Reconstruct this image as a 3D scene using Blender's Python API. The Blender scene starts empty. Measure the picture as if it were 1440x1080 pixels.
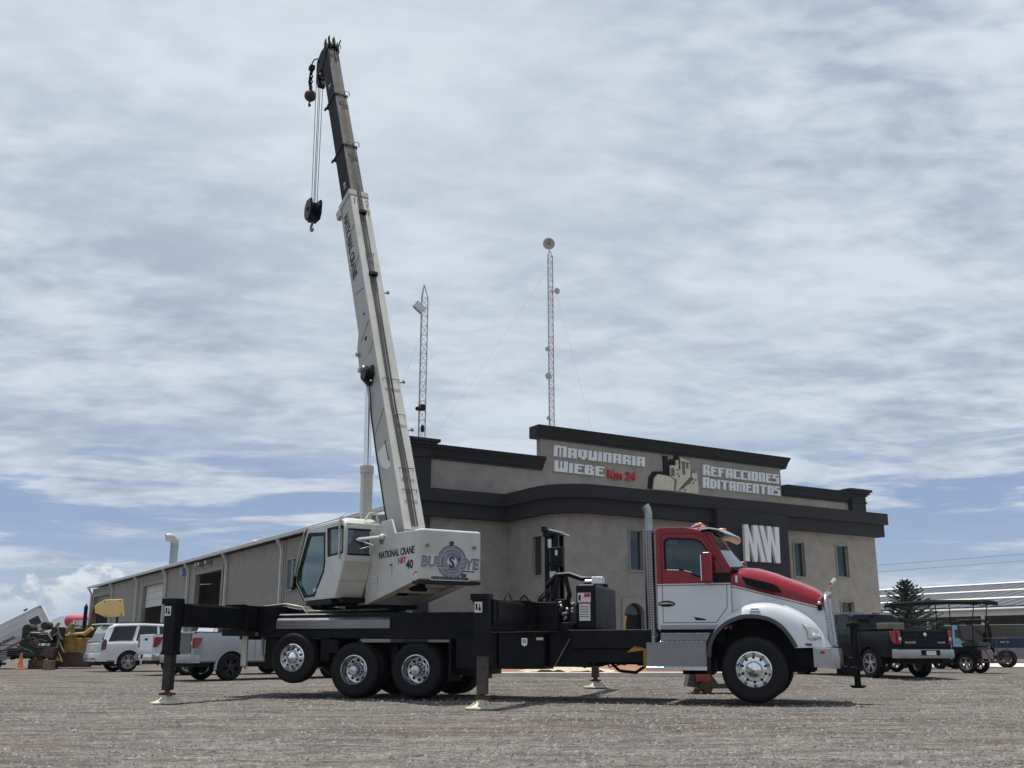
import bpy, bmesh, math, random
from math import sin, cos, pi, radians, sqrt, atan2, atan, tan, hypot
from mathutils import Vector, Matrix, noise
from mathutils.geometry import tessellate_polygon
random.seed(7)
sc = bpy.context.scene
COL = sc.collection
# ------------------------------------------------------------------ camera
FPX, EYE, PITCH = 1430.0, 0.95, atan(372/1430.0)
cam = bpy.data.cameras.new('camera'); co = bpy.data.objects.new('camera', cam); COL.objects.link(co)
co.location = (0, 0, EYE); co.rotation_euler = (pi/2+PITCH, 0, 0)
cam.sensor_width = 36; cam.lens = 36*FPX/1440; cam.clip_start = .1; cam.clip_end = 30000
sc.camera = co
# ------------------------------------------------------------------ world
SUN_EL, SUN_AZ = radians(79), radians(-32)      # azimuth clockwise from +Y
w = bpy.data.worlds.new('World'); sc.world = w; w.use_nodes = True
nt = w.node_tree; N = nt.nodes; L = nt.links; N.clear()
def nd(t, **k):
    n = N.new(t)
    for a, b in k.items():
        if a.startswith('i_'):
            key = a[2:]; n.inputs[int(key) if key.isdigit() else key.replace('_', ' ')].default_value = b
        else: setattr(n, a, b)
    return n
def wmath(op, a, b=None, c=None, clamp=False):
    n = N.new('ShaderNodeMath'); n.operation = op; n.use_clamp = clamp
    for i, x in enumerate((a, b, c)):
        if x is None: continue
        if isinstance(x, (int, float)): n.inputs[i].default_value = x
        else: L.new(x, n.inputs[i])
    return n.outputs[0]
def wstep(v, a, b):
    n = N.new('ShaderNodeMapRange'); n.interpolation_type = 'SMOOTHSTEP'; L.new(v, n.inputs[0])
    n.inputs[1].default_value = a; n.inputs[2].default_value = b; return n.outputs[0]
def wmix(f, a, b):
    n = N.new('ShaderNodeMix'); n.data_type = 'RGBA'
    for s, x in ((0, f), (6, a), (7, b)):
        if isinstance(x, tuple): n.inputs[s].default_value = (*x, 1)
        elif isinstance(x, (int, float)): n.inputs[s].default_value = x
        else: L.new(x, n.inputs[s])
    return n.outputs[2]
def wnoise(vec, scale, detail=6, rough=.55, dist=0., dim='3D'):
    n = N.new('ShaderNodeTexNoise'); n.noise_dimensions = dim
    L.new(vec, n.inputs['Vector']); n.inputs['Scale'].default_value = scale; n.inputs['Detail'].default_value = detail
    n.inputs['Roughness'].default_value = rough; n.inputs['Distortion'].default_value = dist
    return n.outputs[0]
tc = nd('ShaderNodeTexCoord'); sep = nd('ShaderNodeSeparateXYZ'); L.new(tc.outputs['Generated'], sep.inputs[0])
X, Y, Z = sep.outputs
zc = wmath('ADD', wmath('MAXIMUM', Z, 0.0), 0.16)
px_ = wmath('DIVIDE', X, zc); py_ = wmath('DIVIDE', Y, zc)
cmb = nd('ShaderNodeCombineXYZ'); L.new(px_, cmb.inputs[0]); L.new(py_, cmb.inputs[1])
mp = nd('ShaderNodeMapping'); L.new(cmb.outputs[0], mp.inputs[0]); mp.inputs['Rotation'].default_value = (0, 0, radians(24)); mp.inputs['Scale'].default_value = (1, 1.35, 1)
mp2 = nd('ShaderNodeMapping'); L.new(cmb.outputs[0], mp2.inputs[0]); mp2.inputs['Rotation'].default_value = (0, 0, radians(-38)); mp2.inputs['Scale'].default_value = (1, 1.6, 1); mp2.inputs['Location'].default_value = (3.3, 1.2, 0)
sky = nd('ShaderNodeTexSky', sky_type='NISHITA', sun_disc=False); sky.sun_elevation = SUN_EL; sky.sun_rotation = SUN_AZ
sky.altitude = 2000; sky.air_density = 1.0; sky.dust_density = 1.5
sk = nd('ShaderNodeVectorMath', operation='SCALE'); L.new(sky.outputs[0], sk.inputs[0]); sk.inputs['Scale'].default_value = 0.085
bigs = wnoise(mp.outputs[0], .8, 5, .55, .5)
mids = wnoise(mp2.outputs[0], 4.2, 7, .56, .4)
fine = wnoise(mp2.outputs[0], 13.0, 5, .55, .3)
dens = wmath('ADD', wmath('ADD', wmath('MULTIPLY', bigs, .44), wmath('MULTIPLY', mids, .40)), wmath('MULTIPLY', fine, .20))
shade = wstep(dens, .38, .63)
cloud = wmix(shade, (.325, .38, .50), (.61, .685, .76))
# low sun-side bright veil
veil = wstep(wnoise(mp.outputs[0], .33, 3, .5, .2), .42, .62)
def dirmask(az_, el_, a, b):
    v = nd('ShaderNodeVectorMath', operation='DOT_PRODUCT'); L.new(tc.outputs['Generated'], v.inputs[0]); v.inputs[1].default_value = (sin(radians(az_))*cos(radians(el_)), cos(radians(az_))*cos(radians(el_)), sin(radians(el_)))
    return wstep(v.outputs['Value'], a, b)
cloud = wmix(wmath('MULTIPLY', veil, .25), cloud, (.62, .68, .75))
cloud = wmix(wmath('MULTIPLY', dirmask(-14, 46, .84, .99), wmath('ADD', wmath('MULTIPLY', bigs, .9), .05)), cloud, (.66, .73, .795))
cloud = wmix(wmath('MULTIPLY', dirmask(2, 24, .93, 1.0), .35), cloud, (.60, .67, .73))
cloud = wmix(wmath('MULTIPLY', dirmask(26, 42, .90, .99), wmath('MULTIPLY', wmath('SUBTRACT', 1.0, shade), .55)), cloud, (.27, .33, .47))
# blue gaps low in the sky
el = wmath('ARCSINE', Z)                 # radians
azm = wmath('ARCTAN2', X, Y)
ce = nd('ShaderNodeCombineXYZ'); L.new(wmath('MULTIPLY', azm, 3.2), ce.inputs[0]); L.new(wmath('MULTIPLY', el, 26.0), ce.inputs[1])
gap = wnoise(ce.outputs[0], 1.15, 6, .6, .4)
low = wmath('SUBTRACT', wstep(el, .015, .075), wstep(el, .135, .235))
blue = wmath('MULTIPLY', wstep(gap, .45, .55), low, None, True)
bluec = wmix(.55, sk.outputs[0], (.185, .285, .49))
colr = wmix(wmath('MULTIPLY', blue, .92), cloud, bluec)
# general brightening haze at the horizon
colr = wmix(wmath('MULTIPLY', wmath('SUBTRACT', 1.0, wstep(el, 0., .08)), .35), colr, (.40, .50, .64))
# cumulus heaps standing on the horizon
cu = nd('ShaderNodeCombineXYZ'); L.new(wmath('MULTIPLY', azm, 21.0), cu.inputs[0]); L.new(wmath('MULTIPLY', el, 34.0), cu.inputs[1]); cu.inputs[2].default_value = 4.7
pf = wnoise(cu.outputs[0], 1.0, 9, .58, .25)
ca = nd('ShaderNodeCombineXYZ'); L.new(wmath('MULTIPLY', azm, 4.2), ca.inputs[0]); ca.inputs[2].default_value = 1.3
pa = wnoise(ca.outputs[0], 1.0, 3, .5)
top = wmath('ADD', wmath('MULTIPLY', pa, .20), -.040)      # height profile of the heaps
q = wmath('ADD', wmath('SUBTRACT', top, el), wmath('MULTIPLY', wmath('SUBTRACT', pf, .5), .075))
cm = wstep(q, .0, .0035)
lit = wmath('MULTIPLY', wstep(wmath('SUBTRACT', q, wmath('MULTIPLY', wmath('SUBTRACT', pf, .5), .12)), .045, .0), wstep(wnoise(cu.outputs[0], 2.3, 6, .6), .36, .56))
cuc = wmix(lit, (.34, .41, .52), (.76, .79, .81))
colr = wmix(wmath('MULTIPLY', cm, .93), colr, cuc)
# below the horizon: dull ground tone
colr = wmix(wstep(Z, -.02, -.05), colr, (.16, .15, .14))
bg = nd('ShaderNodeBackground'); L.new(colr, bg.inputs[0]); bg.inputs[1].default_value = 1.0
wo = nd('ShaderNodeOutputWorld'); L.new(bg.outputs[0], wo.inputs[0])
# ------------------------------------------------------------------ sun, exposure
sl = bpy.data.lights.new('sun', 'SUN'); sl.energy = 4.8; sl.angle = radians(.55); sl.color = (1, .965, .9)
so = bpy.data.objects.new('sun', sl); COL.objects.link(so)
sd = Vector((sin(SUN_AZ)*cos(SUN_EL), cos(SUN_AZ)*cos(SUN_EL), sin(SUN_EL)))
so.rotation_euler = sd.to_track_quat('Z', 'Y').to_euler(); so.location = (-20, 0, 60)
sc.view_settings.view_transform = 'Standard'; sc.view_settings.look = 'None'; sc.view_settings.exposure = .12; sc.view_settings.gamma = 1
sc.render.engine = 'CYCLES'
# ------------------------------------------------------------------ materials
MATS = {}
def mat(name, col, rough=.6, metal=0., var=.0, vs=4., bump=0., bs=30., coat=0., alpha=None, emit=None, spec=.5, stain=None):
    if name in MATS: return MATS[name]
    m = bpy.data.materials.new(name); m.use_nodes = True; t = m.node_tree; b = t.nodes['Principled BSDF']
    b.inputs['Base Color'].default_value = (*col, 1); b.inputs['Roughness'].default_value = rough; b.inputs['Metallic'].default_value = metal
    b.inputs['Specular IOR Level'].default_value = spec
    if coat: b.inputs['Coat Weight'].default_value = coat; b.inputs['Coat Roughness'].default_value = .05
    tcn = t.nodes.new('ShaderNodeTexCoord')
    if var or stain:
        n = t.nodes.new('ShaderNodeTexNoise'); n.inputs['Scale'].default_value = vs; n.inputs['Detail'].default_value = 8; n.inputs['Roughness'].default_value = .65
        t.links.new(tcn.outputs['Object'], n.inputs['Vector'])
        r = t.nodes.new('ShaderNodeValToRGB'); e = r.color_ramp.elements
        e[0].position = .34; e[1].position = .68
        c2 = stain if stain else tuple(c*(1-var) for c in col)
        c3 = tuple(min(1, c*(1+var*.5)) for c in col)
        e[0].color = (*c2, 1); e[1].color = (*c3, 1)
        t.links.new(n.outputs[0], r.inputs[0]); t.links.new(r.outputs[0], b.inputs['Base Color'])
        mr = t.nodes.new('ShaderNodeMapRange'); mr.inputs[3].default_value = max(0, rough-.08); mr.inputs[4].default_value = min(1, rough+.14)
        t.links.new(n.outputs[0], mr.inputs[0]); t.links.new(mr.outputs[0], b.inputs['Roughness'])
    if bump:
        n2 = t.nodes.new('ShaderNodeTexNoise'); n2.inputs['Scale'].default_value = bs; n2.inputs['Detail'].default_value = 6
        t.links.new(tcn.outputs['Object'], n2.inputs['Vector'])
        bp = t.nodes.new('ShaderNodeBump'); bp.inputs['Strength'].default_value = bump; bp.inputs['Distance'].default_value = .02
        t.links.new(n2.outputs[0], bp.inputs['Height']); t.links.new(bp.outputs[0], b.inputs['Normal'])
    MATS[name] = m; return m
def glassmat(name, tint, refl=.12, op=.75, top=.8):
    if name in MATS: return MATS[name]
    m = bpy.data.materials.new(name); m.use_nodes = True; t = m.node_tree; t.nodes.clear()
    o = t.nodes.new('ShaderNodeOutputMaterial'); tr = t.nodes.new('ShaderNodeBsdfTransparent'); g = t.nodes.new('ShaderNodeBsdfGlossy'); d = t.nodes.new('ShaderNodeBsdfDiffuse')
    tr.inputs[0].default_value = (*tint, 1); g.inputs[0].default_value = (.9, .95, 1, 1); g.inputs[1].default_value = .02; d.inputs[0].default_value = (*[c*.12 for c in tint], 1)
    m1 = t.nodes.new('ShaderNodeMixShader'); m2 = t.nodes.new('ShaderNodeMixShader'); fr = t.nodes.new('ShaderNodeLayerWeight'); fr.inputs[0].default_value = .35
    mr = t.nodes.new('ShaderNodeMapRange'); mr.inputs[3].default_value = refl; mr.inputs[4].default_value = top
    t.links.new(fr.outputs['Fresnel'], mr.inputs[0]); m1.inputs[0].default_value = op
    t.links.new(tr.outputs[0], m1.inputs[1]); t.links.new(d.outputs[0], m1.inputs[2])
    t.links.new(mr.outputs[0], m2.inputs[0]); t.links.new(m1.outputs[0], m2.inputs[1]); t.links.new(g.outputs[0], m2.inputs[2])
    t.links.new(m2.outputs[0], o.inputs[0]); MATS[name] = m; return m
def patmat(name, c1, c2, kind, scale, rough=.5, metal=0., bump=.3, axis=(1, 1, 1), dist=.02):
    """ribbed, chequered or perforated sheet: pattern is in the sheet itself"""
    if name in MATS: return MATS[name]
    m = bpy.data.materials.new(name); m.use_nodes = True; t = m.node_tree; b = t.nodes['Principled BSDF']
    b.inputs['Roughness'].default_value = rough; b.inputs['Metallic'].default_value = metal
    tcn = t.nodes.new('ShaderNodeTexCoord'); mpn = t.nodes.new('ShaderNodeMapping'); mpn.inputs['Scale'].default_value = axis
    t.links.new(tcn.outputs['Object'], mpn.inputs[0])
    if kind == 'wave':
        n = t.nodes.new('ShaderNodeTexWave'); n.bands_direction = 'Z'; n.wave_profile = 'SAW'; n.inputs['Scale'].default_value = scale; o = n.outputs[1]
    elif kind == 'vor':
        n = t.nodes.new('ShaderNodeTexVoronoi'); n.inputs['Scale'].default_value = scale; n.inputs['Randomness'].default_value = 0.; o = n.outputs[0]
    else:
        n = t.nodes.new('ShaderNodeTexChecker'); n.inputs['Scale'].default_value = scale; o = n.outputs[1]
    t.links.new(mpn.outputs[0], n.inputs[0])
    n2 = t.nodes.new('ShaderNodeTexNoise'); n2.inputs['Scale'].default_value = 1.3; n2.inputs['Detail'].default_value = 8; n2.inputs['Roughness'].default_value = .7
    t.links.new(tcn.outputs['Object'], n2.inputs[0])
    r = t.nodes.new('ShaderNodeValToRGB'); e = r.color_ramp.elements
    e[0].color = (*c1, 1); e[1].color = (*c2, 1); e[0].position = .2; e[1].position = .55
    t.links.new(o, r.inputs[0])
    mx = t.nodes.new('ShaderNodeMix'); mx.data_type = 'RGBA'; mx.blend_type = 'MULTIPLY'; mx.inputs[0].default_value = .5
    r2 = t.nodes.new('ShaderNodeValToRGB'); r2.color_ramp.elements[0].position = .3; r2.color_ramp.elements[1].position = .7; r2.color_ramp.elements[0].color = (.55, .55, .55, 1)
    t.links.new(n2.outputs[0], r2.inputs[0]); t.links.new(r.outputs[0], mx.inputs[6]); t.links.new(r2.outputs[0], mx.inputs[7]); t.links.new(mx.outputs[2], b.inputs['Base Color'])
    bp = t.nodes.new('ShaderNodeBump'); bp.inputs['Strength'].default_value = bump; bp.inputs['Distance'].default_value = dist
    t.links.new(o, bp.inputs['Height']); t.links.new(bp.outputs[0], b.inputs['Normal'])
    MATS[name] = m; return m
BLK = mat('black_enamel', (.003, .004, .009), .36, vs=3.5, stain=(.013, .012, .012), var=.3, spec=.16)
BLKM = mat('black_matt', (.006, .006, .007), .6, var=.4, vs=9, spec=.2)
DARK = mat('dark_void', (.006, .006, .007), .9)
RUB = mat('tyre_rubber', (.010, .010, .011), .6, var=.5, vs=14, bump=.3, bs=60, spec=.25)
DUSTY = mat('dusty_rubber', (.045, .040, .036), .8, var=.5, vs=6)
CREAM = mat('crane_paint', (.53, .52, .475), .38, var=.16, vs=1.6, coat=.15)
CREAMB = mat('boom_paint', (.36, .36, .33), .45, var=.14, vs=1.7)
BOOMD = mat('boom_dark_steel', (.010, .011, .016), .6, var=.45, vs=2.2, spec=.12)
RED = mat('red_truck_paint', (.24, .006, .016), .22, var=.06, vs=2, coat=.35, spec=.3)
WHT = mat('white_truck_paint', (.60, .615, .64), .16, var=.04, vs=2, coat=1.)
CHR = mat('chrome', (.75, .76, .78), .10, 1., var=.06, vs=5)
ALU = mat('polished_aluminium', (.60, .61, .63), .22, 1., var=.12, vs=8)
ALUD = mat('dull_aluminium', (.42, .42, .42), .42, 1., var=.3, vs=5)
DIAM = patmat('chequer_plate', (.20, .20, .205), (.42, .42, .43), 'check', 46, .38, 1., .5)
PERF = patmat('perforated_shield', (.012, .012, .012), (.36, .35, .34), 'vor', 22, .3, 1., .3)
STUC = mat('stucco', (.275, .255, .23), .93, var=.20, vs=1.7, bump=.5, bs=14)
STUCD = mat('dark_stucco', (.020, .021, .025), .85, var=.22, vs=1.8, bump=.35, bs=14)
GLB = glassmat('tinted_glass', (.30, .36, .37), .10, .80)
GLC = glassmat('clear_glass', (.62, .74, .72), .03, .25, .45)
GLO = glassmat('cab_glass_green', (.40, .56, .52), .07, .25, .5)
GLS = glassmat('screen_glass', (.45, .60, .58), .26, .6, .8)
GLW = glassmat('house_glass', (.25, .33, .33), .05, .75, .3)
GLK = glassmat('privacy_glass', (.04, .045, .05), .03, .95, .35)
REDL = mat('red_lens', (.24, .006, .010), .2, coat=.5)
AMB = mat('amber_lens', (.75, .22, .02), .2, coat=1.)
LENS = mat('headlamp_lens', (.52, .55, .52), .12, .25, coat=1., var=.25, vs=14)
RUST = mat('rusty_steel', (.10, .055, .035), .85, var=.6, vs=9, stain=(.035, .028, .024))
STEEL = mat('bare_steel', (.22, .21, .19), .5, .6, var=.4, vs=5)
YEL = mat('machine_yellow', (.42, .25, .055), .55, var=.35, vs=3, stain=(.20, .12, .04))
YELB = mat('canopy_yellow', (.74, .52, .20), .6, var=.12, vs=3)
LET = mat('letter_white', (.68, .69, .70), .5, var=.05)
DECB = mat('decal_black', (.008, .008, .01), .5, spec=.2)
DECR = mat('decal_red', (.42, .018, .03), .5)
DECW = mat('decal_white', (.62, .62, .60), .5)
DECP = mat('decal_blue_grey', (.25, .255, .31), .5, var=.3, vs=9)
DECN = mat('decal_navy', (.03, .035, .09), .5)
IVORY = mat('pad_ivory', (.55, .52, .40), .6, var=.3, vs=7, stain=(.30, .26, .19))
HOSE = mat('hose_rubber', (.006, .006, .006), .45, spec=.25)
# ------------------------------------------------------------------ mesh builder
class MB:
    def __init__(s, M=None): s.v = []; s.f = []; s.mi = []; s.M = M or Matrix(); s.cur = 0
    def add(s, vs, fs):
        o = len(s.v); M = s.M
        s.v += [tuple(M @ Vector(p)) for p in vs]
        for f in fs: s.f.append(tuple(i+o for i in f)); s.mi.append(s.cur)
    def box(s, x0, x1, y0, y1, z0, z1):
        s.add([(x0, y0, z0), (x1, y0, z0), (x1, y1, z0), (x0, y1, z0), (x0, y0, z1), (x1, y0, z1), (x1, y1, z1), (x0, y1, z1)],
              [(0, 3, 2, 1), (4, 5, 6, 7), (0, 1, 5, 4), (1, 2, 6, 5), (2, 3, 7, 6), (3, 0, 4, 7)])
        return s
    def fbox(s, O, ax, ay, az):
        """box from corner O with edge vectors"""
        O, ax, ay, az = map(Vector, (O, ax, ay, az))
        p = [O, O+ax, O+ax+ay, O+ay]; p += [a+az for a in p]
        s.add(p, [(0, 3, 2, 1), (4, 5, 6, 7), (0, 1, 5, 4), (1, 2, 6, 5), (2, 3, 7, 6), (3, 0, 4, 7)]); return s
    def prism(s, poly, a, b, ax='y'):
        """poly in (x,z) extruded along y from a to b; ax='z': poly (x,y) along z; ax='x': poly (y,z) along x"""
        return s.plate(poly, [], a, b, ax)
    def plate(s, outer, holes, a, b, ax='y', fn=None):
        if fn is None:
            fn = {'y': lambda u, v, w_: (u, w_, v), 'z': lambda u, v, w_: (u, v, w_), 'x': lambda u, v, w_: (w_, u, v)}[ax]
        loops = [outer]+holes; flat = [p for l in loops for p in l]
        tris = tessellate_polygon([[Vector((p[0], p[1], 0)) for p in l] for l in loops])
        n = len(flat)
        vs = [fn(p[0], p[1], a) for p in flat]+[fn(p[0], p[1], b) for p in flat]
        fs = []
        if not holes:
            fs.append(tuple(range(n))); fs.append(tuple(range(2*n-1, n-1, -1)))
        else:
            for t in tris: fs.append(tuple(t)); fs.append(tuple(i+n for i in reversed(t)))
        k = 0
        for l in loops:
            m = len(l)
            for i in range(m):
                j = (i+1) % m; fs.append((k+i, k+j, k+j+n, k+i+n))
            k += m
        s.add(vs, fs); return s
    def cyl(s, p0, p1, r0, r1=None, n=16, cap=True):
        r1 = r0 if r1 is None else r1; p0, p1 = Vector(p0), Vector(p1); d = (p1-p0)
        if d.length < 1e-6: return s
        d.normalize(); a = d.orthogonal().normalized(); b = d.cross(a)
        vs = []
        for p, r in ((p0, r0), (p1, r1)):
            for i in range(n):
                t = 2*pi*i/n; vs.append(p+a*cos(t)*r+b*sin(t)*r)
        fs = [(i, (i+1) % n, (i+1) % n+n, i+n) for i in range(n)]
        if cap: fs += [tuple(range(n-1, -1, -1)), tuple(range(n, 2*n))]
        s.add(vs, fs); return s
    def tube(s, path, r, n=8, cap=True):
        P = [Vector(p) for p in path]; rings = []; up = None
        for i, p in enumerate(P):
            d = (P[min(i+1, len(P)-1)]-P[max(i-1, 0)]).normalized()
            if up is None: up = d.orthogonal().normalized()
            a = (up-d*up.dot(d))
            a = a.normalized() if a.length > 1e-4 else d.orthogonal().normalized()
            up = a; b = d.cross(a); rr = r[i] if isinstance(r, (list, tuple)) else r
            rings.append([p+a*cos(2*pi*k/n)*rr+b*sin(2*pi*k/n)*rr for k in range(n)])
        return s.loft(rings, True, cap)
    def loft(s, rings, closed=True, cap=False):
        n = len(rings[0]); vs = [v for rg in rings for v in rg]; fs = []
        for i in range(len(rings)-1):
            for k in range(n if closed else n-1):
                k2 = (k+1) % n; fs.append((i*n+k, i*n+k2, (i+1)*n+k2, (i+1)*n+k))
        if cap: fs += [tuple(range(n-1, -1, -1)), tuple(range((len(rings)-1)*n, len(rings)*n))]
        s.add(vs, fs); return s
    def lathe(s, prof, c, ax='y', n=32):
        """prof: list of (r, h) about axis through c"""
        c = Vector(c); rings = []
        for r, h in prof:
            rg = []
            for k in range(n):
                t = 2*pi*k/n; a, b = r*cos(t), r*sin(t)
                rg.append(c+Vector({'y': (a, h, b), 'z': (a, b, h), 'x': (h, a, b)}[ax]))
            rings.append(rg)
        return s.loft(rings, True, False)
    def sph(s, c, r, n=12, sq=(1, 1, 1)):
        prof = [(max(1e-4, sin(pi*i/(n//1))), -cos(pi*i/n)) for i in range(n+1)]
        c = Vector(c); rings = []
        for a, h in prof: rings.append([c+Vector((a*cos(2*pi*k/n)*r*sq[0], a*sin(2*pi*k/n)*r*sq[1], h*r*sq[2])) for k in range(n)])
        return s.loft(rings, True, False)
    def quadsheet(s, P):
        """P: 2D list of points"""
        m = len(P[0]); vs = [p for r in P for p in r]
        s.add(vs, [(i*m+j, i*m+j+1, (i+1)*m+j+1, (i+1)*m+j) for i in range(len(P)-1) for j in range(m-1)]); return s
    def text(s, txt, O, Xd, Ud, h, depth=.004, bold=0., wide=1., align='L', slant=0., fit=None):
        vs, fs, wd = font(txt, bold); wide = fit/(wd*h) if fit else wide; O, Xd, Ud = Vector(O), Vector(Xd).normalized(), Vector(Ud).normalized(); Nn = Xd.cross(Ud)
        off = {'L': 0, 'C': -wd/2, 'R': -wd}[align]
        s.add([O+Xd*((v[0]+off)*h*wide+v[1]*h*slant)+Ud*v[1]*h+Nn*(v[2]*depth) for v in vs], fs); return s
    def build(s, name, mats, parent=None, smooth=30, bev=0., segs=1, keep=False):
        me = bpy.data.meshes.new(name); me.from_pydata(s.v, [], s.f)
        for m in (mats if isinstance(mats, (list, tuple)) else [mats]): me.materials.append(m)
        if max(s.mi or [0]) > 0: me.polygons.foreach_set('material_index', s.mi)
        if not keep:
            bm = bmesh.new(); bm.from_mesh(me); bmesh.ops.recalc_face_normals(bm, faces=bm.faces); bm.to_mesh(me); bm.free()
        if smooth:
            me.polygons.foreach_set('use_smooth', [True]*len(me.polygons)); me.set_sharp_from_angle(angle=radians(smooth))
        o = bpy.data.objects.new(name, me); COL.objects.link(o)
        if parent: o.parent = parent
        if bev:
            b = o.modifiers.new('edge', 'BEVEL'); b.width = bev; b.segments = segs; b.limit_method = 'ANGLE'; b.angle_limit = radians(40); b.harden_normals = True
        return o
_fc = {}
def font(txt, bold):
    k = (txt, bold)
    if k in _fc: return _fc[k]
    cu_ = bpy.data.curves.new('f', 'FONT'); cu_.body = txt; cu_.size = 1.38; cu_.extrude = .5; cu_.offset = bold; cu_.resolution_u = 2
    ob = bpy.data.objects.new('f', cu_); COL.objects.link(ob)
    dg = bpy.context.evaluated_depsgraph_get(); dg.update(); me = bpy.data.meshes.new_from_object(ob.evaluated_get(dg))
    vs = [(v.co.x, v.co.y, v.co.z+.5) for v in me.vertices]; fs = [tuple(p.vertices) for p in me.polygons]
    x0 = min(v[0] for v in vs) if vs else 0; wd = (max(v[0] for v in vs)-x0) if vs else 0
    vs = [(v[0]-x0, v[1], v[2]) for v in vs]
    bpy.data.objects.remove(ob); bpy.data.curves.remove(cu_); bpy.data.meshes.remove(me)
    _fc[k] = (vs, fs, wd); return _fc[k]
BLOCK = {'A': '11111 11011 11011 11111 11011 11011', 'R': '11111 11011 11010 11111 11011 11011', 'M': '1111111 1101011 1101011 1101011 1101011 1101011',
 'Q': '11111 11011 11011 11011 11111 00110', 'U': '11011 11011 11011 11011 11111 11111', 'I': '11 11 11 11 11 11', 'N': '11111 11011 11011 11011 11011 11011',
 'W': '1101011 1101011 1101011 1101011 1111111 1111111', 'E': '11111 11000 11110 11000 11000 11111', 'B': '11110 11011 11110 11011 11011 11111',
 'F': '11111 11000 11110 11000 11000 11000', 'C': '11111 11000 11000 11000 11000 11111', 'O': '11111 11011 11011 11011 11011 11111',
 'S': '11111 11000 11111 00011 00011 11111', 'D': '11110 11011 11011 11011 11011 11110', 'T': '111111 001100 001100 001100 001100 001100'}
def blocktext(mb, txt, x0, x1, z0, z1, y, dep, slant=.06):
    cols = sum(len(BLOCK[c].split()[0])+.8 for c in txt)-.8; cw = (x1-x0)/cols; rh = (z1-z0)/6.; cx = x0
    for i, c in enumerate(txt):
        rows = BLOCK[c].split(); n = len(rows[0]); big = 1.12 if i == 0 else 1.
        for r_, row in enumerate(rows):
            k = 0
            while k < n:
                if row[k] == '1':
                    j = k
                    while j < n and row[j] == '1': j += 1
                    za = z0+(5-r_)*rh*big; zb = za+rh*big+.001; xa = cx+k*cw; xb = cx+j*cw
                    s0 = (za-z0)*slant; s1 = (zb-z0)*slant
                    mb.prism([(xa+s0, za), (xb+s0, za), (xb+s1, zb), (xa+s1, zb)], y-dep, y)
                    k = j
                else: k += 1
        cx += (n+.8)*cw
# ------------------------------------------------------------------ tagging and frames
def tag(o, label=None, cat=None, group=None, kind=None):
    if label: o['label'] = label
    if cat: o['category'] = cat
    if group: o['group'] = group
    if kind: o['kind'] = kind
    return o
def thing(name, label, cat, loc=(0, 0, 0), az=90, group=None):
    o = bpy.data.objects.new(name, None); COL.objects.link(o); o.empty_display_size = .3
    o.location = loc; o.rotation_euler = (0, 0, radians(90-az)); return tag(o, label, cat, group)
def sstep(a, b, x):
    t = max(0., min(1., (x-a)/(b-a))); return t*t*(3-2*t)
def gz(x, y):
    """ground height"""
    if y > 400: return 0.
    z = .20*sstep(21, 31, y)*sstep(-5, 0, x) + .03*sstep(22, 40, y)*(1-sstep(-5, 0, x))
    z += .012*noise.noise(Vector((x*.35, y*.35, 0)))+.008*noise.noise(Vector((x*1.3, y*1.3, 3)))*sstep(80, 30, y)
    return z
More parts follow.
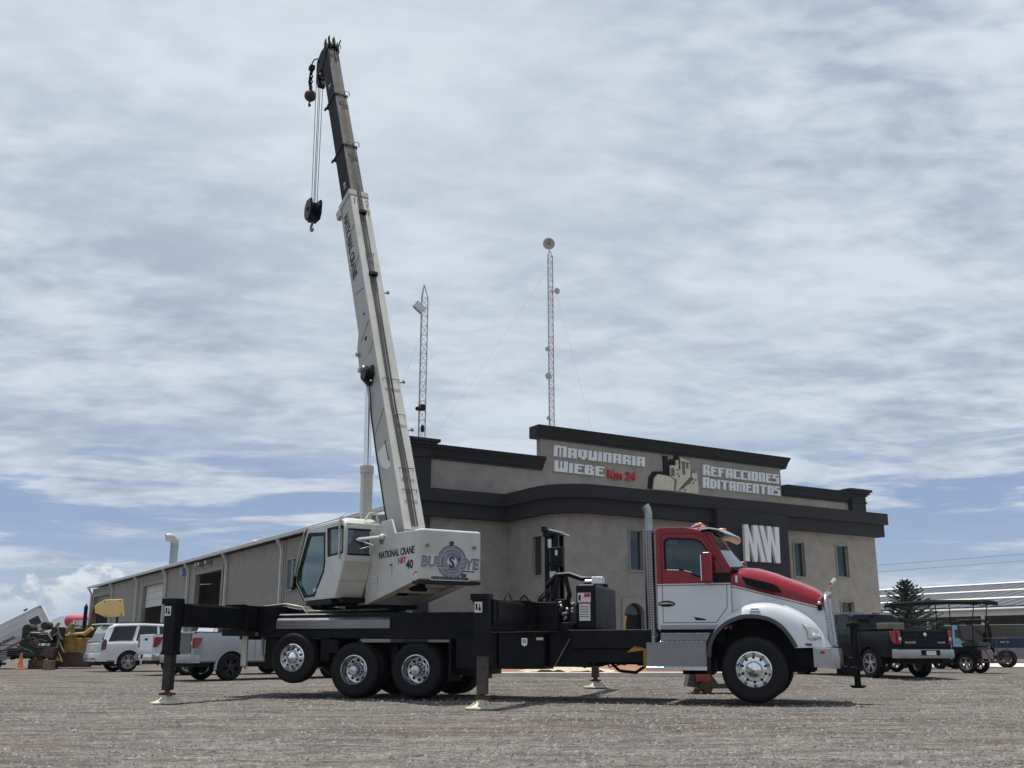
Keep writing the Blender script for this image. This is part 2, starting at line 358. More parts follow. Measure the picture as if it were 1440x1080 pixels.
# ================================================================== SETTING
def setkind(o, k='structure'): o['kind'] = k; return o
def axis_pts(lo, hi, dense_lo, dense_hi, step, grow=1.25):
    p = [dense_lo]; st = step
    while p[-1] < dense_hi: p.append(p[-1]+step)
    st = step
    while p[-1] < hi: st *= grow; p.append(p[-1]+st)
    q = [dense_lo]; st = step
    while q[-1] > lo: st *= grow; q.append(q[-1]-st)
    return sorted(set(q[1:]+p))
def ground_mat():
    m = bpy.data.materials.new('gravel_yard'); m.use_nodes = True; t = m.node_tree; b = t.nodes['Principled BSDF']; lk = t.links
    tcn = t.nodes.new('ShaderNodeTexCoord')
    def nz(scale, det, rough, dist=0, vec=None, sc_=(1, 1, 1)):
        mpn = t.nodes.new('ShaderNodeMapping'); mpn.inputs['Scale'].default_value = sc_; lk.new(tcn.outputs['Object'], mpn.inputs[0])
        n = t.nodes.new('ShaderNodeTexNoise'); n.inputs['Scale'].default_value = scale; n.inputs['Detail'].default_value = det; n.inputs['Roughness'].default_value = rough; n.inputs['Distortion'].default_value = dist
        lk.new(mpn.outputs[0], n.inputs[0]); return n.outputs[0]
    def ramp(v, stops):
        r = t.nodes.new('ShaderNodeValToRGB'); e = r.color_ramp.elements
        while len(e) < len(stops): e.new(.5)
        for k, (p, c) in enumerate(stops): e[k].position = p; e[k].color = (*c, 1)
        lk.new(v, r.inputs[0]); return r.outputs[0]
    def mix(f, a, c, mode='MIX'):
        x = t.nodes.new('ShaderNodeMix'); x.data_type = 'RGBA'; x.blend_type = mode
        for s_, v in ((0, f), (6, a), (7, c)):
            if isinstance(v, float): x.inputs[s_].default_value = v
            elif isinstance(v, tuple): x.inputs[s_].default_value = (*v, 1)
            else: lk.new(v, x.inputs[s_])
        return x.outputs[2]
    vor = t.nodes.new('ShaderNodeTexVoronoi'); vor.inputs['Scale'].default_value = 34; lk.new(tcn.outputs['Object'], vor.inputs[0])
    vor2 = t.nodes.new('ShaderNodeTexVoronoi'); vor2.inputs['Scale'].default_value = 13; lk.new(tcn.outputs['Object'], vor2.inputs[0])
    peb = ramp(vor.outputs['Color'], [(0, (.11, .104, .10)), (.35, (.215, .20, .188)), (.7, (.325, .305, .285)), (1, (.54, .51, .48))])
    peb2 = ramp(vor2.outputs['Color'], [(0, (.07, .066, .064)), (.5, (.245, .23, .215)), (1, (.43, .405, .38))])
    c = mix(.42, peb, peb2)
    patch = ramp(nz(.42, 6, .6, .6, None, (.5, 1.5, 1)), [(.40, (0, 0, 0)), (.66, (1, 1, 1))])
    c = mix(patch, mix(.40, c, (.235, .21, .185)), c)
    redp = ramp(nz(.30, 7, .62, 1.2, None, (.35, 1.9, 1)), [(.53, (0, 0, 0)), (.64, (.9, .9, .9))])
    c = mix(redp, c, mix(.55, c, (.125, .070, .052)))
    drk = ramp(nz(1.7, 8, .74, .5, None, (.5, 1.6, 1)), [(.36, (.48, .48, .49)), (.52, (1, .98, .96)), (.68, (1.36, 1.31, 1.24))])
    c = mix(1., c, drk, 'MULTIPLY')
    clump = ramp(nz(6.5, 6, .8, .2, None, (.8, 1.3, 1)), [(.38, (.45, .45, .47)), (.50, (.95, .95, .95)), (.64, (1.30, 1.27, 1.22))])
    c = mix(.8, c, clump, 'MULTIPLY')
    track = ramp(nz(.16, 4, .5, 1.6, None, (.25, 3.2, 1)), [(.50, (1, 1, 1)), (.56, (.74, .72, .70)), (.60, (1, 1, 1))])
    c = mix(.9, c, track, 'MULTIPLY')
    lk.new(c, b.inputs['Base Color']); b.inputs['Roughness'].default_value = .97; b.inputs['Specular IOR Level'].default_value = .15
    h = t.nodes.new('ShaderNodeMath'); h.operation = 'ADD'; lk.new(vor.outputs['Distance'], h.inputs[0]); lk.new(nz(9, 8, .7), h.inputs[1])
    bp = t.nodes.new('ShaderNodeBump'); bp.inputs['Strength'].default_value = 1.; bp.inputs['Distance'].default_value = .06; bp.invert = True
    lk.new(h.outputs[0], bp.inputs['Height']); lk.new(bp.outputs[0], b.inputs['Normal']); return m
GM = ground_mat()
xs = axis_pts(-6000, 6000, -24, 30, .45, 1.3); ys = axis_pts(-200, 9000, 3.5, 50, .22, 1.22)
mb = MB(); mb.quadsheet([[(x, y, gz(x, y)) for x in xs] for y in ys])
setkind(mb.build('ground', GM, smooth=60))
# loose stones lying on the yard: nobody could count them
gm2 = mat('loose_stone', (.26, .245, .23), .95, var=.65, vs=3.1)
mb = MB(); mb.cur = 0
def stone(x, y, r):
    z = gz(x, y); a = random.random()*6.3; vs = []
    for k in range(5):
        t = a+k*1.257; q = r*(.7+.6*random.random()); vs.append((x+q*cos(t), y+q*sin(t)*.8, z-.003))
    q = r*.3; vs.append((x+q*cos(a), y+q*sin(a), z+r*(.45+.5*random.random()))); vs.append((x-q*cos(a), y-q*sin(a), z+r*(.4+.4*random.random())))
    mb.v_ = None
    o = len(mb.v); mb.v += vs
    for f in ((0, 1, 5), (1, 2, 5), (2, 6, 5), (2, 3, 6), (3, 4, 6), (4, 0, 5), (4, 5, 6)): mb.f.append(tuple(i+o for i in f)); mb.mi.append(0)
for i in range(30000):
    y = 6.8+22*random.random()**1.8; x = (random.random()*2-1)*(y*.56+.6)
    if noise.noise(Vector((x*.5, y*.9, 9))) < -.05 and random.random() < .6: continue
    stone(x, y, .007+.020*random.random()**3+.0006*y)
for i in range(420):
    y = 7+22*random.random()**1.3; x = (random.random()*2-1)*(y*.56+.6); stone(x, y, .02+.025*random.random()**2)
st = mb.build('loose_gravel', gm2, smooth=0); setkind(st, 'stuff'); st['label'] = 'loose grey gravel stones strewn over the yard'
# kerb and planting bed before the building
F_ = lambda az: (Vector((sin(radians(az)), cos(radians(az)), 0)), Vector((-cos(radians(az)), sin(radians(az)), 0)))
CONC = mat('pale_concrete', (.62, .57, .50), .9, var=.2, vs=2.5, bump=.2, bs=20)
mb = MB(); mb.box(-1.7, 6.5, 29.3, 29.5, .0, .315); setkind(mb.build('kerb', CONC, bev=.02))
mb = MB(); mb.quadsheet([[(x, y, .29+.02*(y-29.5)+.03*noise.noise(Vector((x*2, y*2, 1)))) for x in [-1.7+.25*i for i in range(33)]] for y in [29.5+.35*j for j in range(20)]])
setkind(mb.build('planting_bed_soil', mat('red_soil', (.26, .13, .085), .95, var=.35, vs=2, bump=.5, bs=12)))
mb = MB(); mb.quadsheet([[(x, y, .42+.02*(y-29.5)+.06*noise.noise(Vector((x*5, y*5, 1)))-.2*max(0, abs(x-1.6)-.75)-.06*abs(y-30.6)) for x in [.2+.12*i for i in range(24)]] for y in [29.52+.2*j for j in range(12)]])
setkind(mb.build('pale_gravel_bed', mat('pale_gravel', (.50, .43, .31), .95, var=.4, vs=14, bump=.8, bs=25)))
mb = MB(); mb.quadsheet([[(x, y, gz(x, y)+.006) for x in [10+.9*i for i in range(60)]] for y in [44.5+.7*j for j in range(16)]])
setkind(mb.build('concrete_apron', CONC))
# mountains far off on the left and right
def ridge(name, pts, y, h0, colr_, dep=900):
    """real hill with a front slope and a back slope"""
    mb = MB(); rows = []
    xs_ = []; n = 90; x0, x1 = pts[0][0], pts[-1][0]
    prof = []
    for i in range(n+1):
        x = x0+(x1-x0)*i/n
        for k in range(len(pts)-1):
            if pts[k][0] <= x <= pts[k+1][0]:
                f = (x-pts[k][0])/(pts[k+1][0]-pts[k][0]); h = pts[k][1]+(pts[k+1][1]-pts[k][1])*f; break
        prof.append((x, h*(1+.10*noise.noise(Vector((x*.01, 0, 2))))+.04*h0*noise.noise(Vector((x*.035, 5, 2)))))
    for d in (-1, -.6, -.3, 0, .3, .7, 1):
        rows.append([(x+60*noise.noise(Vector((x*.004, d*2, 1))), y+d*dep*(1+.15*noise.noise(Vector((x*.006, d, 7)))), max(-3, h*(1-abs(d))**1.1)-3) for x, h in prof])
    mb.quadsheet(rows); return setkind(mb.build(name, mat(name+'_rock', colr_, .95, var=.25, vs=.004)))
ridge('mountain', [(-4300, 0), (-3600, 70), (-2900, 95), (-2500, 95), (-2330, 115), (-2240, 160), (-2200, 160), (-2100, 122), (-1950, 100), (-1500, 70), (-600, 30), (200, 0)], 5200, 170, (.075, .075, .055))
# ------------------------------------------------------------------ air over the yard is added at the end
# ================================================================== SHOWROOM BUILDING (frame: x along facade, y into the building)
BAZ = 58.3; BO = (4.766, 44.0, 0.)
bld = thing('showroom_building', 'two storey grey stucco showroom with dark curved cornice band and stepped parapet', 'building', BO, BAZ)
D = 4.4
mb = MB()
# front wall with rounded left corner, windows as openings
wins = [(.35, 1.06, 4.2, 5.9), (13.32, 14.15, 4.38, 5.94), (10.33, 11.05, 4.28, 5.93), (13.36, 14.29, 1.9, 3.18), (3.2, 3.95, 4.2, 5.9), (3.1, 4.1, 1.2, 3.1)]
def rect(x0, x1, z0, z1): return [(x0, z0), (x1, z0), (x1, z1), (x0, z1)]
doorarch = [(-.05, .25), (1.02, .25), (1.02, 2.35)]+[(.485+.535*cos(t), 2.35+.48*sin(t)) for t in [pi*k/10 for k in range(1, 10)]]+[(-.05, 2.35)]
mb.plate(rect(-1.6, 16.3, -.1, 7.6), [rect(*w_) for w_ in wins]+[doorarch], 0, .3)
# rounded corner, then the flank back to the recessed wall; one window in it
arc = [(-1.6-1.5*sin(t), 1.5-1.5*cos(t)) for t in [pi/2*k/12 for k in range(13)]]
a1 = [(-1.6-1.2*sin(t), 1.5-1.2*cos(t)) for t in [pi/2*k/12 for k in range(13)]]
for k in range(12):
    (xa, ya), (xb, yb), (xc, yc), (xd, yd) = arc[k], arc[k+1], a1[k+1], a1[k]
    hz = [( -.1, 7.6)]
    for z0, z1 in hz:
        vs = [(xa, ya, z0), (xb, yb, z0), (xc, yc, z0), (xd, yd, z0), (xa, ya, z1), (xb, yb, z1), (xc, yc, z1), (xd, yd, z1)]
        mb.add(vs, [(0, 3, 2, 1), (4, 5, 6, 7), (0, 1, 5, 4), (1, 2, 6, 5), (2, 3, 7, 6), (3, 0, 4, 7)])
mb.plate([(1.5, -.1), (D, -.1), (D, 7.6), (1.5, 7.6)], [[(1.62, 3.98), (2.32, 3.98), (2.32, 5.62), (1.62, 5.62)]], -3.1, -2.8, 'x')
mb.box(16.0, 16.3, .3, D, -.1, 7.6)
# recessed main wall and parapet
mb.plate([(-7.4, -.1), (20.0, -.1), (20.0, 9.1), (14.45, 9.1), (14.45, 10.7), (-1.3, 10.7), (-1.3, 9.1), (-7.4, 9.1)], [], D, D+.35)
mb.box(-8.0, -7.7, D+.3, 6.4, -.1, 9.2); mb.box(20.6, 20.9, D+.3, 6.4, -.1, 9.2); mb.box(-8, 20.9, 6.4, 6.7, -.1, 9.2); mb.box(20.6, 20.9, 6.7, 26, -.1, 6.6); mb.box(-7.7, 20.6, 26, 26.3, -.1, 6.6); mb.box(-7.7, 20.6, 6.7, 26, 6.4, 6.5)
mb.box(-7.7, 20.6, D+.35, 6.4, 8.0, 8.2); mb.box(-2.8, 16.0, .3, D, 7.4, 7.6)
mb.box(-2.9, 16, 5.2, 5.4, -.1, 7.4)
mb.fbox((-.9, D+.35, 10.3), (.05, 0, 0), (0, 1.4, -2.1), (0, .06, .0)); mb.fbox((14.0, D+.35, 10.3), (.05, 0, 0), (0, 1.4, -2.1), (0, .06, .0))
mb.build('wall', STUC, bld)
# dark corner pillars
for x0 in (-8.35, 19.75):
    mb = MB(); mb.box(x0, x0+1.15, D-.3, D+.9, -.1, 9.0); mb.build('corner_pillar', STUCD, bld)
# curved two-step cornice band
def offpath(o):
    P = [(-8.0, D-o), (-3.1-o, D-o)]
    P += [(-1.6-(1.5+o)*sin(t), 1.5-(1.5+o)*cos(t)) for t in [pi/2*(14-k)/14 for k in range(15)]]
    return P+[(16.3+o, -o), (16.3+o, D)]
def bandring(o, z0, z1, oin=-.05):
    A, B = offpath(o), offpath(oin); rings = []
    for (xa, ya), (xb, yb) in zip(A, B): rings.append([(xa, ya, z0), (xa, ya, z1), (xb, yb, z1), (xb, yb, z0)])
    return rings
mb = MB(); mb.loft(bandring(.36, 6.48, 7.12, 0.003), True, True); mb.build('band_lower', STUCD, bld, smooth=35)
mb = MB(); mb.loft(bandring(.52, 7.10, 7.66, 0.003), True, True); mb.build('band_upper', STUCD, bld, smooth=35)
# cornices on the parapets: stepped profile (out from wall, height)
def cornice(x0, x1, zt, hh, nm='parapet_cornice', ret=True):
    pr = [(0, zt-hh), (-.10, zt-hh), (-.10, zt-hh+.10), (-.17, zt-hh+.12), (-.20, zt-hh*.62), (-.30, zt-hh*.36), (-.42, zt-hh*.22), (-.42, zt-.06), (-.46, zt-.05), (-.46, zt), (.37, zt), (.37, zt-hh)]
    mb = MB(); mb.loft([[(x, D-.002+a, z) for a, z in pr] for x in (x0, x1)], True, True)
    return mb.build(nm, STUCD, bld, smooth=20)
cornice(-7.2, -1.25, 9.6, .58); cornice(-1.7, 14.85, 11.1, .56); cornice(14.45, 20.0, 9.6, .58)
for x0 in (-8.35, 19.75):
    mb = MB(); z = 9.0
    for o, h in ((.06, .12), (.02, .3), (.10, .1), (.2, .14), (.3, .14)):
        mb.box(x0-o, x0+1.15+o, D-.3-o, D+.9+o, z, z+h); z += h
    mb.box(x0+.25, x0+.9, D, D+.6, z, z+.12)
    mb.build('pillar_capital', STUCD, bld, bev=.012)
# protruding dark entrance block with the big letters
mb = MB(); mb.plate(rect(4.95, 9.42, -.1, 7.08), [rect(6.0, 8.3, -.05, 2.9)], -.6, -.04); mb.build('entrance_block', STUCD, bld)
h0, h1 = 4.80, 6.46
LM = [(172, 185), (242, 185), (325, 570), (340, 198), (420, 200), (540, 885), (462, 883), (398, 480), (390, 880), (325, 880), (240, 440), (240, 872), (160, 870)]
LW = [(460, 205), (540, 208), (600, 580), (612, 215), (688, 220), (750, 600), (755, 228), (838, 235), (825, 900), (745, 897), (668, 470), (648, 890), (575, 885)]
def mwp(u, v):
    a, b = 185+(u-160)*.075, 870+(u-160)*.045; return (6.42+(u-160)/678*2.25, h1-(v-a)/(b-a)*(h1-h0))
for nm_, PL in (('letter_M', LM), ('letter_W', LW)):
    mb = MB(); mb.prism([mwp(*q) for q in PL], -.75, -.602); mb.build(nm_, LET, bld, smooth=0)

for w_, *q_ in (('MAQUINARIA', -.62, 4.86, 9.75, 10.22), ('WIEBE', -.60, 2.32, 9.03, 9.50), ('REFACCIONES', 8.72, 14.2, 9.66, 10.16), ('ADITAMENTOS', 8.66, 14.24, 9.0, 9.50)):
    mb = MB(); blocktext(mb, w_, *q_, D-.003, .10); mb.build('sign_word', LET, bld, smooth=0)['label'] = 'white raised block letters reading '+w_
mb = MB(); mb.text('Km 24', (2.55, D-.003, 8.99), (1, 0, 0), (0, 0, 1), .42, .09, .035, 1.12, 'L', .1); mb.build('sign_word', DECR, bld, smooth=0)['label'] = 'red raised letters reading Km 24'
# backing board in dark behind the letters
# bulldozer cut-out
mb = MB(); M2 = [(5.05, 8.66), (5.15, 9.25), (5.4, 9.55), (6.1, 9.62), (6.1, 10.42), (6.38, 10.42), (6.42, 9.9), (6.55, 10.3), (6.8, 10.3), (6.85, 10.5), (7.1, 10.52), (7.12, 10.35), (7.7, 10.35), (7.78, 9.75), (8.2, 9.75), (8.3, 9.65), (8.34, 8.95), (8.25, 8.68)]
mb.prism(M2, D-.09, D-.004); mb.build('bulldozer_sign_back', DECB, bld)
mb = MB(); CUT = mat('cutout_ivory', (.50, .48, .38), .6, var=.14, vs=4)
mb.prism([(5.28, 8.64), (5.38, 9.2), (5.62, 9.42), (6.35, 9.38), (6.72, 9.2), (6.82, 8.66)], D-.20, D-.092)
mb.prism([(6.84, 8.66), (6.74, 9.22), (6.45, 9.45), (6.45, 9.95), (6.85, 9.98), (6.85, 10.25), (7.0, 10.28), (7.0, 9.8), (7.14, 9.8), (7.14, 10.44), (7.76, 10.28), (7.80, 9.70), (8.22, 9.72), (8.30, 8.95), (8.22, 8.64)], D-.17, D-.092)
mb.build('bulldozer_sign_plate', CUT, bld)
mb = MB()
mb.prism(rect(6.50, 6.70, 9.42, 9.82), D-.185, D-.171); mb.prism(rect(7.24, 7.42, 9.55, 10.22), D-.185, D-.171); mb.prism(rect(7.5, 7.66, 9.88, 10.15), D-.185, D-.171)
mb.prism([(6.9, 8.72), (7.0, 8.7), (7.95, 9.42), (7.85, 9.46)], D-.185, D-.171)
for a, b in ((7.4, 9.0), (7.62, 9.1), (7.9, 9.15), (8.05, 9.3), (7.15, 8.82), (7.3, 8.72), (6.86, 9.5), (6.95, 9.4)): mb.prism([(a, b), (a+.09, b-.02), (a+.12, b+.10), (a+.03, b+.08)], D-.185, D-.171)
mb.prism([(6.70, 8.66), (6.80, 9.2), (6.76, 9.3), (6.66, 9.2), (6.62, 8.66)], D-.215, D-.201)
for k in range(6): mb.prism(rect(6.50+.0, 6.72, 9.46+.06*k, 9.48+.06*k), D-.19, D-.186)
mb.prism([(7.05, 8.85), (7.2, 8.80), (8.0, 9.38), (7.8, 9.50), (7.62, 9.36)], D-.179, D-.171); mb.prism(rect(7.78, 7.86, 9.5, 9.70), D-.185, D-.171); mb.prism(rect(6.86, 7.0, 9.72, 9.80), D-.185, D-.171); mb.prism(rect(7.14, 7.74, 10.16, 10.2), D-.185, D-.171)
mb.build('bulldozer_sign_marks', mat('sign_shade', (.12, .11, .10), .7), bld)
# windows: frame (part) > pane
FR = mat('window_frame', (.27, .25, .225), .6, var=.1)
def window(x0, x1, z0, z1, y=0.):
    mb = MB(); mb.plate(rect(x0-.055, x1+.055, z0-.055, z1+.055), [rect(x0, x1, z0, z1)], y-.05, y+.0-.003); mb.plate(rect(x0-.01, x1+.01, z0-.01, z1+.01), [rect(x0+.04, x1-.04, z0+.04, z1-.04)], y+.08, y+.13)
    f = mb.build('window', FR, bld, smooth=0)
    mb = MB(); mb.box(x0, x1, y+.14, y+.15, z0, z1); mb.build('pane', GLW, f, smooth=0)
    mb = MB(); mb.box(x0-.02, x1+.02, y+.55, y+.56, z0-.05, z1+.05)
    return f
for w_ in wins: window(*w_)
# window in the flank behind the rounded corner
mb = MB(); mb.plate([(1.57, 3.93), (2.37, 3.93), (2.37, 5.67), (1.57, 5.67)], [[(1.62, 3.98), (2.32, 3.98), (2.32, 5.62), (1.62, 5.62)]], -3.135, -3.102, 'x'); f = mb.build('window', FR, bld, smooth=0)
mb = MB(); mb.box(-2.98, -2.97, 1.60, 2.34, 3.96, 5.64); mb.build('pane', GLW, f)
mb = MB()
for k in range(7): mb.cyl((-2.9, 1.68+.1*k, 3.98), (-2.9, 1.68+.1*k, 5.62), .035, n=6)
mb.build('blind', mat('blind', (.16, .15, .13), .8), f)
mb = MB(); ap = [(-.12, .25), (1.09, .25)]; mb.plate([(-.17, .1), (1.14, .1), (1.14, 3.0), (-.17, 3.0)], [doorarch], -.06, -.003); d_ = mb.build('door', FR, bld, smooth=0)
mb = MB(); mb.box(-.1, 1.1, .2, .22, .2, 2.35); mb.build('door_leaf', DECB, d_)
mb = MB(); mb.box(-.1, 1.1, .19, .2, 2.35, 2.9); mb.build('fanlight', GLW, d_)
# second door surround hint: string course lines of the plaster
mb = MB(); mb.box(-.6, 3.0, -.012, -.002, 3.12, 3.16); mb.build('plaster_string', STUC, bld)
# ================================================================== WAREHOUSE
wh = thing('warehouse', 'long low warehouse with beige lap siding, open roller doors and white downspouts', 'building', BO, BAZ)
SID = patmat('lap_siding', (.225, .212, .19), (.285, .27, .245), 'wave', 2.6, .75, 0., .55, dist=.03)
# panel seam and dirt handled in the sheet itself
doors = [(30.9, 37.1, 5.86), (46.2, 53.0, 5.86), (66.7, 74.6, 5.88), (8.6, 13.0, 5.2)]
mb = MB(); mb.plate(rect(4.9, 76.0, -.1, 6.72), [rect(a, b, .15, c) for a, b, c in doors[:3]], -8.25, -8.0, 'x')
mb.prism([(-8.25, -.1), (16, -.1), (16, 6.75), (3.8, 7.62), (-8.25, 6.75)], 75.75, 76.0); mb.box(15.8, 16, 27, 75.7, -.1, 6.7); mb.box(3.0, 3.2, 26.4, 75.7, -.1, 7.5)  # end gable, back wall, and an unseen inner partition added to keep doorways dark
mb.build('wall', SID, wh, smooth=0)
mb = MB(); mb.box(-8.1, -8.02, 26.5, 30.4, 0, 1)
ROOF = mat('roof_sheet', (.50, .51, .52), .35, .4, var=.12, vs=1)
mb = MB(); mb.loft([[(-8.62, y, 6.86), (-8.62, y, 6.93), (3.8, y, 7.75), (16.4, y, 6.93), (16.4, y, 6.86), (3.8, y, 7.66)] for y in (4.7+4, 76.6)], True, True); mb.build('roof', ROOF, wh, smooth=0)
mb = MB(); mb.box(-8.74, -8.60, 4.9, 76.6, 6.76, 6.98); mb.build('gutter', mat('gutter_white', (.50, .50, .49), .5, var=.15), wh, bev=.02)
for y in (75.9, 65.5, 55.15, 46.3-.9, 39.0, 30.3-.5, 19.5):
    mb = MB(); mb.tube([(-8.66, y, 6.80), (-8.62, y, 6.66), (-8.40, y, 6.30), (-8.36, y, 6.1), (-8.36, y, 3), (-8.36, y, .3)], .11, 4); mb.build('downspout', mat('gutter_white', (0, 0, 0)), wh, smooth=0)
for y in (4.9+.2, 19.2, 30.2, 37.6, 45.6, 53.5, 66.0):
    mb = MB(); mb.box(-8.29, -8.252, y-.12, y+.12, .1, 6.7); mb.build('trim_strip', mat('trim', (.26, .245, .215), .8, var=.15), wh, smooth=0)
for a, b, c in doors[:3]:
    mb = MB(); mb.plate(rect(a-.32, b+.32, .1, c+.22), [rect(a, b, .1, c)], -8.34, -8.252, 'x'); fr = mb.build('door_frame', mat('trim', (0, 0, 0)), wh, smooth=0)
    if a > 40:
        zl = 4.15 if a < 60 else 4.6
        mb = MB(); n = 3
        for k in range(n):
            z0 = zl+(c-zl)*k/n; mb.box(-8.05, -7.99, a, b, z0+.02, z0+(c-zl)/n)
        mb.build('roller_door', mat('door_white', (.50, .50, .49), .6, var=.12) if a < 60 else mat('door_grey', (.18, .18, .17), .6, var=.12), wh, smooth=0)
mb = MB(); mb.box(-8.35, -8.22, 17.2, 18.6, 3.9, 5.65); p_ = mb.build('window', FR, wh)
mb = MB(); mb.box(-8.37, -8.352, 17.28, 18.5, 4.0, 5.55); mb.build('pane', GLK, p_)
mb = MB(); mb.box(-8.5, -8.26, 40.2, 40.8, 6.0, 6.5); mb.build('wall_sign', mat('blue_sign', (.18, .25, .42), .5), wh)
for yy in (35.2, 35.9, 33.5): 
    mb = MB(); mb.box(-8.7, -8.27, yy, yy+.3, 6.35, 6.6); mb.build('flood_light', ALUD, wh, bev=.02)
# roof vents and stack (things fixed in the roof)
mb = MB(); mb.cyl((-5.2, 56.8, 6.9), (-5.2, 56.8, 9.85), .34, n=20); mb.cyl((-5.2, 56.8, 9.45), (-5.2, 56.8, 9.52), .40, n=20); s_ = mb.build('exhaust_stack', mat('galvanised', (.26, .30, .33), .5, .2, var=.15), wh, smooth=40)
mb = MB(); mb.tube([(-5.2, 56.8, 9.84), (-5.22, 56.8, 10.1), (-5.4, 56.8, 10.3), (-5.7, 56.8, 10.36), (-5.95, 56.8, 10.30)], .37, 16); mb.build('stack_elbow', mat('pvc_pink', (.38, .35, .34), .5), s_)
mb = MB(); mb.cyl((-5, 34.6, 7), (-5, 34.6, 8.0), .22); mb.sph((-5, 34.6, 8.0), .42, 10, (1, 1, .6)); mb.build('roof_vent', mat('pvc_pink', (0, 0, 0)), wh)
mb = MB(); mb.cyl((-5, 21.2, 7), (-5, 21.2, 7.9), .2); mb.cyl((-5, 21.2, 7.85), (-5, 21.2, 8.0), .38, .1); mb.build('roof_vent', ROOF, wh)
# ================================================================== LATTICE TOWERS on the roof
RW = mat('tower_steel', (.42, .40, .40), .5, .3, var=.15); RR = mat('tower_red', (.30, .12, .11), .5)
def tower(x, y, z0, z1, s, label, seg, red=False, peak=.7):
    t = thing('lattice_tower', label, 'tower', BO, BAZ)
    C3 = [(x+s*cos(a), y+s*sin(a)) for a in (radians(90), radians(210), radians(330))]
    for c in C3:
        mb = MB(); mb.tube([(*c, z0), (*c, z1), (x, y, z1+peak)], .026, 6); mb.build('upright', RW, t)
    mb = MB(); n = int((z1-z0)/seg)
    for k in range(n):
        za = z0+k*(z1-z0)/n; zb = za+(z1-z0)/n; mb.cur = 1 if (red and (k//4) % 2) else 0
        for i in range(3):
            a, b = C3[i], C3[(i+1) % 3]
            if k % 2: a, b = b, a
            mb.cyl((*a, za), (*b, zb), .013, n=4, cap=False); mb.cyl((*a, zb), (*b, zb), .011, n=4, cap=False)
    mb.build('lattice', [RW, RR], t); return t
t1 = tower(-7.42, 4.75, 9.9, 16.5, .19, 'short red and white lattice mast with a square floodlight on the dark corner pillar', .42, False, .65)
mb = MB(Matrix.Translation((-7.85, 4.4, 15.85)) @ Matrix.Rotation(radians(35), 4, 'Y')); mb.box(-.27, .27, -.12, .0, -.2, .2); f = mb.build('flood_light', ALUD, t1, bev=.02)
mb = MB(Matrix.Translation((-7.85, 4.4, 15.85)) @ Matrix.Rotation(radians(35), 4, 'Y')); mb.box(-.22, .22, -.135, -.121, -.15, .15); mb.build('lens', LENS, f)
mb = MB(); mb.cyl((-7.7, 4.4, 15.95), (-7.45, 4.7, 16.05), .04); mb.build('bracket', STEEL, t1)
mb = MB(); mb.box(-7.65, -7.42, 4.35, 4.6, 11.15, 11.4); mb.cyl((-7.6, 4.4, 11.3), (-7.95, 4.1, 11.1), .06, .09); mb.build('security_camera', BLKM, t1)
mb = MB(); mb.box(-7.5, -7.38, 4.5, 4.6, 10.2, 10.5); mb.build('junction_box', BLKM, t1)
t2 = tower(.38, 6.0, 8.2, 20.6, .16, 'tall thin red lattice mast topped by a round dish behind the raised parapet', .33, True, .35)
mb = MB(); Rm = Matrix.Translation((.2, 5.8, 21.15)) @ Matrix.Rotation(radians(-28), 4, 'Z') @ Matrix.Rotation(radians(8), 4, 'X'); mb.M = Rm
mb.lathe([(.001, -.02), (.12, -.06), (.22, -.11), (.29, -.16), (.31, -.17), (.29, -.14), (.15, -.03), (.05, .05), (.001, .06)], (0, 0, 0), 'y', 24); f = mb.build('dish', mat('dish_grey', (.40, .39, .37), .5, var=.1), t2)
mb = MB(); mb.M = Rm; mb.cyl((0, -.14, 0), (0, -.24, 0), .035); mb.build('dish_feed', BLKM, f)
for dx, z, s in ((.3, 18.7, .16), (-.32, 15.5, .12), (-.28, 14.1, .17), (-.3, 11.95, .1)):
    mb = MB(); mb.lathe([(.001, -.05), (s, -.05), (s*1.05, 0), (s*.5, .08), (.02, .1)], (.38+dx, 5.8, z), 'y', 14); mb.cyl((.38+dx, 5.9, z), (.38, 6, z), .025, n=6); mb.build('antenna', mat('dish_grey', (0, 0, 0)), t2)
for k, (a, b) in enumerate((((.38, 6, 20.0), (-6.0, 14, 6.6)), ((.38, 6, 20.0), (9.5, 12, 6.5)), ((.38, 6, 12.0), (-1.5, 4.6, 9.2)))):
    mb = MB(); mb.tube([a, tuple((p+q)/2-(.25 if i == 2 else 0) for i, (p, q) in enumerate(zip(a, b))), b], (.0028 if k < 2 else .012), 4); mb.build('guy_wire', STEEL, t2)
mb = MB(); mb.tube([(-7.42, 4.75, 15.0), (-7.9, 8.5, 10.0), (-8.0, 10, 6.95)], .0028, 4); mb.build('guy_wire', STEEL, t1)
# ================================================================== SOLAR ROOF SHED on the right
SAZ = -33.; sh = thing('solar_shed', 'long pale shed whose sloping roof carries three rows of solar panels', 'building', (39, 80, 0), SAZ)
WHB = mat('shed_white', (.62, .61, .57), .7, var=.12, vs=.6)
mb = MB(); mb.box(-22, 34, -16.2, -16.0, 0, 6.9); mb.box(-22, 34, -.15, .0, 3.45, 4.0); mb.box(-22, 34, -4.2, -4.0, .0, 2.4)
for k in range(12): mb.box(-22+5*k, -21.75+5*k, -.2, .05, 0, 3.5)
mb.build('wall', WHB, sh, smooth=0)
ta = tan(radians(10)); mb = MB(); mb.loft([[(x, .25, 3.96), (x, .25, 3.88), (x, -16.4, 3.88+16.65*ta), (x, -16.4, 3.96+16.65*ta)] for x in (-23, 35)], True, True); mb.build('roof', ROOF, sh, smooth=0)
PAN = mat('solar_cell', (.05, .053, .07), .45, var=.15, vs=1, spec=.2); PFR = mat('panel_frame', (.55, .56, .57), .4, .5)
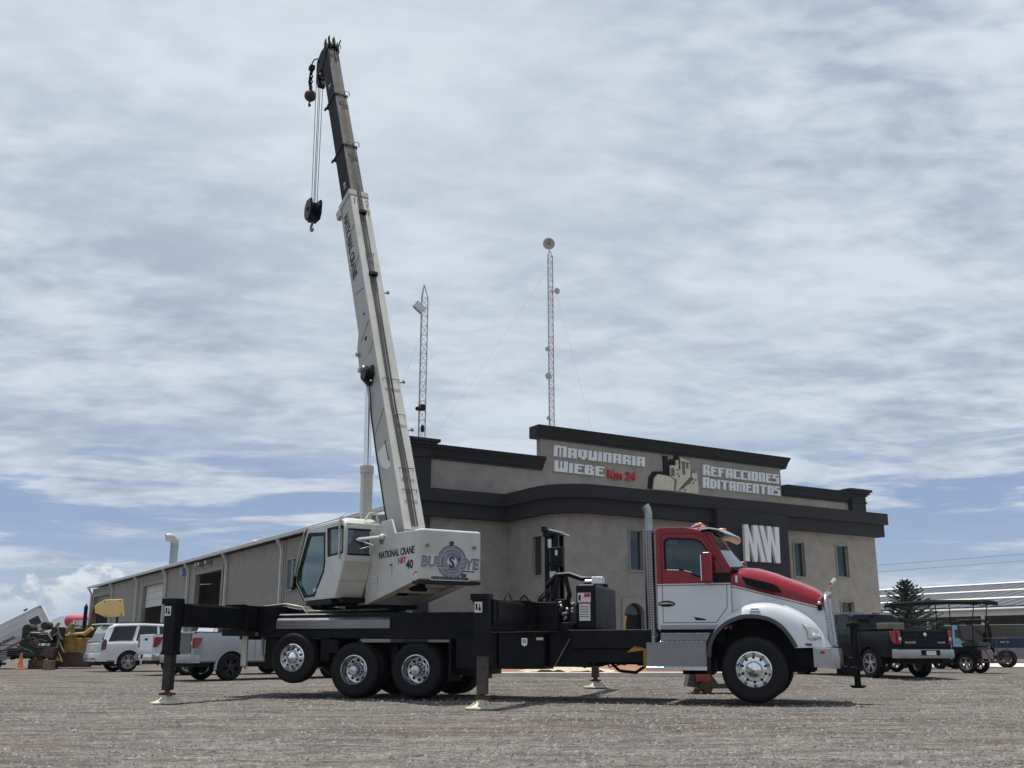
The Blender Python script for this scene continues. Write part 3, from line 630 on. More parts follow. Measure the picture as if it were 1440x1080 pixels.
for row, (ya, yb) in enumerate(((.6, 4.6), (5.6, 9.8), (10.8, 15.6))):
    mb = MB(); x = -21.
    while x < 33:
        mb.cur = 0; z = lambda y: 4.10+y*ta
        mb.add([(x+.05, -ya, z(ya)), (x+1.12, -ya, z(ya)), (x+1.12, -(ya+yb)/2+.04, z((ya+yb)/2-.04)), (x+.05, -(ya+yb)/2+.04, z((ya+yb)/2-.04))], [(0, 1, 2, 3)])
        mb.add([(x+.05, -(ya+yb)/2-.04, z((ya+yb)/2+.04)), (x+1.12, -(ya+yb)/2-.04, z((ya+yb)/2+.04)), (x+1.12, -yb, z(yb)), (x+.05, -yb, z(yb))], [(0, 1, 2, 3)])
        mb.cur = 1
        mb.add([(x, -ya, z(ya)-.01), (x+1.2, -ya, z(ya)-.01), (x+1.2, -yb, z(yb)-.01), (x, -yb, z(yb)-.01)], [(0, 1, 2, 3)])
        x += 1.2
    o = mb.build('solar_panel_row', [PAN, PFR], sh, smooth=0, keep=True)
for ya in (5.1, 10.3, 15.9):
    mb = MB(); mb.add([(-23, -ya+.42, 4.16+(ya-.42)*ta), (35, -ya+.42, 4.16+(ya-.42)*ta), (35, -ya-.42, 4.16+(ya+.42)*ta), (-23, -ya-.42, 4.16+(ya+.42)*ta)], [(0, 1, 2, 3)]); mb.build('roof_walkway', WHB, sh, smooth=0)
# power line far right
pl = thing('power_line', 'thin electric wires crossing the sky above the solar shed', 'power line', (30, 95, 0), 90)
for dz in (0, 1.1):
    mb = MB(); P = [(-12+4*i, 0, 6.6+.3*i+dz*.55) for i in range(16)]; mb.tube(P, .014, 4); mb.build('wire', BLKM, pl)
mb = MB(); mb.cyl((-12, 0, 0), (-12, 0, 7.4), .14, .1, 10); mb.cyl((48, 0, 0), (48, 0, 12.0), .14, .1, 10); mb.build('pole', mat('pole_wood', (.10, .08, .06), .9, var=.3), pl)
# ================================================================== CRANE TRUCK (frame: x forward, y away from the near side, z up)
T = thing('crane_truck', 'red and white truck carrying a cream crane, boom raised and outriggers down', 'crane truck', (4.17, 18.2, 0), 107.6)
def wheel(par, x, y, z, R, Wd, kind, sgn=1, name='wheel', lab=None):
    """outer face at y, tyre extends towards y+sgn*Wd"""
    mb = MB(); s = sgn; r = R*.53 if kind != 'car' else R*.66
    prof = [(r, .05), (r+.02, .015), (R*.78, -.005), (R*.9, .0), (R*.965, .02), (R, .055), (R, Wd-.055), (R*.965, Wd-.02), (R*.8, Wd), (r, Wd-.05)]
    mb.lathe([(a, h*s) for a, h in prof], (x, y, z), 'y', 56)
    # tread grooves: shallow blocks round the rim
    nb = 44
    for k in range(nb):
        t = 2*pi*k/nb
        for j in range(3):
            h0 = .06+(Wd-.12)*j/3+.01; h1 = .06+(Wd-.12)*(j+1)/3-.01; rr = R+.007; d = pi/nb*.72
            o = []
            for (tt, hh) in ((t-d, h0), (t+d, h0), (t+d, h1), (t-d, h1)): o.append((x+(R-.002)*cos(tt), y+s*hh, z+(R-.002)*sin(tt)))
            for (tt, hh) in ((t-d*.9, h0+.004), (t+d*.9, h0+.004), (t+d*.9, h1-.004), (t-d*.9, h1-.004)): o.append((x+rr*cos(tt), y+s*hh, z+rr*sin(tt)))
            mb.add(o, [(4, 5, 6, 7), (0, 1, 5, 4), (1, 2, 6, 5), (2, 3, 7, 6), (3, 0, 4, 7)])
    w_ = mb.build(name, RUB, par, smooth=40)
    if lab: w_['label'] = lab
    mb = MB()
    if kind == 'steer':
        mb.lathe([(a, h*s) for a, h in [(r, .05), (r+.012, .0), (r-.005, -.012), (r-.03, .02), (r*.86, .075), (r*.80, .055), (r*.62, .03), (r*.5, .03), (r*.47, -.02), (r*.40, -.05), (r*.30, -.065), (r*.22, -.10), (.001, -.13)]], (x, y, z), 'y', 48)
        hr, hy, nh, hs = r*.70, .035, 10, .024
    elif kind == 'drive':
        mb.lathe([(a, h*s) for a, h in [(r, .05), (r+.012, .0), (r-.005, -.01), (r-.025, .03), (r-.035, .14), (r*.86, .17), (r*.6, .20), (r*.48, .19), (r*.42, .05), (r*.36, -.02), (r*.30, -.045), (.001, -.055)]], (x, y, z), 'y', 48)
        hr, hy, nh, hs = r*.68, .185, 10, .026
    else:
        mb.lathe([(a, h*s) for a, h in [(r, .05), (r+.008, .0), (r-.012, .0), (r-.02, .04), (r*.90, .10), (r*.9, Wd*.8)]], (x, y, z), 'y', 40)
        mb.lathe([(a, h*s) for a, h in [(r*.34, .07), (r*.30, .03), (r*.15, .02), (.001, .02)]], (x, y, z), 'y', 20)
        ns = 5 if kind == 'car' else 6
        for k in range(ns):
            t = 2*pi*k/ns+.3
            for da in (-.17, .17):
                c, sn = cos(t+da*.45), sin(t+da*.45); c2, s2 = cos(t+da*1.1), sin(t+da*1.1); q = r*.075
                a0 = (x+c*r*.2, z+sn*r*.2); a1_ = (x+c2*r*.94, z+s2*r*.94)
                mb.add([(a0[0]-sn*q, y+s*.03, a0[1]+c*q), (a0[0]+sn*q, y+s*.03, a0[1]-c*q), (a1_[0]+s2*q, y+s*.02, a1_[1]-c2*q), (a1_[0]-s2*q, y+s*.02, a1_[1]+c2*q),
                        (a0[0]-sn*q, y+s*.08, a0[1]+c*q), (a0[0]+sn*q, y+s*.08, a0[1]-c*q), (a1_[0]+s2*q, y+s*.09, a1_[1]-c2*q), (a1_[0]-s2*q, y+s*.09, a1_[1]+c2*q)],
                       [(0, 1, 2, 3), (4, 7, 6, 5), (0, 4, 5, 1), (1, 5, 6, 2), (2, 6, 7, 3), (3, 7, 4, 0)])
        nh = 0
    return w_, mb, (locals().get('hr'), locals().get('hy'), nh, locals().get('hs'), r)
def truckwheel(x, y, z, R, Wd, kind, s=1, rim=True, lab=None):
    w_, mb, (hr, hy, nh, hs, r) = wheel(T, x, y, z, R, Wd, kind, s, lab=lab)
    if not rim: return w_
    rm = mb.build('rim', CHR if kind == 'steer' else ALU, w_, smooth=35)
    mb = MB()
    for k in range(nh):
        t = 2*pi*(k+.5)/nh; mb.cyl((x+hr*cos(t), y+s*(hy-.012), z+hr*sin(t)), (x+hr*cos(t), y+s*(hy+.03), z+hr*sin(t)), hs, n=12)
    mb.build('rim_hole', DARK, w_)
    mb = MB(); q = r*.52
    for k in range(10):
        t = 2*pi*k/10; yy = y+s*(hy-.01); mb.cyl((x+q*cos(t), yy+s*.02, z+q*sin(t)), (x+q*cos(t), yy-s*.045, z+q*sin(t)), .017, .011, 8)
    mb.build('wheel_nut', CHR, w_)
    if kind == 'steer':
        mb = MB(); n = 8; P = (x, y-s*.15, z)
        for k in range(n):
            t, t2 = 2*pi*k/n, 2*pi*(k+1)/n; q2 = r*.24
            mb.add([P, (x+q2*cos(t), y-s*.09, z+q2*sin(t)), (x+q2*cos(t2), y-s*.09, z+q2*sin(t2))], [(0, 1, 2)])
        mb.build('hub_cap', CHR, w_, smooth=0)
    return w_
truckwheel(0, .0, .595, .555, .38, 'steer'); truckwheel(0, 2.5, .595, .555, .38, 'steer', -1, False)
for x, z in ((-7.60, .545), (-6.30, .555)):
    truckwheel(x, .0, z, .515, .27, 'drive'); truckwheel(x, .33, z, .515, .27, 'drive', 1, False)
    truckwheel(x, 2.5, z, .515, .27, 'drive', -1, False); truckwheel(x, 2.17, z, .515, .27, 'drive', -1, False)
truckwheel(-8.97, .02, .775, .485, .29, 'steer'); truckwheel(-8.97, 2.48, .775, .485, .29, 'steer', -1, False)
# axles and frame rails
mb = MB()
for x, z in ((0, .6), (-7.6, .55), (-6.3, .55), (-8.97, .78)):
    mb.cyl((x, .5, z), (x, 2.0, z), .075); 
for x in (-7.6, -6.3): mb.sph((x, 1.25, .58), .24, 14)
mb.build('axle', BLKM, T)
mb = MB()
for y in (.80, 1.62): mb.box(-9.55, 1.02, y, y+.09, .78, 1.07)
mb.box(-9.2, -5.5, .72, 1.78, .62, 1.04); mb.box(-5.5, -1.8, .5, 2.0, .70, 1.0)
for x in (-8.3, -6.95, -5.7): mb.box(x, x+.12, .3, 2.2, .5, .98)
mb.build('frame', BLKM, T)
# torsion box body under the crane
mb = MB(); mb.prism([(-9.75, 1.17), (-5.60, 1.12), (-5.0, 1.12), (-5.0, 1.635), (-9.75, 1.60)], .12, 2.38); mb.build('deck_body', BLK, T, bev=.012)
mb = MB(); mb.box(-9.7, -9.3, .2, 2.3, .55, 1.16); mb.box(-8.42, -8.22, .15, .5, .7, 1.16); mb.box(-5.62, -5.3, .3, 2.2, .45, 1.12); mb.box(-8.2, -8.0, .1, .42, .86, 1.12)
mb.tube([(-8.3, .2, .85), (-8.15, .25, .7), (-8.3, .4, .6), (-8.5, .5, .62)], .02, 6); mb.build('hanger_bracket', BLKM, T, bev=.01)
# mud flaps between wheels
mb = MB(); mb.box(-5.63, -5.60, .02, .62, .35, 1.12); mb.box(-5.63, -5.60, 1.9, 2.48, .35, 1.12); mb.build('mud_flap', RUB, T)
# aluminium catwalk
mb = MB(); mb.prism([(.10, 1.335), (.075, 1.335), (.075, 1.50), (.20, 1.63), (.9, 1.63), (.9, 1.615), (.215, 1.60), (.10, 1.49)], -9.40, -6.90, 'x')
mb.build('catwalk', DIAM, T, smooth=0)
# rear outrigger box, beams and legs (two cross boxes, four legs)
def leg(x, y, z0, label=None, sgn=-1):
    """jack leg: outer sleeve is the part; inner tube, foot pad are its pieces"""
    g = gz(*(Vector((4.17, 18.2, 0))+Vector((x*.953+y*.302, -x*.302+y*.953, 0))).xy)
    mb = MB(); h = .115
    mb.box(x-h, x+h, y-h, y+h, .84, 1.78); mb.box(x-h-.07, x+h+.02, y-h-.015, y+h+.015, 1.72, 1.83)
    mb.prism([(x-h-.09, 1.80), (x-h, 1.80), (x-h, 1.60), (x-h-.05, 1.70)], y-h*.6, y+h*.6); mb.box(x-h-.012, x+h+.012, y-h-.012, y+h+.012, .84, .90)
    o = mb.build('outrigger_leg', BLK, T, bev=.012)
    mb = MB(); mb.box(x-.078, x+.078, y-.078, y+.078, g+.235, .9); mb.build('jack_tube', mat('jack_steel', (.085, .075, .065), .5, .3, var=.5, vs=6) if x > -8 else mat('jack_dark', (.022, .019, .017), .6, var=.5, vs=6), o, bev=.008)
    mb = MB(); mb.cyl((x, y, g+.17), (x, y, g+.25), .045); mb.cyl((x, y, g+.155), (x, y, g+.20), .085, .075, 14)
    for k in range(5): mb.box(x-.10+.05*k-.012, x-.10+.05*k+.012, y-.09, y+.09, g+.15, g+.19)
    mb.build('ball_joint', RUST, o)
    mb = MB(); mb.lathe([(.001, 0), (.27, 0), (.285, .012), (.28, .028), (.22, .045), (.13, .085), (.085, .15), (.001, .16)], (x, y, g+.003), 'z', 28)
    for k in range(8):
        t = 2*pi*k/8; c, s_ = cos(t), sin(t); q = .008
        mb.add([(x+.07*c-q*s_, y+.07*s_+q*c, g+.15), (x+.07*c+q*s_, y+.07*s_-q*c, g+.15), (x+.25*c+q*s_, y+.25*s_-q*c, g+.042), (x+.25*c-q*s_, y+.25*s_+q*c, g+.042), (x+.07*c-q*s_, y+.07*s_+q*c, g+.02), (x+.07*c+q*s_, y+.07*s_-q*c, g+.02)], [(0, 1, 2, 3), (0, 3, 4), (1, 5, 2)])
    mb.build('foot_pad', IVORY, o, smooth=45)
    mb = MB(); mb.box(x+h-.22, x+h-.09, y-h-.006, y-h-.001, 1.52, 1.69); mb.cur = 1; mb.box(x+h-.20, x+h-.17, y-h-.010, y-h-.007, 1.56, 1.66); mb.box(x+h-.15, x+h-.11, y-h-.010, y-h-.007, 1.55, 1.60); mb.box(x+h-.14, x+h-.125, y-h-.010, y-h-.007, 1.6, 1.66)
    mb.build('warning_decal', [DECW, DECB], o, smooth=0)
    return o
for x, yn, yf in ((-10.0, -2.5, 4.9), (-4.1, -2.44, 5.6)):
    leg(x, yn, 0); leg(x, yf, 0, sgn=1)
    dx = .0
    mb = MB(); mb.box(x-.12, x+.15, yn+.12, 1.2, 1.33, 1.745); mb.box(x+.155, x+.17, yn+.3, -.5, 1.36, 1.72); mb.build('outrigger_beam', BLK, T, bev=.012)
    mb = MB(); mb.box(x+.16, x+.42, 1.26, yf-.12, 1.33, 1.745); mb.build('outrigger_beam', BLK, T, bev=.012)
    # outer housing with slanted end flange
    mb = MB(); mb.box(x-.17, x+.20, -.45, 2.45, 1.27, 1.79); mb.box(x+.205, x+.58, .05, 2.95, 1.27, 1.79); mb.build('outrigger_box', BLK, T, bev=.012)
    mb = MB(); mb.plate([(-.56, 1.80), (-.46, 1.80), (-.30, 1.25), (-.40, 1.25)], [], x-.2, x+.24, 'x'); mb.build('end_flange', BLK, T, bev=.008)
mb = MB(); mb.cur = 0
mb.box(-9.845, -9.842, -1.95, -1.6, 1.66, 1.71); mb.box(-9.845, -9.842, -1.05, -.72, 1.66, 1.71); mb.build('beam_decal', DECW, T, smooth=0)
mb = MB(); mb.box(-10.7, -9.7, .15, 2.35, 1.2, 1.60); mb.box(-10.5, -9.7, .5, 2.0, 1.13, 1.2); mb.build('rear_crossmember', BLK, T, bev=.012)
# wooden/white post pair and white cover plates below the rear box
mb = MB(); mb.box(-10.30, -10.17, .28, .34, .60, 1.21); mb.box(-9.98, -9.92, .5, .56, .80, 1.20); mb.build('guard_post', mat('guard_cream', (.50, .48, .42), .6, var=.2), T, bev=.01)
mb = MB(); mb.box(-9.85, -9.45, .4, .5, .74, .84); mb.box(-9.86, -9.80, .06, .09, 1.20, 1.28); mb.build('tail_bracket', STEEL, T)
# deck top clutter: curved fenders, hoses and reel behind the catwalk
mb = MB()
for (x, y, r) in ((-9.55, 1.0, .33), (-8.75, 1.35, .3), (-8.05, 1.9, .36), (-7.75, 2.25, .3)):
    rings = []
    for k in range(11):
        t = pi*k/10; rings.append([(x-r*1.15*cos(t), y+dy, 1.60+.26*sin(t)+dz) for dy, dz in ((-.2, -.02), (-.2, 0), (.25, 0), (.25, -.02))])
    mb.loft(rings, True, True)
mb.build('deck_fender', BLK, T, smooth=40)
mb = MB()
for k in range(7):
    z = 1.70+.03*(k % 3); mb.tube([(-9.9, .6+.11*k, 1.62), (-9.6, .5+.12*k, z+.1), (-9.2, .6+.1*k, z+.03), (-8.6, .7+.1*k, z), (-8.1, .8+.08*k, 1.66)], .022, 6)
mb.build('deck_hose', HOSE, T)
mb = MB(); mb.tube([(-9.95, .5, 1.6), (-9.95, .5, 1.80), (-9.45, .5, 1.84), (-9.1, .55, 1.78), (-8.95, .55, 1.62)], .018, 6); mb.tube([(-8.9, .4, 1.68), (-7.1, .4, 1.71)], .022, 6); mb.build('deck_rail', STEEL, T)
# tool boxes between front leg and cab
for (x0, x1) in ((-5.54, -4.72), (-4.68, -3.78)):
    mb = MB(); mb.box(x0, x1, .12, .75, .58, 1.225); mb.box(x0+.03, x1-.03, .105, .119, .61, 1.17); mb.box(x0-.01, x1+.01, .09, .76, 1.228, 1.25); b_ = mb.build('tool_box', BLK, T, bev=.01)
    mb = MB(); xc = x0+.55 if x0 < -5 else x0+.52; mb.prism([(xc-.055, 1.14), (xc+.055, 1.14), (xc+.055, 1.02), (xc, .985), (xc-.055, 1.02)], .085, .104); mb.build('latch', CHR, b_, bev=.004)
    mb = MB(); mb.prism([(xc-.035, 1.12), (xc+.035, 1.12), (xc+.035, 1.04), (xc-.035, 1.04)], .078, .084); mb.build('latch_handle', ALUD, b_)
mb = MB(); mb.box(-3.93, -3.80, .095, .104, 1.10, 1.15); mb.build('beam_decal', DECW, T, smooth=0)
mb = MB(); mb.tube([(-3.62, .2, .62), (-3.32, .2, 1.12)], .012, 6); mb.build('step_rod', STEEL, T)
# boxes and machinery mass between tool boxes and cab
mb = MB(); mb.box(-3.75, -3.0, .3, .8, .62, 1.26); mb.box(-3.3, -1.8, .18, .8, .95, 1.275); mb.box(-3.35, -1.8, .17, 2.3, 1.255, 1.285); mb.box(-3.0, -1.9, .25, .8, .70, .95)
mb.prism([(-3.75, .62), (-3.1, .60), (-2.95, .75), (-2.95, 1.0), (-3.75, 1.0)], .9, 2.0); mb.box(-3.2, -1.9, 1.0, 2.2, .66, .95)
mb.build('chassis_box', BLK, T, bev=.012)
mb = MB(); mb.box(-5.0, -3.3, .2, 2.3, 1.28, 1.42); mb.box(-4.95, -4.3, .35, 2.2, 1.4, 1.86); mb.box(-4.2, -3.55, .5, 1.9, 1.4, 1.72); mb.cyl((-4.6, .32, 1.62), (-3.9, .32, 1.62), .11); mb.cyl((-3.7, .4, 1.5), (-3.7, 1.3, 1.5), .16)
mb.box(-3.62, -3.42, .35, .7, 1.32, 1.85); mb.sph((-3.55, .34, 1.62), .12, 10); mb.build('hydraulic_gear', BLK, T, bev=.01)
rnd = random.Random(3)
mb = MB()
for k in range(26):
    x = -4.7+1.0*rnd.random(); y = .25+.9*rnd.random(); z = 1.35+.25*rnd.random(); h = .25+.22*rnd.random(); l = .2+.25*rnd.random()
    mb.tube([(x, y, z), (x+l*.2, y-.03, z+h*.7), (x+l*.5, y, z+h), (x+l*.85, y+.03, z+h*.6), (x+l, y+.1, z)], .014+.008*rnd.random(), 6)
for k in range(14):
    x = -3.4+1.4*rnd.random(); y = .3+1.2*rnd.random(); mb.tube([(x, y, .95), (x+.1, y, .72-.12*rnd.random()), (x+.3, y, .66), (x+.5, y+.1, .9)], .016, 6)
mb.tube([(-2.75, .8, .75), (-2.5, .7, .55), (-2.2, .7, .52), (-1.95, .8, .68)], .03, 6)
mb.build('hydraulic_hose', HOSE, T)
mb = MB()
for k in range(12):
    x = -3.75+.5*rnd.random(); z = 1.35+.45*rnd.random(); mb.cyl((x, .3, z), (x+.05, .3, z+.02), .028, n=6)
for p in ((-3.50, .28, 1.72), (-3.46, .28, 1.58), (-3.38, .28, 1.66)): mb.sph(p, .035, 8)
mb.build('hose_fitting', ALUD, T)
mb = MB(); mb.tube([(-3.85, .3, 1.58), (-3.75, .25, 1.62), (-3.6, .25, 1.55)], .012, 6); mb.tube([(-3.9, .2, 1.42), (-3.8, .2, 1.5), (-3.62, .2, 1.62), (-3.5, .22, 1.65)], .012, 6); mb.build('pipe', STEEL, T)
mb = MB(); mb.prism([(-2.25, .88), (-1.95, .92), (-1.95, .97), (-2.1, 1.0)], .18, .26); mb.box(-1.95, -1.82, .18, .3, .62, .95); mb.build('yellow_strap', mat('strap_yellow', (.35, .20, .03), .7), T)
# boom rest mast with valve box
mb = MB()
for y in (1.05, 1.45):
    mb.box(-4.03, -3.95, y, y+.1, 1.3, 3.24); mb.box(-3.83, -3.75, y, y+.1, 1.3, 3.18)
    for k in range(4): mb.fbox((-3.96, y+.02, 1.7+.4*k), (.14, 0, .3), (0, .05, 0), (0, 0, .03))
mb.box(-4.07, -3.97, .95, 1.65, 3.20, 3.31); mb.box(-4.05, -3.88, 1.0, 1.6, 3.1, 3.2); mb.box(-3.87, -3.83, 1.1, 1.5, 1.4, 3.15); mb.build('boom_rest', BLK, T, bev=.008)
mb = MB(); mb.fbox((-3.92, .98, 3.235), (.26, 0, -.07), (0, .65, 0), (0, 0, .03)); mb.build('rest_bar', ALU, T)
mb = MB(); mb.box(-3.84, -3.62, .86, 1.04, 2.5, 2.88); mb.box(-3.92, -3.80, .9, 1.04, 1.55, 1.75); b_ = mb.build('control_box', BLKM, T, bev=.012)
mb = MB(); mb.box(-3.76, -3.71, .852, .858, 2.72, 2.82); mb.box(-3.93, -3.86, .95, .96, 2.88, 3.05); mb.box(-3.90, -3.78, .95, .96, 2.30, 2.42); mb.box(-3.86, -3.80, .95, .96, 1.5, 1.7); mb.build('label_plate', DECW, b_, smooth=0)
mb = MB(); mb.tube([(-3.93, .8, 2.12), (-3.7, .75, 2.33), (-3.45, .75, 2.34), (-3.2, .75, 2.25), (-2.98, .7, 2.24)], .05, 10)
mb.tube([(-3.68, .75, 2.3), (-3.74, .75, 1.95), (-3.62, .75, 1.6)], .06, 10); mb.tube([(-3.52, .72, 2.3), (-3.44, .72, 1.95), (-3.58, .72, 1.55)], .045, 10); mb.build('large_hose', HOSE, T)
mb = MB(); mb.cyl((-2.98, .7, 2.24), (-2.93, .7, 2.26), .03); mb.cyl((-2.93, .7, 2.13), (-2.93, .7, 2.26), .03)
mb.cyl((-3.05, .5, 2.17), (-2.72, .5, 2.19), .045, n=10); mb.sph((-3.06, .5, 2.17), .05); mb.box(-2.94, -2.72, .42, .58, 2.13, 2.26); mb.build('tank_fitting', ALU, T, bev=.006)
# hydraulic tank
mb = MB(); mb.box(-3.22, -2.84, .3, 2.16, 1.29, 2.12); tk = mb.build('hydraulic_tank', BLK, T, bev=.05, segs=3)
mb = MB(); mb.box(-3.18, -2.93, .293, .297, 1.78, 1.96); mb.box(-3.15, -2.94, .293, .297, 1.45, 1.76); mb.cur = 1; mb.box(-3.17, -2.94, .289, .292, 1.76, 1.79); mb.box(-3.05, -2.94, .289, .292, 1.88, 1.95); mb.cur = 2
for k in range(5): mb.box(-3.13, -2.97, .289, .292, 1.52+.045*k, 1.53+.045*k)
mb.box(-3.16, -3.12, .289, .292, 1.82, 1.92); mb.build('warning_decal', [DECW, DECR, DECB], tk, smooth=0)
mb = MB(); mb.cyl((-2.95, 1.0, 2.12), (-2.95, 1.0, 2.2), .09); mb.build('filler_cap', mat('cap_red', (.25, .04, .03), .5), tk); mb = MB(); mb.cyl((-2.95, 1.6, 2.12), (-2.95, 1.6, 2.19), .07); mb.build('breather_cap', BLKM, tk)
# ---- cab
CY0, CY1 = .20, 2.30
cabo = [(-1.66, 1.28), (-.46, 1.28), (-.34, 1.60), (-.34, 2.28), (-.42, 2.36), (-.72, 2.93), (-.86, 3.04), (-1.10, 3.10), (-1.60, 3.11), (-1.66, 3.05)]
dwin = [(-1.50, 2.36), (-1.20, 2.34), (-1.10, 2.31), (-.99, 2.24), (-.84, 2.19), (-.70, 2.20), (-.61, 2.36), (-.74, 2.70), (-.84, 2.83), (-.95, 2.88), (-1.42, 2.91), (-1.50, 2.86)]
BR = 2.085     # red / white break
def clip(poly, z, up):
    out = []
    for i in range(len(poly)):
        a, b = poly[i], poly[(i+1) % len(poly)]; ia, ib = (a[1] >= z) == up, (b[1] >= z) == up
        if ia: out.append(a)
        if ia != ib: t = (z-a[1])/(b[1]-a[1]); out.append((a[0]+(b[0]-a[0])*t, z))
    return out
mb = MB(); mb.cur = 0
for y0, y1 in ((CY0, CY0+.06), (CY1-.06, CY1)):
    mb.cur = 0; mb.plate(clip(cabo, BR, True), [dwin], y0, y1); mb.cur = 1; mb.plate(clip(cabo, BR, False), [], y0, y1)
# roof loft with rounded edges
rings = []
for x, zt in ((-1.66, 3.03), (-1.60, 3.09), (-1.35, 3.115), (-1.1, 3.11), (-.9, 3.07), (-.80, 3.02)):
    rings.append([(x, CY0+.002, zt-.14), (x, CY0+.03, zt-.05), (x, CY0+.12, zt+.005), (x, CY0+.5, zt+.04), (x, 1.25, zt+.05), (x, CY1-.5, zt+.04), (x, CY1-.12, zt+.005), (x, CY1-.03, zt-.05), (x, CY1-.002, zt-.14)])
mb.cur = 0; mb.loft(rings, False)
mb.cur = 0; mb.box(-1.66, -1.62, CY0+.06, CY1-.06, BR, 3.02); mb.cur = 1; mb.box(-1.66, -1.62, CY0+.06, CY1-.06, 1.28, BR)
mb.cur = 0; mb.box(-.42, -.36, CY0+.06, CY1-.06, 1.28, 2.3)
for y0, y1 in ((CY0+.04, CY0+.13), (CY1-.13, CY1-.04)):  # A-pillars
    mb.add([(-.74, y0, 2.98), (-.66, y0, 2.98), (-.30, y0, 2.30), (-.42, y0, 2.30), (-.74, y1, 2.98), (-.66, y1, 2.98), (-.30, y1, 2.30), (-.42, y1, 2.30)], [(0, 1, 2, 3), (4, 7, 6, 5), (0, 4, 5, 1), (1, 5, 6, 2), (2, 6, 7, 3), (3, 7, 4, 0)])
mb.box(-.86, -.66, CY0+.1, CY1-.1, 2.93, 3.03)
cab = mb.build('cab', [RED, WHT], T, bev=.008)
mb = MB(); mb.box(-1.62, -.42, CY0+.07, CY1-.07, 1.5, 1.56); mb.box(-.8, -.42, CY0+.08, CY1-.08, 1.9, 2.28)
for y in (.55, 1.55): mb.box(-1.45, -1.0, y, y+.45, 1.56, 1.95); mb.fbox((-1.5, y, 1.9), (.12, 0, 0), (0, .45, 0), (-.08, 0, .85))
mb.tube([(-.85, .75+.35*cos(t)*.6, 2.15+.2*sin(t)) for t in [2*pi*k/14 for k in range(15)]], .018, 6); mb.box(-.95, -.6, 1.6, 2.2, 2.2, 2.26); mb.build('cab_interior', BLKM, cab, bev=.02)
mb = MB(); mb.plate([(x*.995+-.005, z) for x, z in dwin], [], CY0+.025, CY0+.03); mb.build('door_window', GLC, cab, smooth=0)
mb = MB(); mb.plate(dwin, [], CY1-.03, CY1-.025); mb.build('door_window', GLK, cab, smooth=0)  # far pane given near-black glass so the cab looks dark inside
# windscreen curved
mb = MB(); P = []
for i in range(9):
    y = CY0+.1+(CY1-CY0-.2)*i/8; b_ = (1-((y-1.25)/.95)**2); P.append([(-.70+b_*.17, y, 2.965), (-.52+b_*.20, y, 2.65), (-.345+b_*.23, y, 2.36+.04*b_)])
mb.quadsheet(P); mb.build('windscreen', GLS, cab, smooth=60)
mb = MB(); P = []
for i in range(9):
    y = CY0+.1+(CY1-CY0-.2)*i/8; b_ = .25*(1-((y-1.25)/.95)**2); P.append([(-.352+b_, y, 2.375+.16*b_), (-.30+b_, y, 2.34+.16*b_), (-.25+b_, y, 2.31)])
mb.quadsheet(P); mb.build('wiper_cowl', BLKM, cab, smooth=60)
mb = MB(); mb.tube([(-.16, .5, 2.39), (-.12, .9, 2.46), (-.13, 1.2, 2.47)], .010, 5); mb.tube([(-.06, 1.3, 2.40), (-.12, 1.7, 2.46), (-.2, 1.95, 2.47)], .010, 5); mb.build('wiper', BLKM, cab)
# window surround seals and chrome trim
def stripe(path, y0, w_, dep, name, m, par, closed=False):
    mb = MB(); n = len(path)
    for i in range(n if closed else n-1):
        (x0, z0), (x1, z1) = path[i], path[(i+1) % n]; d = hypot(x1-x0, z1-z0); nx, nz = -(z1-z0)/d*w_/2, (x1-x0)/d*w_/2
        mb.add([(x0-nx, y0-dep, z0-nz), (x1-nx, y0-dep, z1-nz), (x1+nx, y0-dep, z1+nz), (x0+nx, y0-dep, z0+nz), (x0-nx, y0, z0-nz), (x1-nx, y0, z1-nz), (x1+nx, y0, z1+nz), (x0+nx, y0, z0+nz)],
               [(0, 1, 2, 3), (4, 7, 6, 5), (0, 4, 5, 1), (1, 5, 6, 2), (2, 6, 7, 3), (3, 7, 4, 0)])
    return mb.build(name, m, par, smooth=0)
stripe(dwin, CY0-.001, .028, .006, 'window_seal', BLKM, cab, True)
stripe([(-1.47, 2.345), (-1.25, 2.335)], CY0-.008, .02, .004, 'sill_trim', ALU, cab); stripe([(-1.16, 2.325), (-1.02, 2.285)], CY0-.008, .018, .004, 'sill_trim', ALU, cab)
stripe([(-1.665, BR-.004), (-.34, BR-.004)], CY0-.001, .016, .003, 'pinstripe', DECW, cab); stripe([(-1.665, BR-.026), (-.34, BR-.026)], CY0-.001, .012, .003, 'pinstripe', mat('stripe_maroon', (.10, .008, .02), .3), cab)
door = [(-1.56, 2.95), (-1.57, 1.40), (-.62, 1.40), (-.42, 1.66), (-.40, 2.2), (-.52, 2.42), (-.78, 2.93), (-.95, 2.985), (-1.50, 3.0)]
stripe(door, CY0-.001, .010, .002, 'door_gap', DARK, cab, True)
mb = MB(); mb.prism([(-1.495+.155*cos(t)+.0, 1.735+.052*sin(t)) for t in [2*pi*k/20 for k in range(20)]], CY0-.012, CY0-.001); h_ = mb.build('door_handle', DECB, cab)
mb = MB(); mb.tube([(-1.62, CY0-.02, 1.735), (-1.5, CY0-.045, 1.738), (-1.37, CY0-.02, 1.735)], .014, 6); mb.build('handle_grip', CHR, h_)
mb = MB(); mb.prism([(-1.02, 1.50), (-.80, 1.46), (-.80, 1.44), (-.98, 1.44)], CY0-.006, CY0-.001); mb.build('door_emblem', DECB, cab, smooth=0)
mb = MB(); mb.prism([(-1.62, 1.285), (-.50, 1.285), (-.50, 1.36), (-1.62, 1.36)], CY0-.02, CY0-.001); mb.build('sill_panel', mat('sill_grey', (.30, .31, .33), .4), cab, bev=.006)
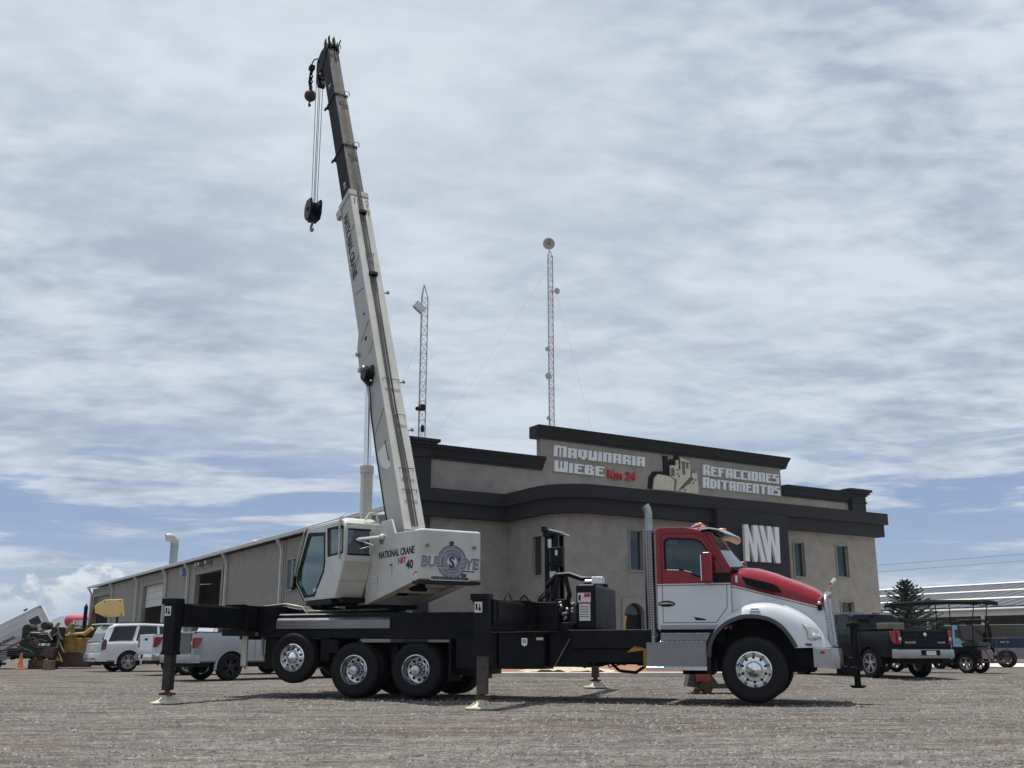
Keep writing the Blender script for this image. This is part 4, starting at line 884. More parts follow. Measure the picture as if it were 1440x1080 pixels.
mb = MB(); mb.box(-1.5, -1.26, CY0+.09, CY0+.12, 2.80, 2.90); mb.build('sun_mirror', ALU, cab, bev=.02)
# visor and roof lamps
mb = MB(); P = []
for i in range(11):
    y = CY0-.03+(CY1-CY0+.06)*i/10; b_ = .17*(1-((y-1.25)/1.08)**2); P.append([(-.84, y, 3.085), (-.68+b_*.5, y, 3.09), (-.52+b_, y, 3.06), (-.39+b_, y, 2.985), (-.38+b_, y, 2.962), (-.53+b_, y, 3.035), (-.68+b_*.5, y, 3.06), (-.84, y, 3.04)])
mb.loft(P, True, True); vz = mb.build('sun_visor', ALU, cab, smooth=50)
for k, y in enumerate((.42, .84, 1.25, 1.66, 2.08)):
    x = -.92; mb = MB(); mb.tube([(x-.1, y, 3.12), (x, y, 3.16), (x+.12, y, 3.14)], [.015, .045, .015], 8); l_ = mb.build('roof_lamp', CHR, cab)
    mb = MB(); mb.sph((x+.06, y, 3.17), .045, 10, (1.3, 1, .8)); mb.build('lamp_lens', AMB, l_)
for y in (.7, 1.25, 1.8):
    mb = MB(); mb.sph((-.50, y, 3.09), .055, 10, (1.6, 1, .6)); mb.build('visor_lamp', AMB, vz)
mb = MB(); mb.prism([(-1.3, 3.13), (-1.05, 3.19), (-.95, 3.15), (-.95, 3.12)], 1.0, 1.5); mb.build('roof_antenna', CHR, cab)
# mirrors
mb = MB(); mb.box(-.80, -.62, -.16, .06, 2.07, 2.62); m_ = mb.build('side_mirror', RED, cab, bev=.045, segs=3)
mb = MB(); mb.box(-.815, -.801, -.14, .04, 2.12, 2.57); mb.build('mirror_glass', CHR, m_)
mb = MB(); mb.tube([(-.7, .05, 2.5), (-.6, .2, 2.52)], .02, 6); mb.tube([(-.7, .05, 2.2), (-.55, .2, 2.2)], .02, 6); mb.build('mirror_arm', BLKM, m_)
mb = MB(); mb.box(-.42, -.24, 2.42, 2.66, 2.24, 2.64); mb.build('side_mirror', RED, cab, bev=.045, segs=3)
# ---- exhaust
mb = MB(); XE, YE, RE = -1.80, .34, .105
mb.cyl((XE, YE, 1.18), (XE, YE, 3.08), RE, n=32, cap=False); mb.build('exhaust_shield', PERF, T, smooth=40)
mb = MB(); mb.cyl((XE, YE, 1.05), (XE, YE, 3.06), RE*.86, n=24); mb.cyl((XE, YE, 3.06), (XE, YE, 3.34), .068, n=20); mb.tube([(XE, YE, 3.30), (XE, YE, 3.40), (XE-.02, YE-.005, 3.48), (XE-.06, YE-.02, 3.55)], [.068, .07, .074, .078], 18); mb.sph((XE, YE+.06, 1.18), .15, 14)
mb.build('exhaust_pipe', ALUD, T, smooth=40)
mb = MB(); mb.cyl((XE-.058, YE-.018, 3.54), (XE-.063, YE-.021, 3.553), .066, n=18); mb.build('exhaust_mouth', DARK, T)
mb = MB(); mb.box(-1.70, -1.64, .28, .6, 1.3, 3.0); mb.build('back_panel_trim', CREAMB, T)
# ---- steps
mb = MB(); mb.prism([(.03, 1.055), (.03, .655), (-.015, .655), (-.03, .63), (-.03, .585), (.45, .585), (.45, 1.055)], -1.86, -.80, 'x'); mb.prism([(.16, 1.055), (.16, 1.205), (.5, 1.205), (.5, 1.055)], -1.62, -.74, 'x'); mb.build('step_box', DIAM, T, smooth=0)
mb = MB(); mb.box(-1.87, -.79, -.035, .03, .575, .635); mb.box(-1.62, -.80, .02, .17, 1.055, 1.075); mb.box(-1.62, -.74, .15, .30, 1.205, 1.22); mb.build('step_edge', ALU, T, bev=.008)
mb = MB()
for k in range(9): mb.box(-1.55+.085*k, -1.50+.085*k, .0, .14, 1.076, 1.082)
mb.build('step_tread', BLKM, T)
mb = MB(); mb.box(-1.64, -.5, .3, 2.2, 1.06, 1.28); mb.box(-1.3, -.85, .5, 1.9, .5, 1.0); mb.build('cab_floor', BLKM, T)
# ---- hood
def hl(x): return 2.045-.27*(x+.32)/1.0*.98 if x > -.32 else 2.045     # colour break line
def htop(x):
    K = [(-.34, 2.40), (0, 2.375), (.4, 2.27), (.8, 2.13), (1.1, 2.0), (1.2, 1.93), (1.255, 1.84)]
    for (a, b), (c, d) in zip(K, K[1:]):
        if x <= c: t = (x-a)/(c-a); return b+(d-b)*t
    return K[-1][1]
def hw(x): return .96-.20*sstep(-.3, 1.25, x)     # half width
red_r, wh_r = [], []
xsH = [-.34, -.2, 0, .2, .4, .6, .8, 1.0, 1.1, 1.18, 1.23, 1.255]
for x in xsH:
    zt, w_, zl = htop(x), hw(x), hl(x)-.0
    half = [(w_+.005, zl), (w_, zl+(zt-zl)*.35), (w_-.05, zl+(zt-zl)*.66), (w_-.17, zl+(zt-zl)*.86), (w_-.42, zt-.015), (0.25, zt+.012), (0, zt+.015)]
    xo = lambda a: x+.22*max(0, 1-(a/.92)**2)*max(0, 1-(x+.34)/1.0)
    red_r.append([(xo(a), 1.25-a, z) for a, z in half]+[(xo(a), 1.25+a, z) for a, z in reversed(half[:-1])])
    zb_ = 1.02 if x > .72 else max(1.02, .6+sqrt(max(0, .90**2-x*x))+.02)
    wh_r.append([(x, 1.25-w_-.005, zl), (x, 1.25-w_-.006, (zl+zb_)/2), (x, 1.25-w_-.01, zb_)])
mb = MB(); mb.cur = 0; mb.loft(red_r, False); hood = mb.build('hood', RED, T, smooth=50)
mb = MB(); mb.loft(wh_r, False); mb.loft([[(x, 2.5-y, z) for x, y, z in r_] for r_ in wh_r], False); mb.build('hood_side', WHT, hood, smooth=50)
yv = lambda x: 1.25-hw(x)-.006
mb = MB()
for dz, t_, mi in ((.0, .016, 0), (-.022, .012, 1)):
    mb.cur = mi
    for a, b in zip(xsH, xsH[1:]):
        mb.add([(a, yv(a)-.003, hl(a)+dz-t_/2), (b, yv(b)-.003, hl(b)+dz-t_/2), (b, yv(b)-.003, hl(b)+dz+t_/2), (a, yv(a)-.003, hl(a)+dz+t_/2)], [(0, 1, 2, 3)])
mb.build('pinstripe', [DECW, mat('stripe_maroon', (0, 0, 0))], hood, smooth=0)
mb = MB(); vent = [(-.14, 2.20), (.34, 2.08), (.47, 2.02), (.53, 1.93), (.35, 1.955), (-.12, 2.06)]
cx = sum(p[0] for p in vent)/6; mb.prism(vent, .30, .42); mb.build('hood_vent', DECB, hood)
mb = MB()
for k in range(5):
    z = 2.10-.035*k+.0; mb.fbox((-.08, .295, z+.03), (.5, 0, -.125), (0, .01, 0), (0, 0, .012))
mb.build('vent_slat', BLKM, hood)
mb = MB(); mb.box(-.26, -.22, yv(-.2)-.008, yv(-.2)+.03, 2.10, 2.22); mb.build('hood_badge', ALU, hood)
mb = MB(); mb.box(-.66, -.34, .19, .21, 2.09, 2.27); mb.build('cowl_vent', DECB, hood, bev=.004)
mb = MB(); mb.box(-.352, -.338, .27, .36, 1.50, 2.36); mb.build('hood_gap', DARK, hood)
mb = MB(); mb.prism([(-.46, 1.28), (-.345, 1.45), (-.345, 2.07), (-.60, 2.07), (-.60, 1.3)], .21, .30); mb.build('cowl_panel', WHT, hood)
# ---- front fender (near and far)
A = [(-.735, .80), (-.71, 1.0), (-.62, 1.18), (-.44, 1.35), (-.2, 1.455), (.02, 1.475), (.28, 1.43), (.48, 1.31), (.62, 1.13), (.71, .96)]
Fo = [(-.80, .86), (-.78, 1.06), (-.69, 1.24), (-.48, 1.48), (-.2, 1.66), (.1, 1.735), (.48, 1.70), (.86, 1.51), (1.10, 1.28), (1.27, .97)]
def cat(P, n=5):
    out = []; Q = [P[0]]+P+[P[-1]]
    for i in range(1, len(Q)-2):
        for k in range(n):
            t = k/n; p0, p1, p2, p3 = Q[i-1:i+3]
            out.append(tuple(.5*((2*p1[j])+(-p0[j]+p2[j])*t+(2*p0[j]-5*p1[j]+4*p2[j]-p3[j])*t*t+(-p0[j]+3*p1[j]-3*p2[j]+p3[j])*t**3) for j in range(2)))
    return out+[P[-1]]
A_, F2 = cat(A), cat(Fo); FS = []
for i, (a, f) in enumerate(zip(A_, F2)):
    u = i/(len(A_)-1); nose = sstep(.62, 1., u); L_ = lambda k: (a[0]+(f[0]-a[0])*k, a[1]+(f[1]-a[1])*k)
    yb = .42+.08*nose
    FS.append([(f[0]+(f[0]-a[0])*.10, yb, f[1]+(f[1]-a[1])*.12), (f[0]+(f[0]-a[0])*.03, .30+.1*nose, f[1]+(f[1]-a[1])*.03), (*L_(.93)[:1], .17+.17*nose, L_(.93)[1]), (L_(.75)[0], .085+.16*nose, L_(.75)[1]), (L_(.5)[0], .04+.10*nose, L_(.5)[1]),
               (L_(.22)[0], .015+.05*nose, L_(.22)[1]), (a[0], .0+.03*nose, a[1]), (a[0], .05, a[1]), (a[0], .42, a[1]-.0)])
def mir(P): return [[(x, 2.5-y, z) for x, y, z in r_] for r_ in P]
for Q in (FS, mir(FS)):
    mb = MB(); mb.loft(Q, False)
    mb.add([Q[-1][k] for k in range(9)], [tuple(range(9))])
    fd = mb.build('fender', WHT, T, smooth=70)
    if Q is FS: fender = fd
mb = MB(); R1 = []
for i, (a, f) in enumerate(zip(A_, F2)):
    d = hypot(a[0], a[1]-.6) or 1; ux, uz = a[0]/d, (a[1]-.6)/d; u = i/(len(A_)-1); ys = .03*sstep(.62, 1., u)
    R1.append([(a[0]-ux*.012, -.012+ys, a[1]-uz*.012), (a[0]+ux*.055, -.012+ys+.006, a[1]+uz*.055), (a[0]+ux*.055, .03+ys, a[1]+uz*.055), (a[0]-ux*.012, .25, a[1]-uz*.012)])
mb.loft(R1, True, True); mb.build('fender_flare', mat('flare_grey', (.055, .055, .058), .5, var=.2), fender, smooth=40)
mb = MB(); mb.box(-.76, -.73, .0, .55, .50, .82); mb.prism([(-.80, .52), (-.73, .52), (-.73, 1.02), (-.62, 1.2), (-.70, 1.24), (-.80, 1.05)], .01, .12); mb.build('fender_flap', RUB, fender)
mb = MB(); mb.loft([[(a[0]*.98, .1, a[1]*.985), (a[0]*.98, .78, a[1]*.985)] for a in A_], False); mb.loft([[(a[0]*.98, 1.72, a[1]*.985), (a[0]*.98, 2.4, a[1]*.985)] for a in A_], False)
mb.box(-.7, 1.0, .60, .64, .55, 1.62); mb.box(-.7, 1.0, 1.86, 1.90, .55, 1.62); mb.box(-.25, 1.1, .82, 1.68, .75, 1.6); mb.build('wheel_well', BLKM, T, smooth=60)
mb = MB(); mb.box(-.02, .16, -.0, .08, 1.575, 1.61); mb.box(-.0, .14, .0, .08, 1.615, 1.635); mb.build('fender_badge', CHR, fender, bev=.004)
# headlamp follows the fender skin
def fy(x, z):
    best, yb = 9, .1
    for r_ in FS:
        for (a, y, c), (a2, y2, c2) in zip(r_[:-3], r_[1:-2]):
            for k in range(5):
                t = k/5; d = (a+(a2-a)*t-x)**2+(c+(c2-c)*t-z)**2
                if d < best: best = d; yb = y+(y2-y)*t
    return yb
HLp = [(.84, 1.375), (.99, 1.36), (1.08, 1.30), (1.15, 1.20), (1.155, 1.09), (.96, 1.08), (.93, 1.13), (.91, 1.25)]
def patch(poly, off, cx_, cz_):
    vs = [(cx_, fy(cx_, cz_)-off, cz_)]; fs = []; m = 4; n = len(poly)
    for k in range(1, m+1):
        for (x, z) in poly:
            xx, zz = cx_+(x-cx_)*k/m, cz_+(z-cz_)*k/m; vs.append((xx, fy(xx, zz)-off*(1 if k < m else .2), zz))
    for i in range(n): fs.append((0, 1+i, 1+(i+1) % n))
    for k in range(m-1):
        for i in range(n): a = 1+k*n+i; b = 1+k*n+(i+1) % n; fs.append((a, b, b+n, a+n))
    return vs, fs
for far in (0, 1):
    vs, fs = patch(HLp, .03, 1.02, 1.2)
    if far: vs = [(x, 2.5-y, z) for x, y, z in vs]
    mb = MB(); mb.add(vs, fs); hlm = mb.build('headlamp', LENS, T, smooth=60)
    for (x, z, r_) in ((1.03, 1.15, .055), (1.11, 1.15, .04)):
        y = fy(x, z)-.028; y = 2.5-y if far else y
        mb = MB(); mb.sph((x, y, z), r_, 12, (1, .35, 1)); mb.build('bulb_lens', CHR, hlm)
mb = MB(); mb.box(.84, .99, fy(.9, 1.01)-.012, fy(.9, 1.01)+.02, 1.0, 1.035); mb.build('side_marker', mat('marker_red', (.16, .03, .02), .3), T)
# ---- nose, grille, bumper
mb = MB()
def gx(y, z): return 1.235+.085*(1-((y-1.25)/.78)**2)+.06*(1.86-z)/.86
P = [[(gx(y, z)-.03, y, z) for y in [.50+1.5*i/12 for i in range(13)]] for z in [1.0+.86*j/8 for j in range(9)]]
mb.quadsheet(P); mb.build('grille_back', DARK, T, smooth=60)
mb = MB()
for j in range(17):
    z = 1.04+.78*j/16; mb.tube([(gx(y, z), y, z) for y in [.56+1.38*i/12 for i in range(13)]], .009, 5)
for i in range(15):
    y = .56+1.38*i/14; mb.tube([(gx(y, z)+.006, y, z) for z in (1.04, 1.4, 1.82)], .006, 5)
g_ = mb.build('grille', ALU, T, smooth=50)
mb = MB(); out = [(.50, 1.0), (.50, 1.70), (.56, 1.82), (.72, 1.88), (1.25, 1.91), (1.78, 1.88), (1.94, 1.82), (2.0, 1.70), (2.0, 1.0)]
mb.tube([(gx(y, z)+.0, y, z) for y, z in out], [.035]*3+[.055]*3+[.035]*3, 10); mb.tube([(gx(1.25, z)+.012, 1.25, z) for z in (1.05, 1.4, 1.8)], .02, 8); mb.build('grille_surround', ALUD, g_, smooth=50)
mb = MB(); mb.tube([(gx(y, 1.0), y, 1.0) for y in [.5+1.5*i/10 for i in range(11)]], .035, 8); mb.build('grille_lower_bar', ALUD, g_)
mb = MB(); K = [(1.05, .10), (1.30, .12), (1.385, .22), (1.43, .55), (1.46, 1.25), (1.43, 1.95), (1.385, 2.28), (1.30, 2.38), (1.05, 2.40)]
mb.loft([[(x, y, .62+(.03 if k in (0, 8) else 0)), (x+.02, y, .78), (x, y, .955), (x-.05, y, .96), (x-.05, y+(.0), .64)] for k, (x, y) in enumerate(K)], True, True); bp_ = mb.build('bumper', mat('bumper_chrome', (.40, .40, .41), .28, 1., var=.15, vs=3), T, smooth=35)
mb = MB(); mb.box(1.12, 1.19, .098, .108, .86, .91); mb.build('bumper_sticker', DECR, bp_, smooth=0); mb = MB(); mb.box(1.37, 1.42, .45, .65, .78, .88); mb.box(1.43, 1.47, .9, 1.6, .78, .86); mb.build('bumper_opening', DARK, bp_)
mb = MB(); mb.box(.7, 1.35, .45, .75, .66, .95); mb.box(.7, 1.35, 1.75, 2.05, .66, .95); mb.build('bumper_mount', BLKM, T)
# hood spotting mirror
mb = MB(); mb.tube([(1.15, .44, 1.72), (1.16, .40, 1.79), (1.42, .38, 2.03)], .012, 8); mb.sph((1.15, .43, 1.72), .035); a_ = mb.build('hood_mirror', ALU, T)
mb = MB(Matrix.Translation((1.40, .38, 2.06)) @ Matrix.Rotation(radians(28), 4, 'Y')); mb.sph((0, 0, 0), .1, 14, (.45, 1, 1.05)); mb.build('mirror_shell', CHR, a_); mb = MB(); mb.box(1.12, 1.19, .40, .47, 1.60, 1.68); mb.build('mirror_base', BLKM, a_)
# ---- front stabiliser
mb = MB(); mb.box(1.35, 1.70, 1.05, 1.45, .50, .64); mb.box(1.57, 1.80, 1.1, 1.4, .56, .80); mb.box(1.635, 1.755, 1.17, 1.33, .60, 1.42); mb.box(1.58, 1.82, 1.12, 1.38, 1.33, 1.40)
mb.box(1.40, 1.46, .7, 1.8, .55, .72); fs_ = mb.build('front_stabiliser', BLK, T, bev=.01)
mb = MB(); mb.box(1.64, 1.75, 1.19, 1.31, .30, .62); mb.lathe([(.001, .22), (.10, .22), (.15, .26), (.145, .265), (.10, .24), (.001, .24)], (1.695, 1.25, .05), 'z', 20); mb.build('stabiliser_foot', BLKM, fs_)
mb = MB(); mb.tube([(1.72, 1.08, 1.4), (1.70, 1.02, 1.1), (1.66, 1.0, .8), (1.55, 1.05, .62)], .018, 6); mb.tube([(1.78, 1.08, 1.4), (1.80, 1.02, 1.1), (1.76, 1.0, .82)], .014, 6); mb.build('stabiliser_hose', HOSE, fs_)
mb = MB(); mb.box(1.80, 1.98, 1.3, 1.42, 1.40, 1.47); mb.cyl((1.70, 1.05, 1.36), (1.70, .98, 1.36), .04); mb.build('stabiliser_cap', BLKM, fs_)
# ---- superstructure (frame: x along the boom heading, y to its left, over the turntable)
MS = (Matrix.Translation((4.17, 18.2, 0)) @ Matrix.Rotation(radians(-17.6), 4, 'Z')).inverted() @ (Matrix.Translation((-2.8215, 21.729, 0)) @ Matrix.Rotation(radians(121.6), 4, 'Z'))
def SB(): return MB(MS)
mb = SB(); mb.cyl((0, 0, 1.60), (0, 0, 1.70), .62, n=40); mb.cyl((0, 0, 1.70), (0, 0, 1.80), .54, n=40)
for k in range(28): t = 2*pi*k/28; mb.cyl((.58*cos(t), .58*sin(t), 1.70), (.58*cos(t), .58*sin(t), 1.73), .018, n=6)
mb.box(-.9, .5, -.5, .5, 1.72, 1.80); mb.build('slewing_ring', BLK, T)
side = [(-3.16, 2.17), (-.80, 1.79), (-.78, 2.34), (-.72, 2.9), (-1.05, 3.22), (-1.50, 3.38), (-1.92, 3.38), (-2.10, 3.10), (-3.16, 3.06)]
mb = SB(); mb.plate(side, [], .575, .617)
sidef = [(-3.16, 2.17), (-.80, 1.79), (.55, 1.79), (.60, 2.5), (-.72, 2.9), (-1.05, 3.0), (-3.16, 3.04)]
mb.plate(sidef, [], -.617, -.575)
mb.box(-.79, .55, -.574, .574, 1.80, 2.45)
# belly: lips along the lower edges and a recessed pan with a cross beam
mb.add([(-3.15, .55, 2.168), (-.8, .55, 1.792), (-.8, .43, 1.792), (-3.15, .43, 2.168), (-3.15, .55, 2.19), (-.8, .55, 1.815), (-.8, .43, 1.815), (-3.15, .43, 2.19)], [(0, 1, 2, 3), (4, 7, 6, 5), (0, 4, 5, 1), (1, 5, 6, 2), (2, 6, 7, 3), (3, 7, 4, 0)])
mb.add([(-3.15, -.55, 2.168), (-.8, -.55, 1.792), (-.8, -.40, 1.792), (-3.15, -.40, 2.168), (-3.15, -.55, 2.19), (-.8, -.55, 1.815), (-.8, -.40, 1.815), (-3.15, -.40, 2.19)], [(0, 1, 2, 3), (4, 7, 6, 5), (0, 4, 5, 1), (1, 5, 6, 2), (2, 6, 7, 3), (3, 7, 4, 0)])
mb.add([(-3.1, -.57, 2.34), (-.8, -.57, 1.98), (-.8, .57, 1.98), (-3.1, .57, 2.34)], [(0, 1, 2, 3)])
mb.box(-1.9, -1.82, -.57, .57, 1.99, 2.14); mb.box(-2.5, -2.2, -.3, .0, 2.08, 2.3)
tur = mb.build('turret', CREAM, T, smooth=30, bev=.008)
mb = SB(); mb.box(-2.0, -1.6, -.15, .15, 2.02, 2.2); mb.cyl((-1.3, .2, 2.0), (-1.3, .2, 2.2), .12); mb.tube([(-1.3, .2, 2.0), (-1.6, .1, 1.97), (-2.0, .2, 2.1), (-2.4, .1, 2.2)], .03, 6); mb.build('slew_motor', DECB, tur)
mb = SB(); mb.cyl((-1.5, .63, 3.02), (-1.5, -.63, 3.02), .09, n=20); mb.build('boom_pivot_pin', STEEL, tur)
# bolts, locker seam and decals on the near plate
mb = SB()
U, X_ = (0, 0, 1), (-1, 0, 0)
mb.cur = 0; mb.text('NATIONAL CRANE', (-1.40, .618, 2.655), X_, U, .135, .004, .03, fit=1.56)
mb.build('lettering', DECB, tur, smooth=0)
mb = SB(); mb.text('NBT', (-2.28, .618, 2.50), X_, U, .115, .004, .035, fit=.34)
mb.build('lettering_red', DECR, tur, smooth=0)
mb = SB(); mb.text('40', (-2.62, .618, 2.385), X_, U, .16, .004, .04, fit=.30); mb.build('model_number', DECB, tur, smooth=0)
mb = SB(); mb.cur = 0; mb.box(-1.36, -1.02, .618, .6205, 2.02, 2.34); mb.box(-3.10, -2.86, .618, .6205, 2.215, 2.33); mb.cur = 1
for k in range(8): mb.box(-1.32, -1.06, .621, .622, 2.05+.035*k, 2.055+.035*k)
mb.box(-1.365, -1.355, .6182, .6215, 2.02, 2.34); mb.box(-1.025, -1.015, .6182, .6215, 2.02, 2.34); mb.cur = 2; mb.box(-3.09, -3.0, .621, .622, 2.28, 2.32); mb.box(-2.96, -2.92, .621, .622, 2.24, 2.31)
mb.build('decal', [DECW, DECB, DECR], tur, smooth=0)
mb = SB(); mb.box(-1.98, -1.95, .6, .635, 2.48, 2.52); mb.box(-2.02, -2.012, .617, .621, 2.32, 2.52); mb.build('door_catch', BLKM, tur)
# counterweight with the target decal
mb = SB(); mb.box(-3.20, -2.85, -.665, .612, 2.155, 3.09); cw = mb.build('counterweight', CREAM, T, bev=.05, segs=3)
mb = SB(); mb.box(-3.19, -2.9, -.66, .62, 2.10, 2.15); mb.build('counterweight_foot', mat('scraped_black', (.02, .018, .016), .8, var=.5), cw)
mb = SB()
for y in (.48, -.50): mb.cyl((-3.20, y, 2.78), (-3.25, y, 2.78), .03, n=10)
mb.build('counterweight_bolt', STEEL, cw); mb = SB(); mb.cyl((-3.20, -.02, 2.84), (-3.24, -.02, 2.84), .04, n=8); mb.build('counterweight_eye', RUST, cw)
XP = -3.2005
def cwpt(a, b): return (.0-a, b)      # a to the right as read, b height
def plc(poly, holes, off, mi, mb):
    mb.cur = mi; mb.plate([(-a, b) for a, b in poly], [[(-a, b) for a, b in h] for h in holes], XP-off-.002, XP-off, 'x')
def circ(r, cx_, cz_, n=40): return [(cx_+r*cos(2*pi*k/n), cz_+r*sin(2*pi*k/n)) for k in range(n)]
mb = SB(); cxx, czz = .035, 2.50
plc(circ(.315, cxx, czz), [], .000, 0, mb)
plc([(-.60, 2.38), (-.53, 2.61), (-.30, 2.62), (.30, 2.60), (.58, 2.58), (.50, 2.30), (.36, 2.30), (.36, 2.20), (.20, 2.20), (.18, 2.36)], [], .0025, 0, mb)
plc([(-.40, 2.155), (-.43, 2.20), (-.38, 2.25), (.38, 2.24), (.43, 2.20), (.41, 2.155)], [], .0025, 0, mb)
for r0, r1, m_ in ((.30, .235, 1), (.215, .165, 1), (.15, .10, 1)):
    plc(circ(r0+.006, cxx, czz), [circ(r0-.006, cxx, czz)], .0085, 2, mb)
    plc(circ(r0-.004, cxx, czz), [circ(r1, cxx, czz)], .005, m_, mb)
plc([(-.385, 2.170), (-.40, 2.20), (-.37, 2.235), (.37, 2.225), (.40, 2.198), (.385, 2.168)], [], .006, 1, mb)
mb.build('target_decal', [DECW, DECP, DECN], cw, smooth=0)
def cwt(txt, a, b, h, off, bold, wide, m, name, slant=.12, al='L'):
    mb = SB(); mb.text(txt, (XP-off, -a, b), (0, -1, 0), (0, 0, 1), h, .003, bold, wide, al, slant); return mb.build(name, m, cw, smooth=0)
def cwf(txt, a, b, h, off, bold, m, name, fit, slant=.12):
    mb = SB(); mb.text(txt, (XP-off, -a, b), (0, -1, 0), (0, 0, 1), h, .002, bold, 1., 'L', slant, fit=fit); return mb.build(name, m, cw, smooth=0)
for txt, a_, b_, f_ in (('BULL', -.60, 2.405, .54), ('EYE', .185, 2.385, .40)):
    cwf(txt, a_-.012, b_-.010, .205, .0115, .085, DECW, 'lettering_outline', f_+.03); cwf(txt, a_-.004, b_-.004, .195, .014, .05, DECN, 'lettering_shadow', f_+.012); cwf(txt, a_, b_, .185, .0165, .012, DECP, 'lettering', f_)
mb = SB(); plc(circ(.10, cxx, czz), [], .010, 0, mb); mb.build('decal_centre', DECW, cw, smooth=0)
cwt("S", -.035, 2.40, .20, .0135, .05, 1.0, DECN, 'lettering', 0); cwt("'", .15, 2.40, .18, .0135, .05, 1., DECN, 'lettering')
cwt("YOUR HOLE IN OUR GOAL", 0, 2.180, .042, .010, .02, 1.12, DECB, 'slogan', 0, 'C')
mb = SB(); mb.box(XP-.014, XP-.011, -.50, -.30, 2.325, 2.345); mb.box(XP-.014, XP-.011, -.34, -.24, 2.23, 2.29); mb.build('decal_bar', DECN, cw, smooth=0)
# ---- operator cab
OC0, OC1 = .62, 1.20
MC = MS @ Matrix(((1, 0, 0, .65), (0, 1, 0, 0), (0, 0, 1.03, -.022), (0, 0, 0, 1)))
def CB(): return MB(MC)
oc = [(.42, 3.39), (-1.45, 3.38), (-1.58, 3.34), (-1.68, 3.22), (-1.70, 2.60), (-1.66, 2.50), (-1.30, 1.90), (.44, 1.90), (.98, 2.26), (.99, 2.48)]
w1 = [(-.62, 3.20), (-.69, 2.60), (-.64, 2.42), (-.18, 1.96), (.42, 1.95), (.90, 2.28), (.91, 2.47), (.36, 3.26), (.3, 3.27)]
w2 = [(-.73, 3.27), (-.80, 2.70), (-1.61, 2.72), (-1.59, 3.23), (-1.53, 3.26)]
mb = CB(); mb.plate(oc, [w1, w2], OC1-.05, OC1); mb.plate(oc, [w1, w2], OC0, OC0+.05)
# roof cap with rounded side rails
rr = []
for x, z in ((.44, 3.36), (.2, 3.40), (-1.40, 3.40), (-1.56, 3.36), (-1.66, 3.26), (-1.69, 3.18)):
    rr.append([(x, OC1+.005, z-.06), (x, OC1-.02, z-.01), (x, OC1-.10, z+.02), (x, OC0-.10, z+.02), (x, OC0-.18, z-.01), (x, OC0-.20, z-.06)])
mb.loft(rr, False)
# rear wall with window, undercut panels
mb.plate([(OC0+.0, 2.55), (OC1-.02, 2.55), (OC1-.02, 3.30), (OC0-.19, 3.30), (OC0-.19, 3.10)], [[(OC0+.03, 2.70), (OC1-.06, 2.70), (OC1-.06, 3.17), (OC0+.03, 3.17)]], -1.69, -1.65, 'x')
mb.add([(-1.685, OC0, 2.56), (-1.685, OC1, 2.56), (-1.29, OC1, 1.89), (-1.29, OC0, 1.89), (-1.63, OC0, 2.56), (-1.63, OC1, 2.56), (-1.24, OC1, 1.89), (-1.24, OC0, 1.89)], [(0, 1, 2, 3), (4, 7, 6, 5), (0, 4, 5, 1), (1, 5, 6, 2), (2, 6, 7, 3), (3, 7, 4, 0)])
mb.box(-1.3, .44, OC0, OC1, 1.885, 1.93); mb.fbox((-1.52, OC0, 2.21), (.02, 0, 0), (0, OC1-OC0, 0), (0, 0, .02))
ocab = mb.build('operator_cab', CREAM, T, bev=.012)
mb = CB(); mb.add([(.46, OC0, 3.36), (.46, OC1, 3.36), (.50, OC1, 3.36), (.50, OC0, 3.36)], [(0, 1, 2, 3)])
def bar(mb, p, q, w_): mb.tube([p, q], w_, 6)
mb = CB()
for y in (OC0+.03, OC1-.02):
    bar(mb, (.44, y, 3.36), (1.0, y, 2.48), .03); bar(mb, (1.0, y, 2.48), (.99, y, 2.26), .03); bar(mb, (.99, y, 2.26), (.45, y, 1.90), .03)
mb.build('front_frame', BLKM, ocab)
mb = CB(); mb.plate(w1, [], OC1-.03, OC1-.025); mb.build('door_window', GLO, ocab, smooth=0)
mb = CB(); mb.plate(w2, [], OC1-.03, OC1-.025); mb.build('side_window', GLO, ocab, smooth=0)
mb = CB(); mb.box(-1.675, -1.67, OC0+.03, OC1-.06, 2.70, 3.17); mb.build('rear_window', GLB, ocab, smooth=0)
mb = CB(); mb.add([(.44, OC0, 3.36), (.44, OC1, 3.36), (1.0, OC1, 2.48), (1.0, OC0, 2.48)], [(0, 1, 2, 3)]); mb.add([(1.0, OC0, 2.48), (1.0, OC1, 2.48), (.45, OC1, 1.90), (.45, OC0, 1.90)], [(0, 1, 2, 3)]); mb.build('windscreen', GLO, ocab, smooth=0)
mb = CB(); mb.plate([(x+(.0), z) for x, z in w1], [[(-.555, 3.15), (-.625, 2.62), (-.58, 2.45), (-.15, 2.01), (.40, 2.00), (.845, 2.30), (.85, 2.46), (.33, 3.20)]], OC1-.002, OC1+.008)
mb.plate(w2, [[(-.77, 3.24), (-.835, 2.735), (-1.575, 2.755), (-1.555, 3.20)]], OC1-.002, OC1+.006); mb.box(-1.698, -1.691, OC0+.03, OC1-.06, 2.68, 2.71); mb.box(-1.698, -1.691, OC0+.03, OC1-.06, 3.16, 3.19); mb.build('window_seal', BLKM, ocab, smooth=0)
mb = CB(); mb.fbox((-.75, .68, 2.1), (.5, 0, 0), (0, .4, 0), (0, 0, .12)); mb.fbox((-.75, .68, 2.2), (.12, 0, 0), (0, .4, 0), (-.15, 0, .75)); mb.box(.35, .6, .7, 1.1, 2.0, 2.45); mb.box(-.7, .0, .7, .78, 2.0, 2.5); mb.tube([(.2, 1.0, 2.0), (.3, 1.0, 2.55)], .03, 6)
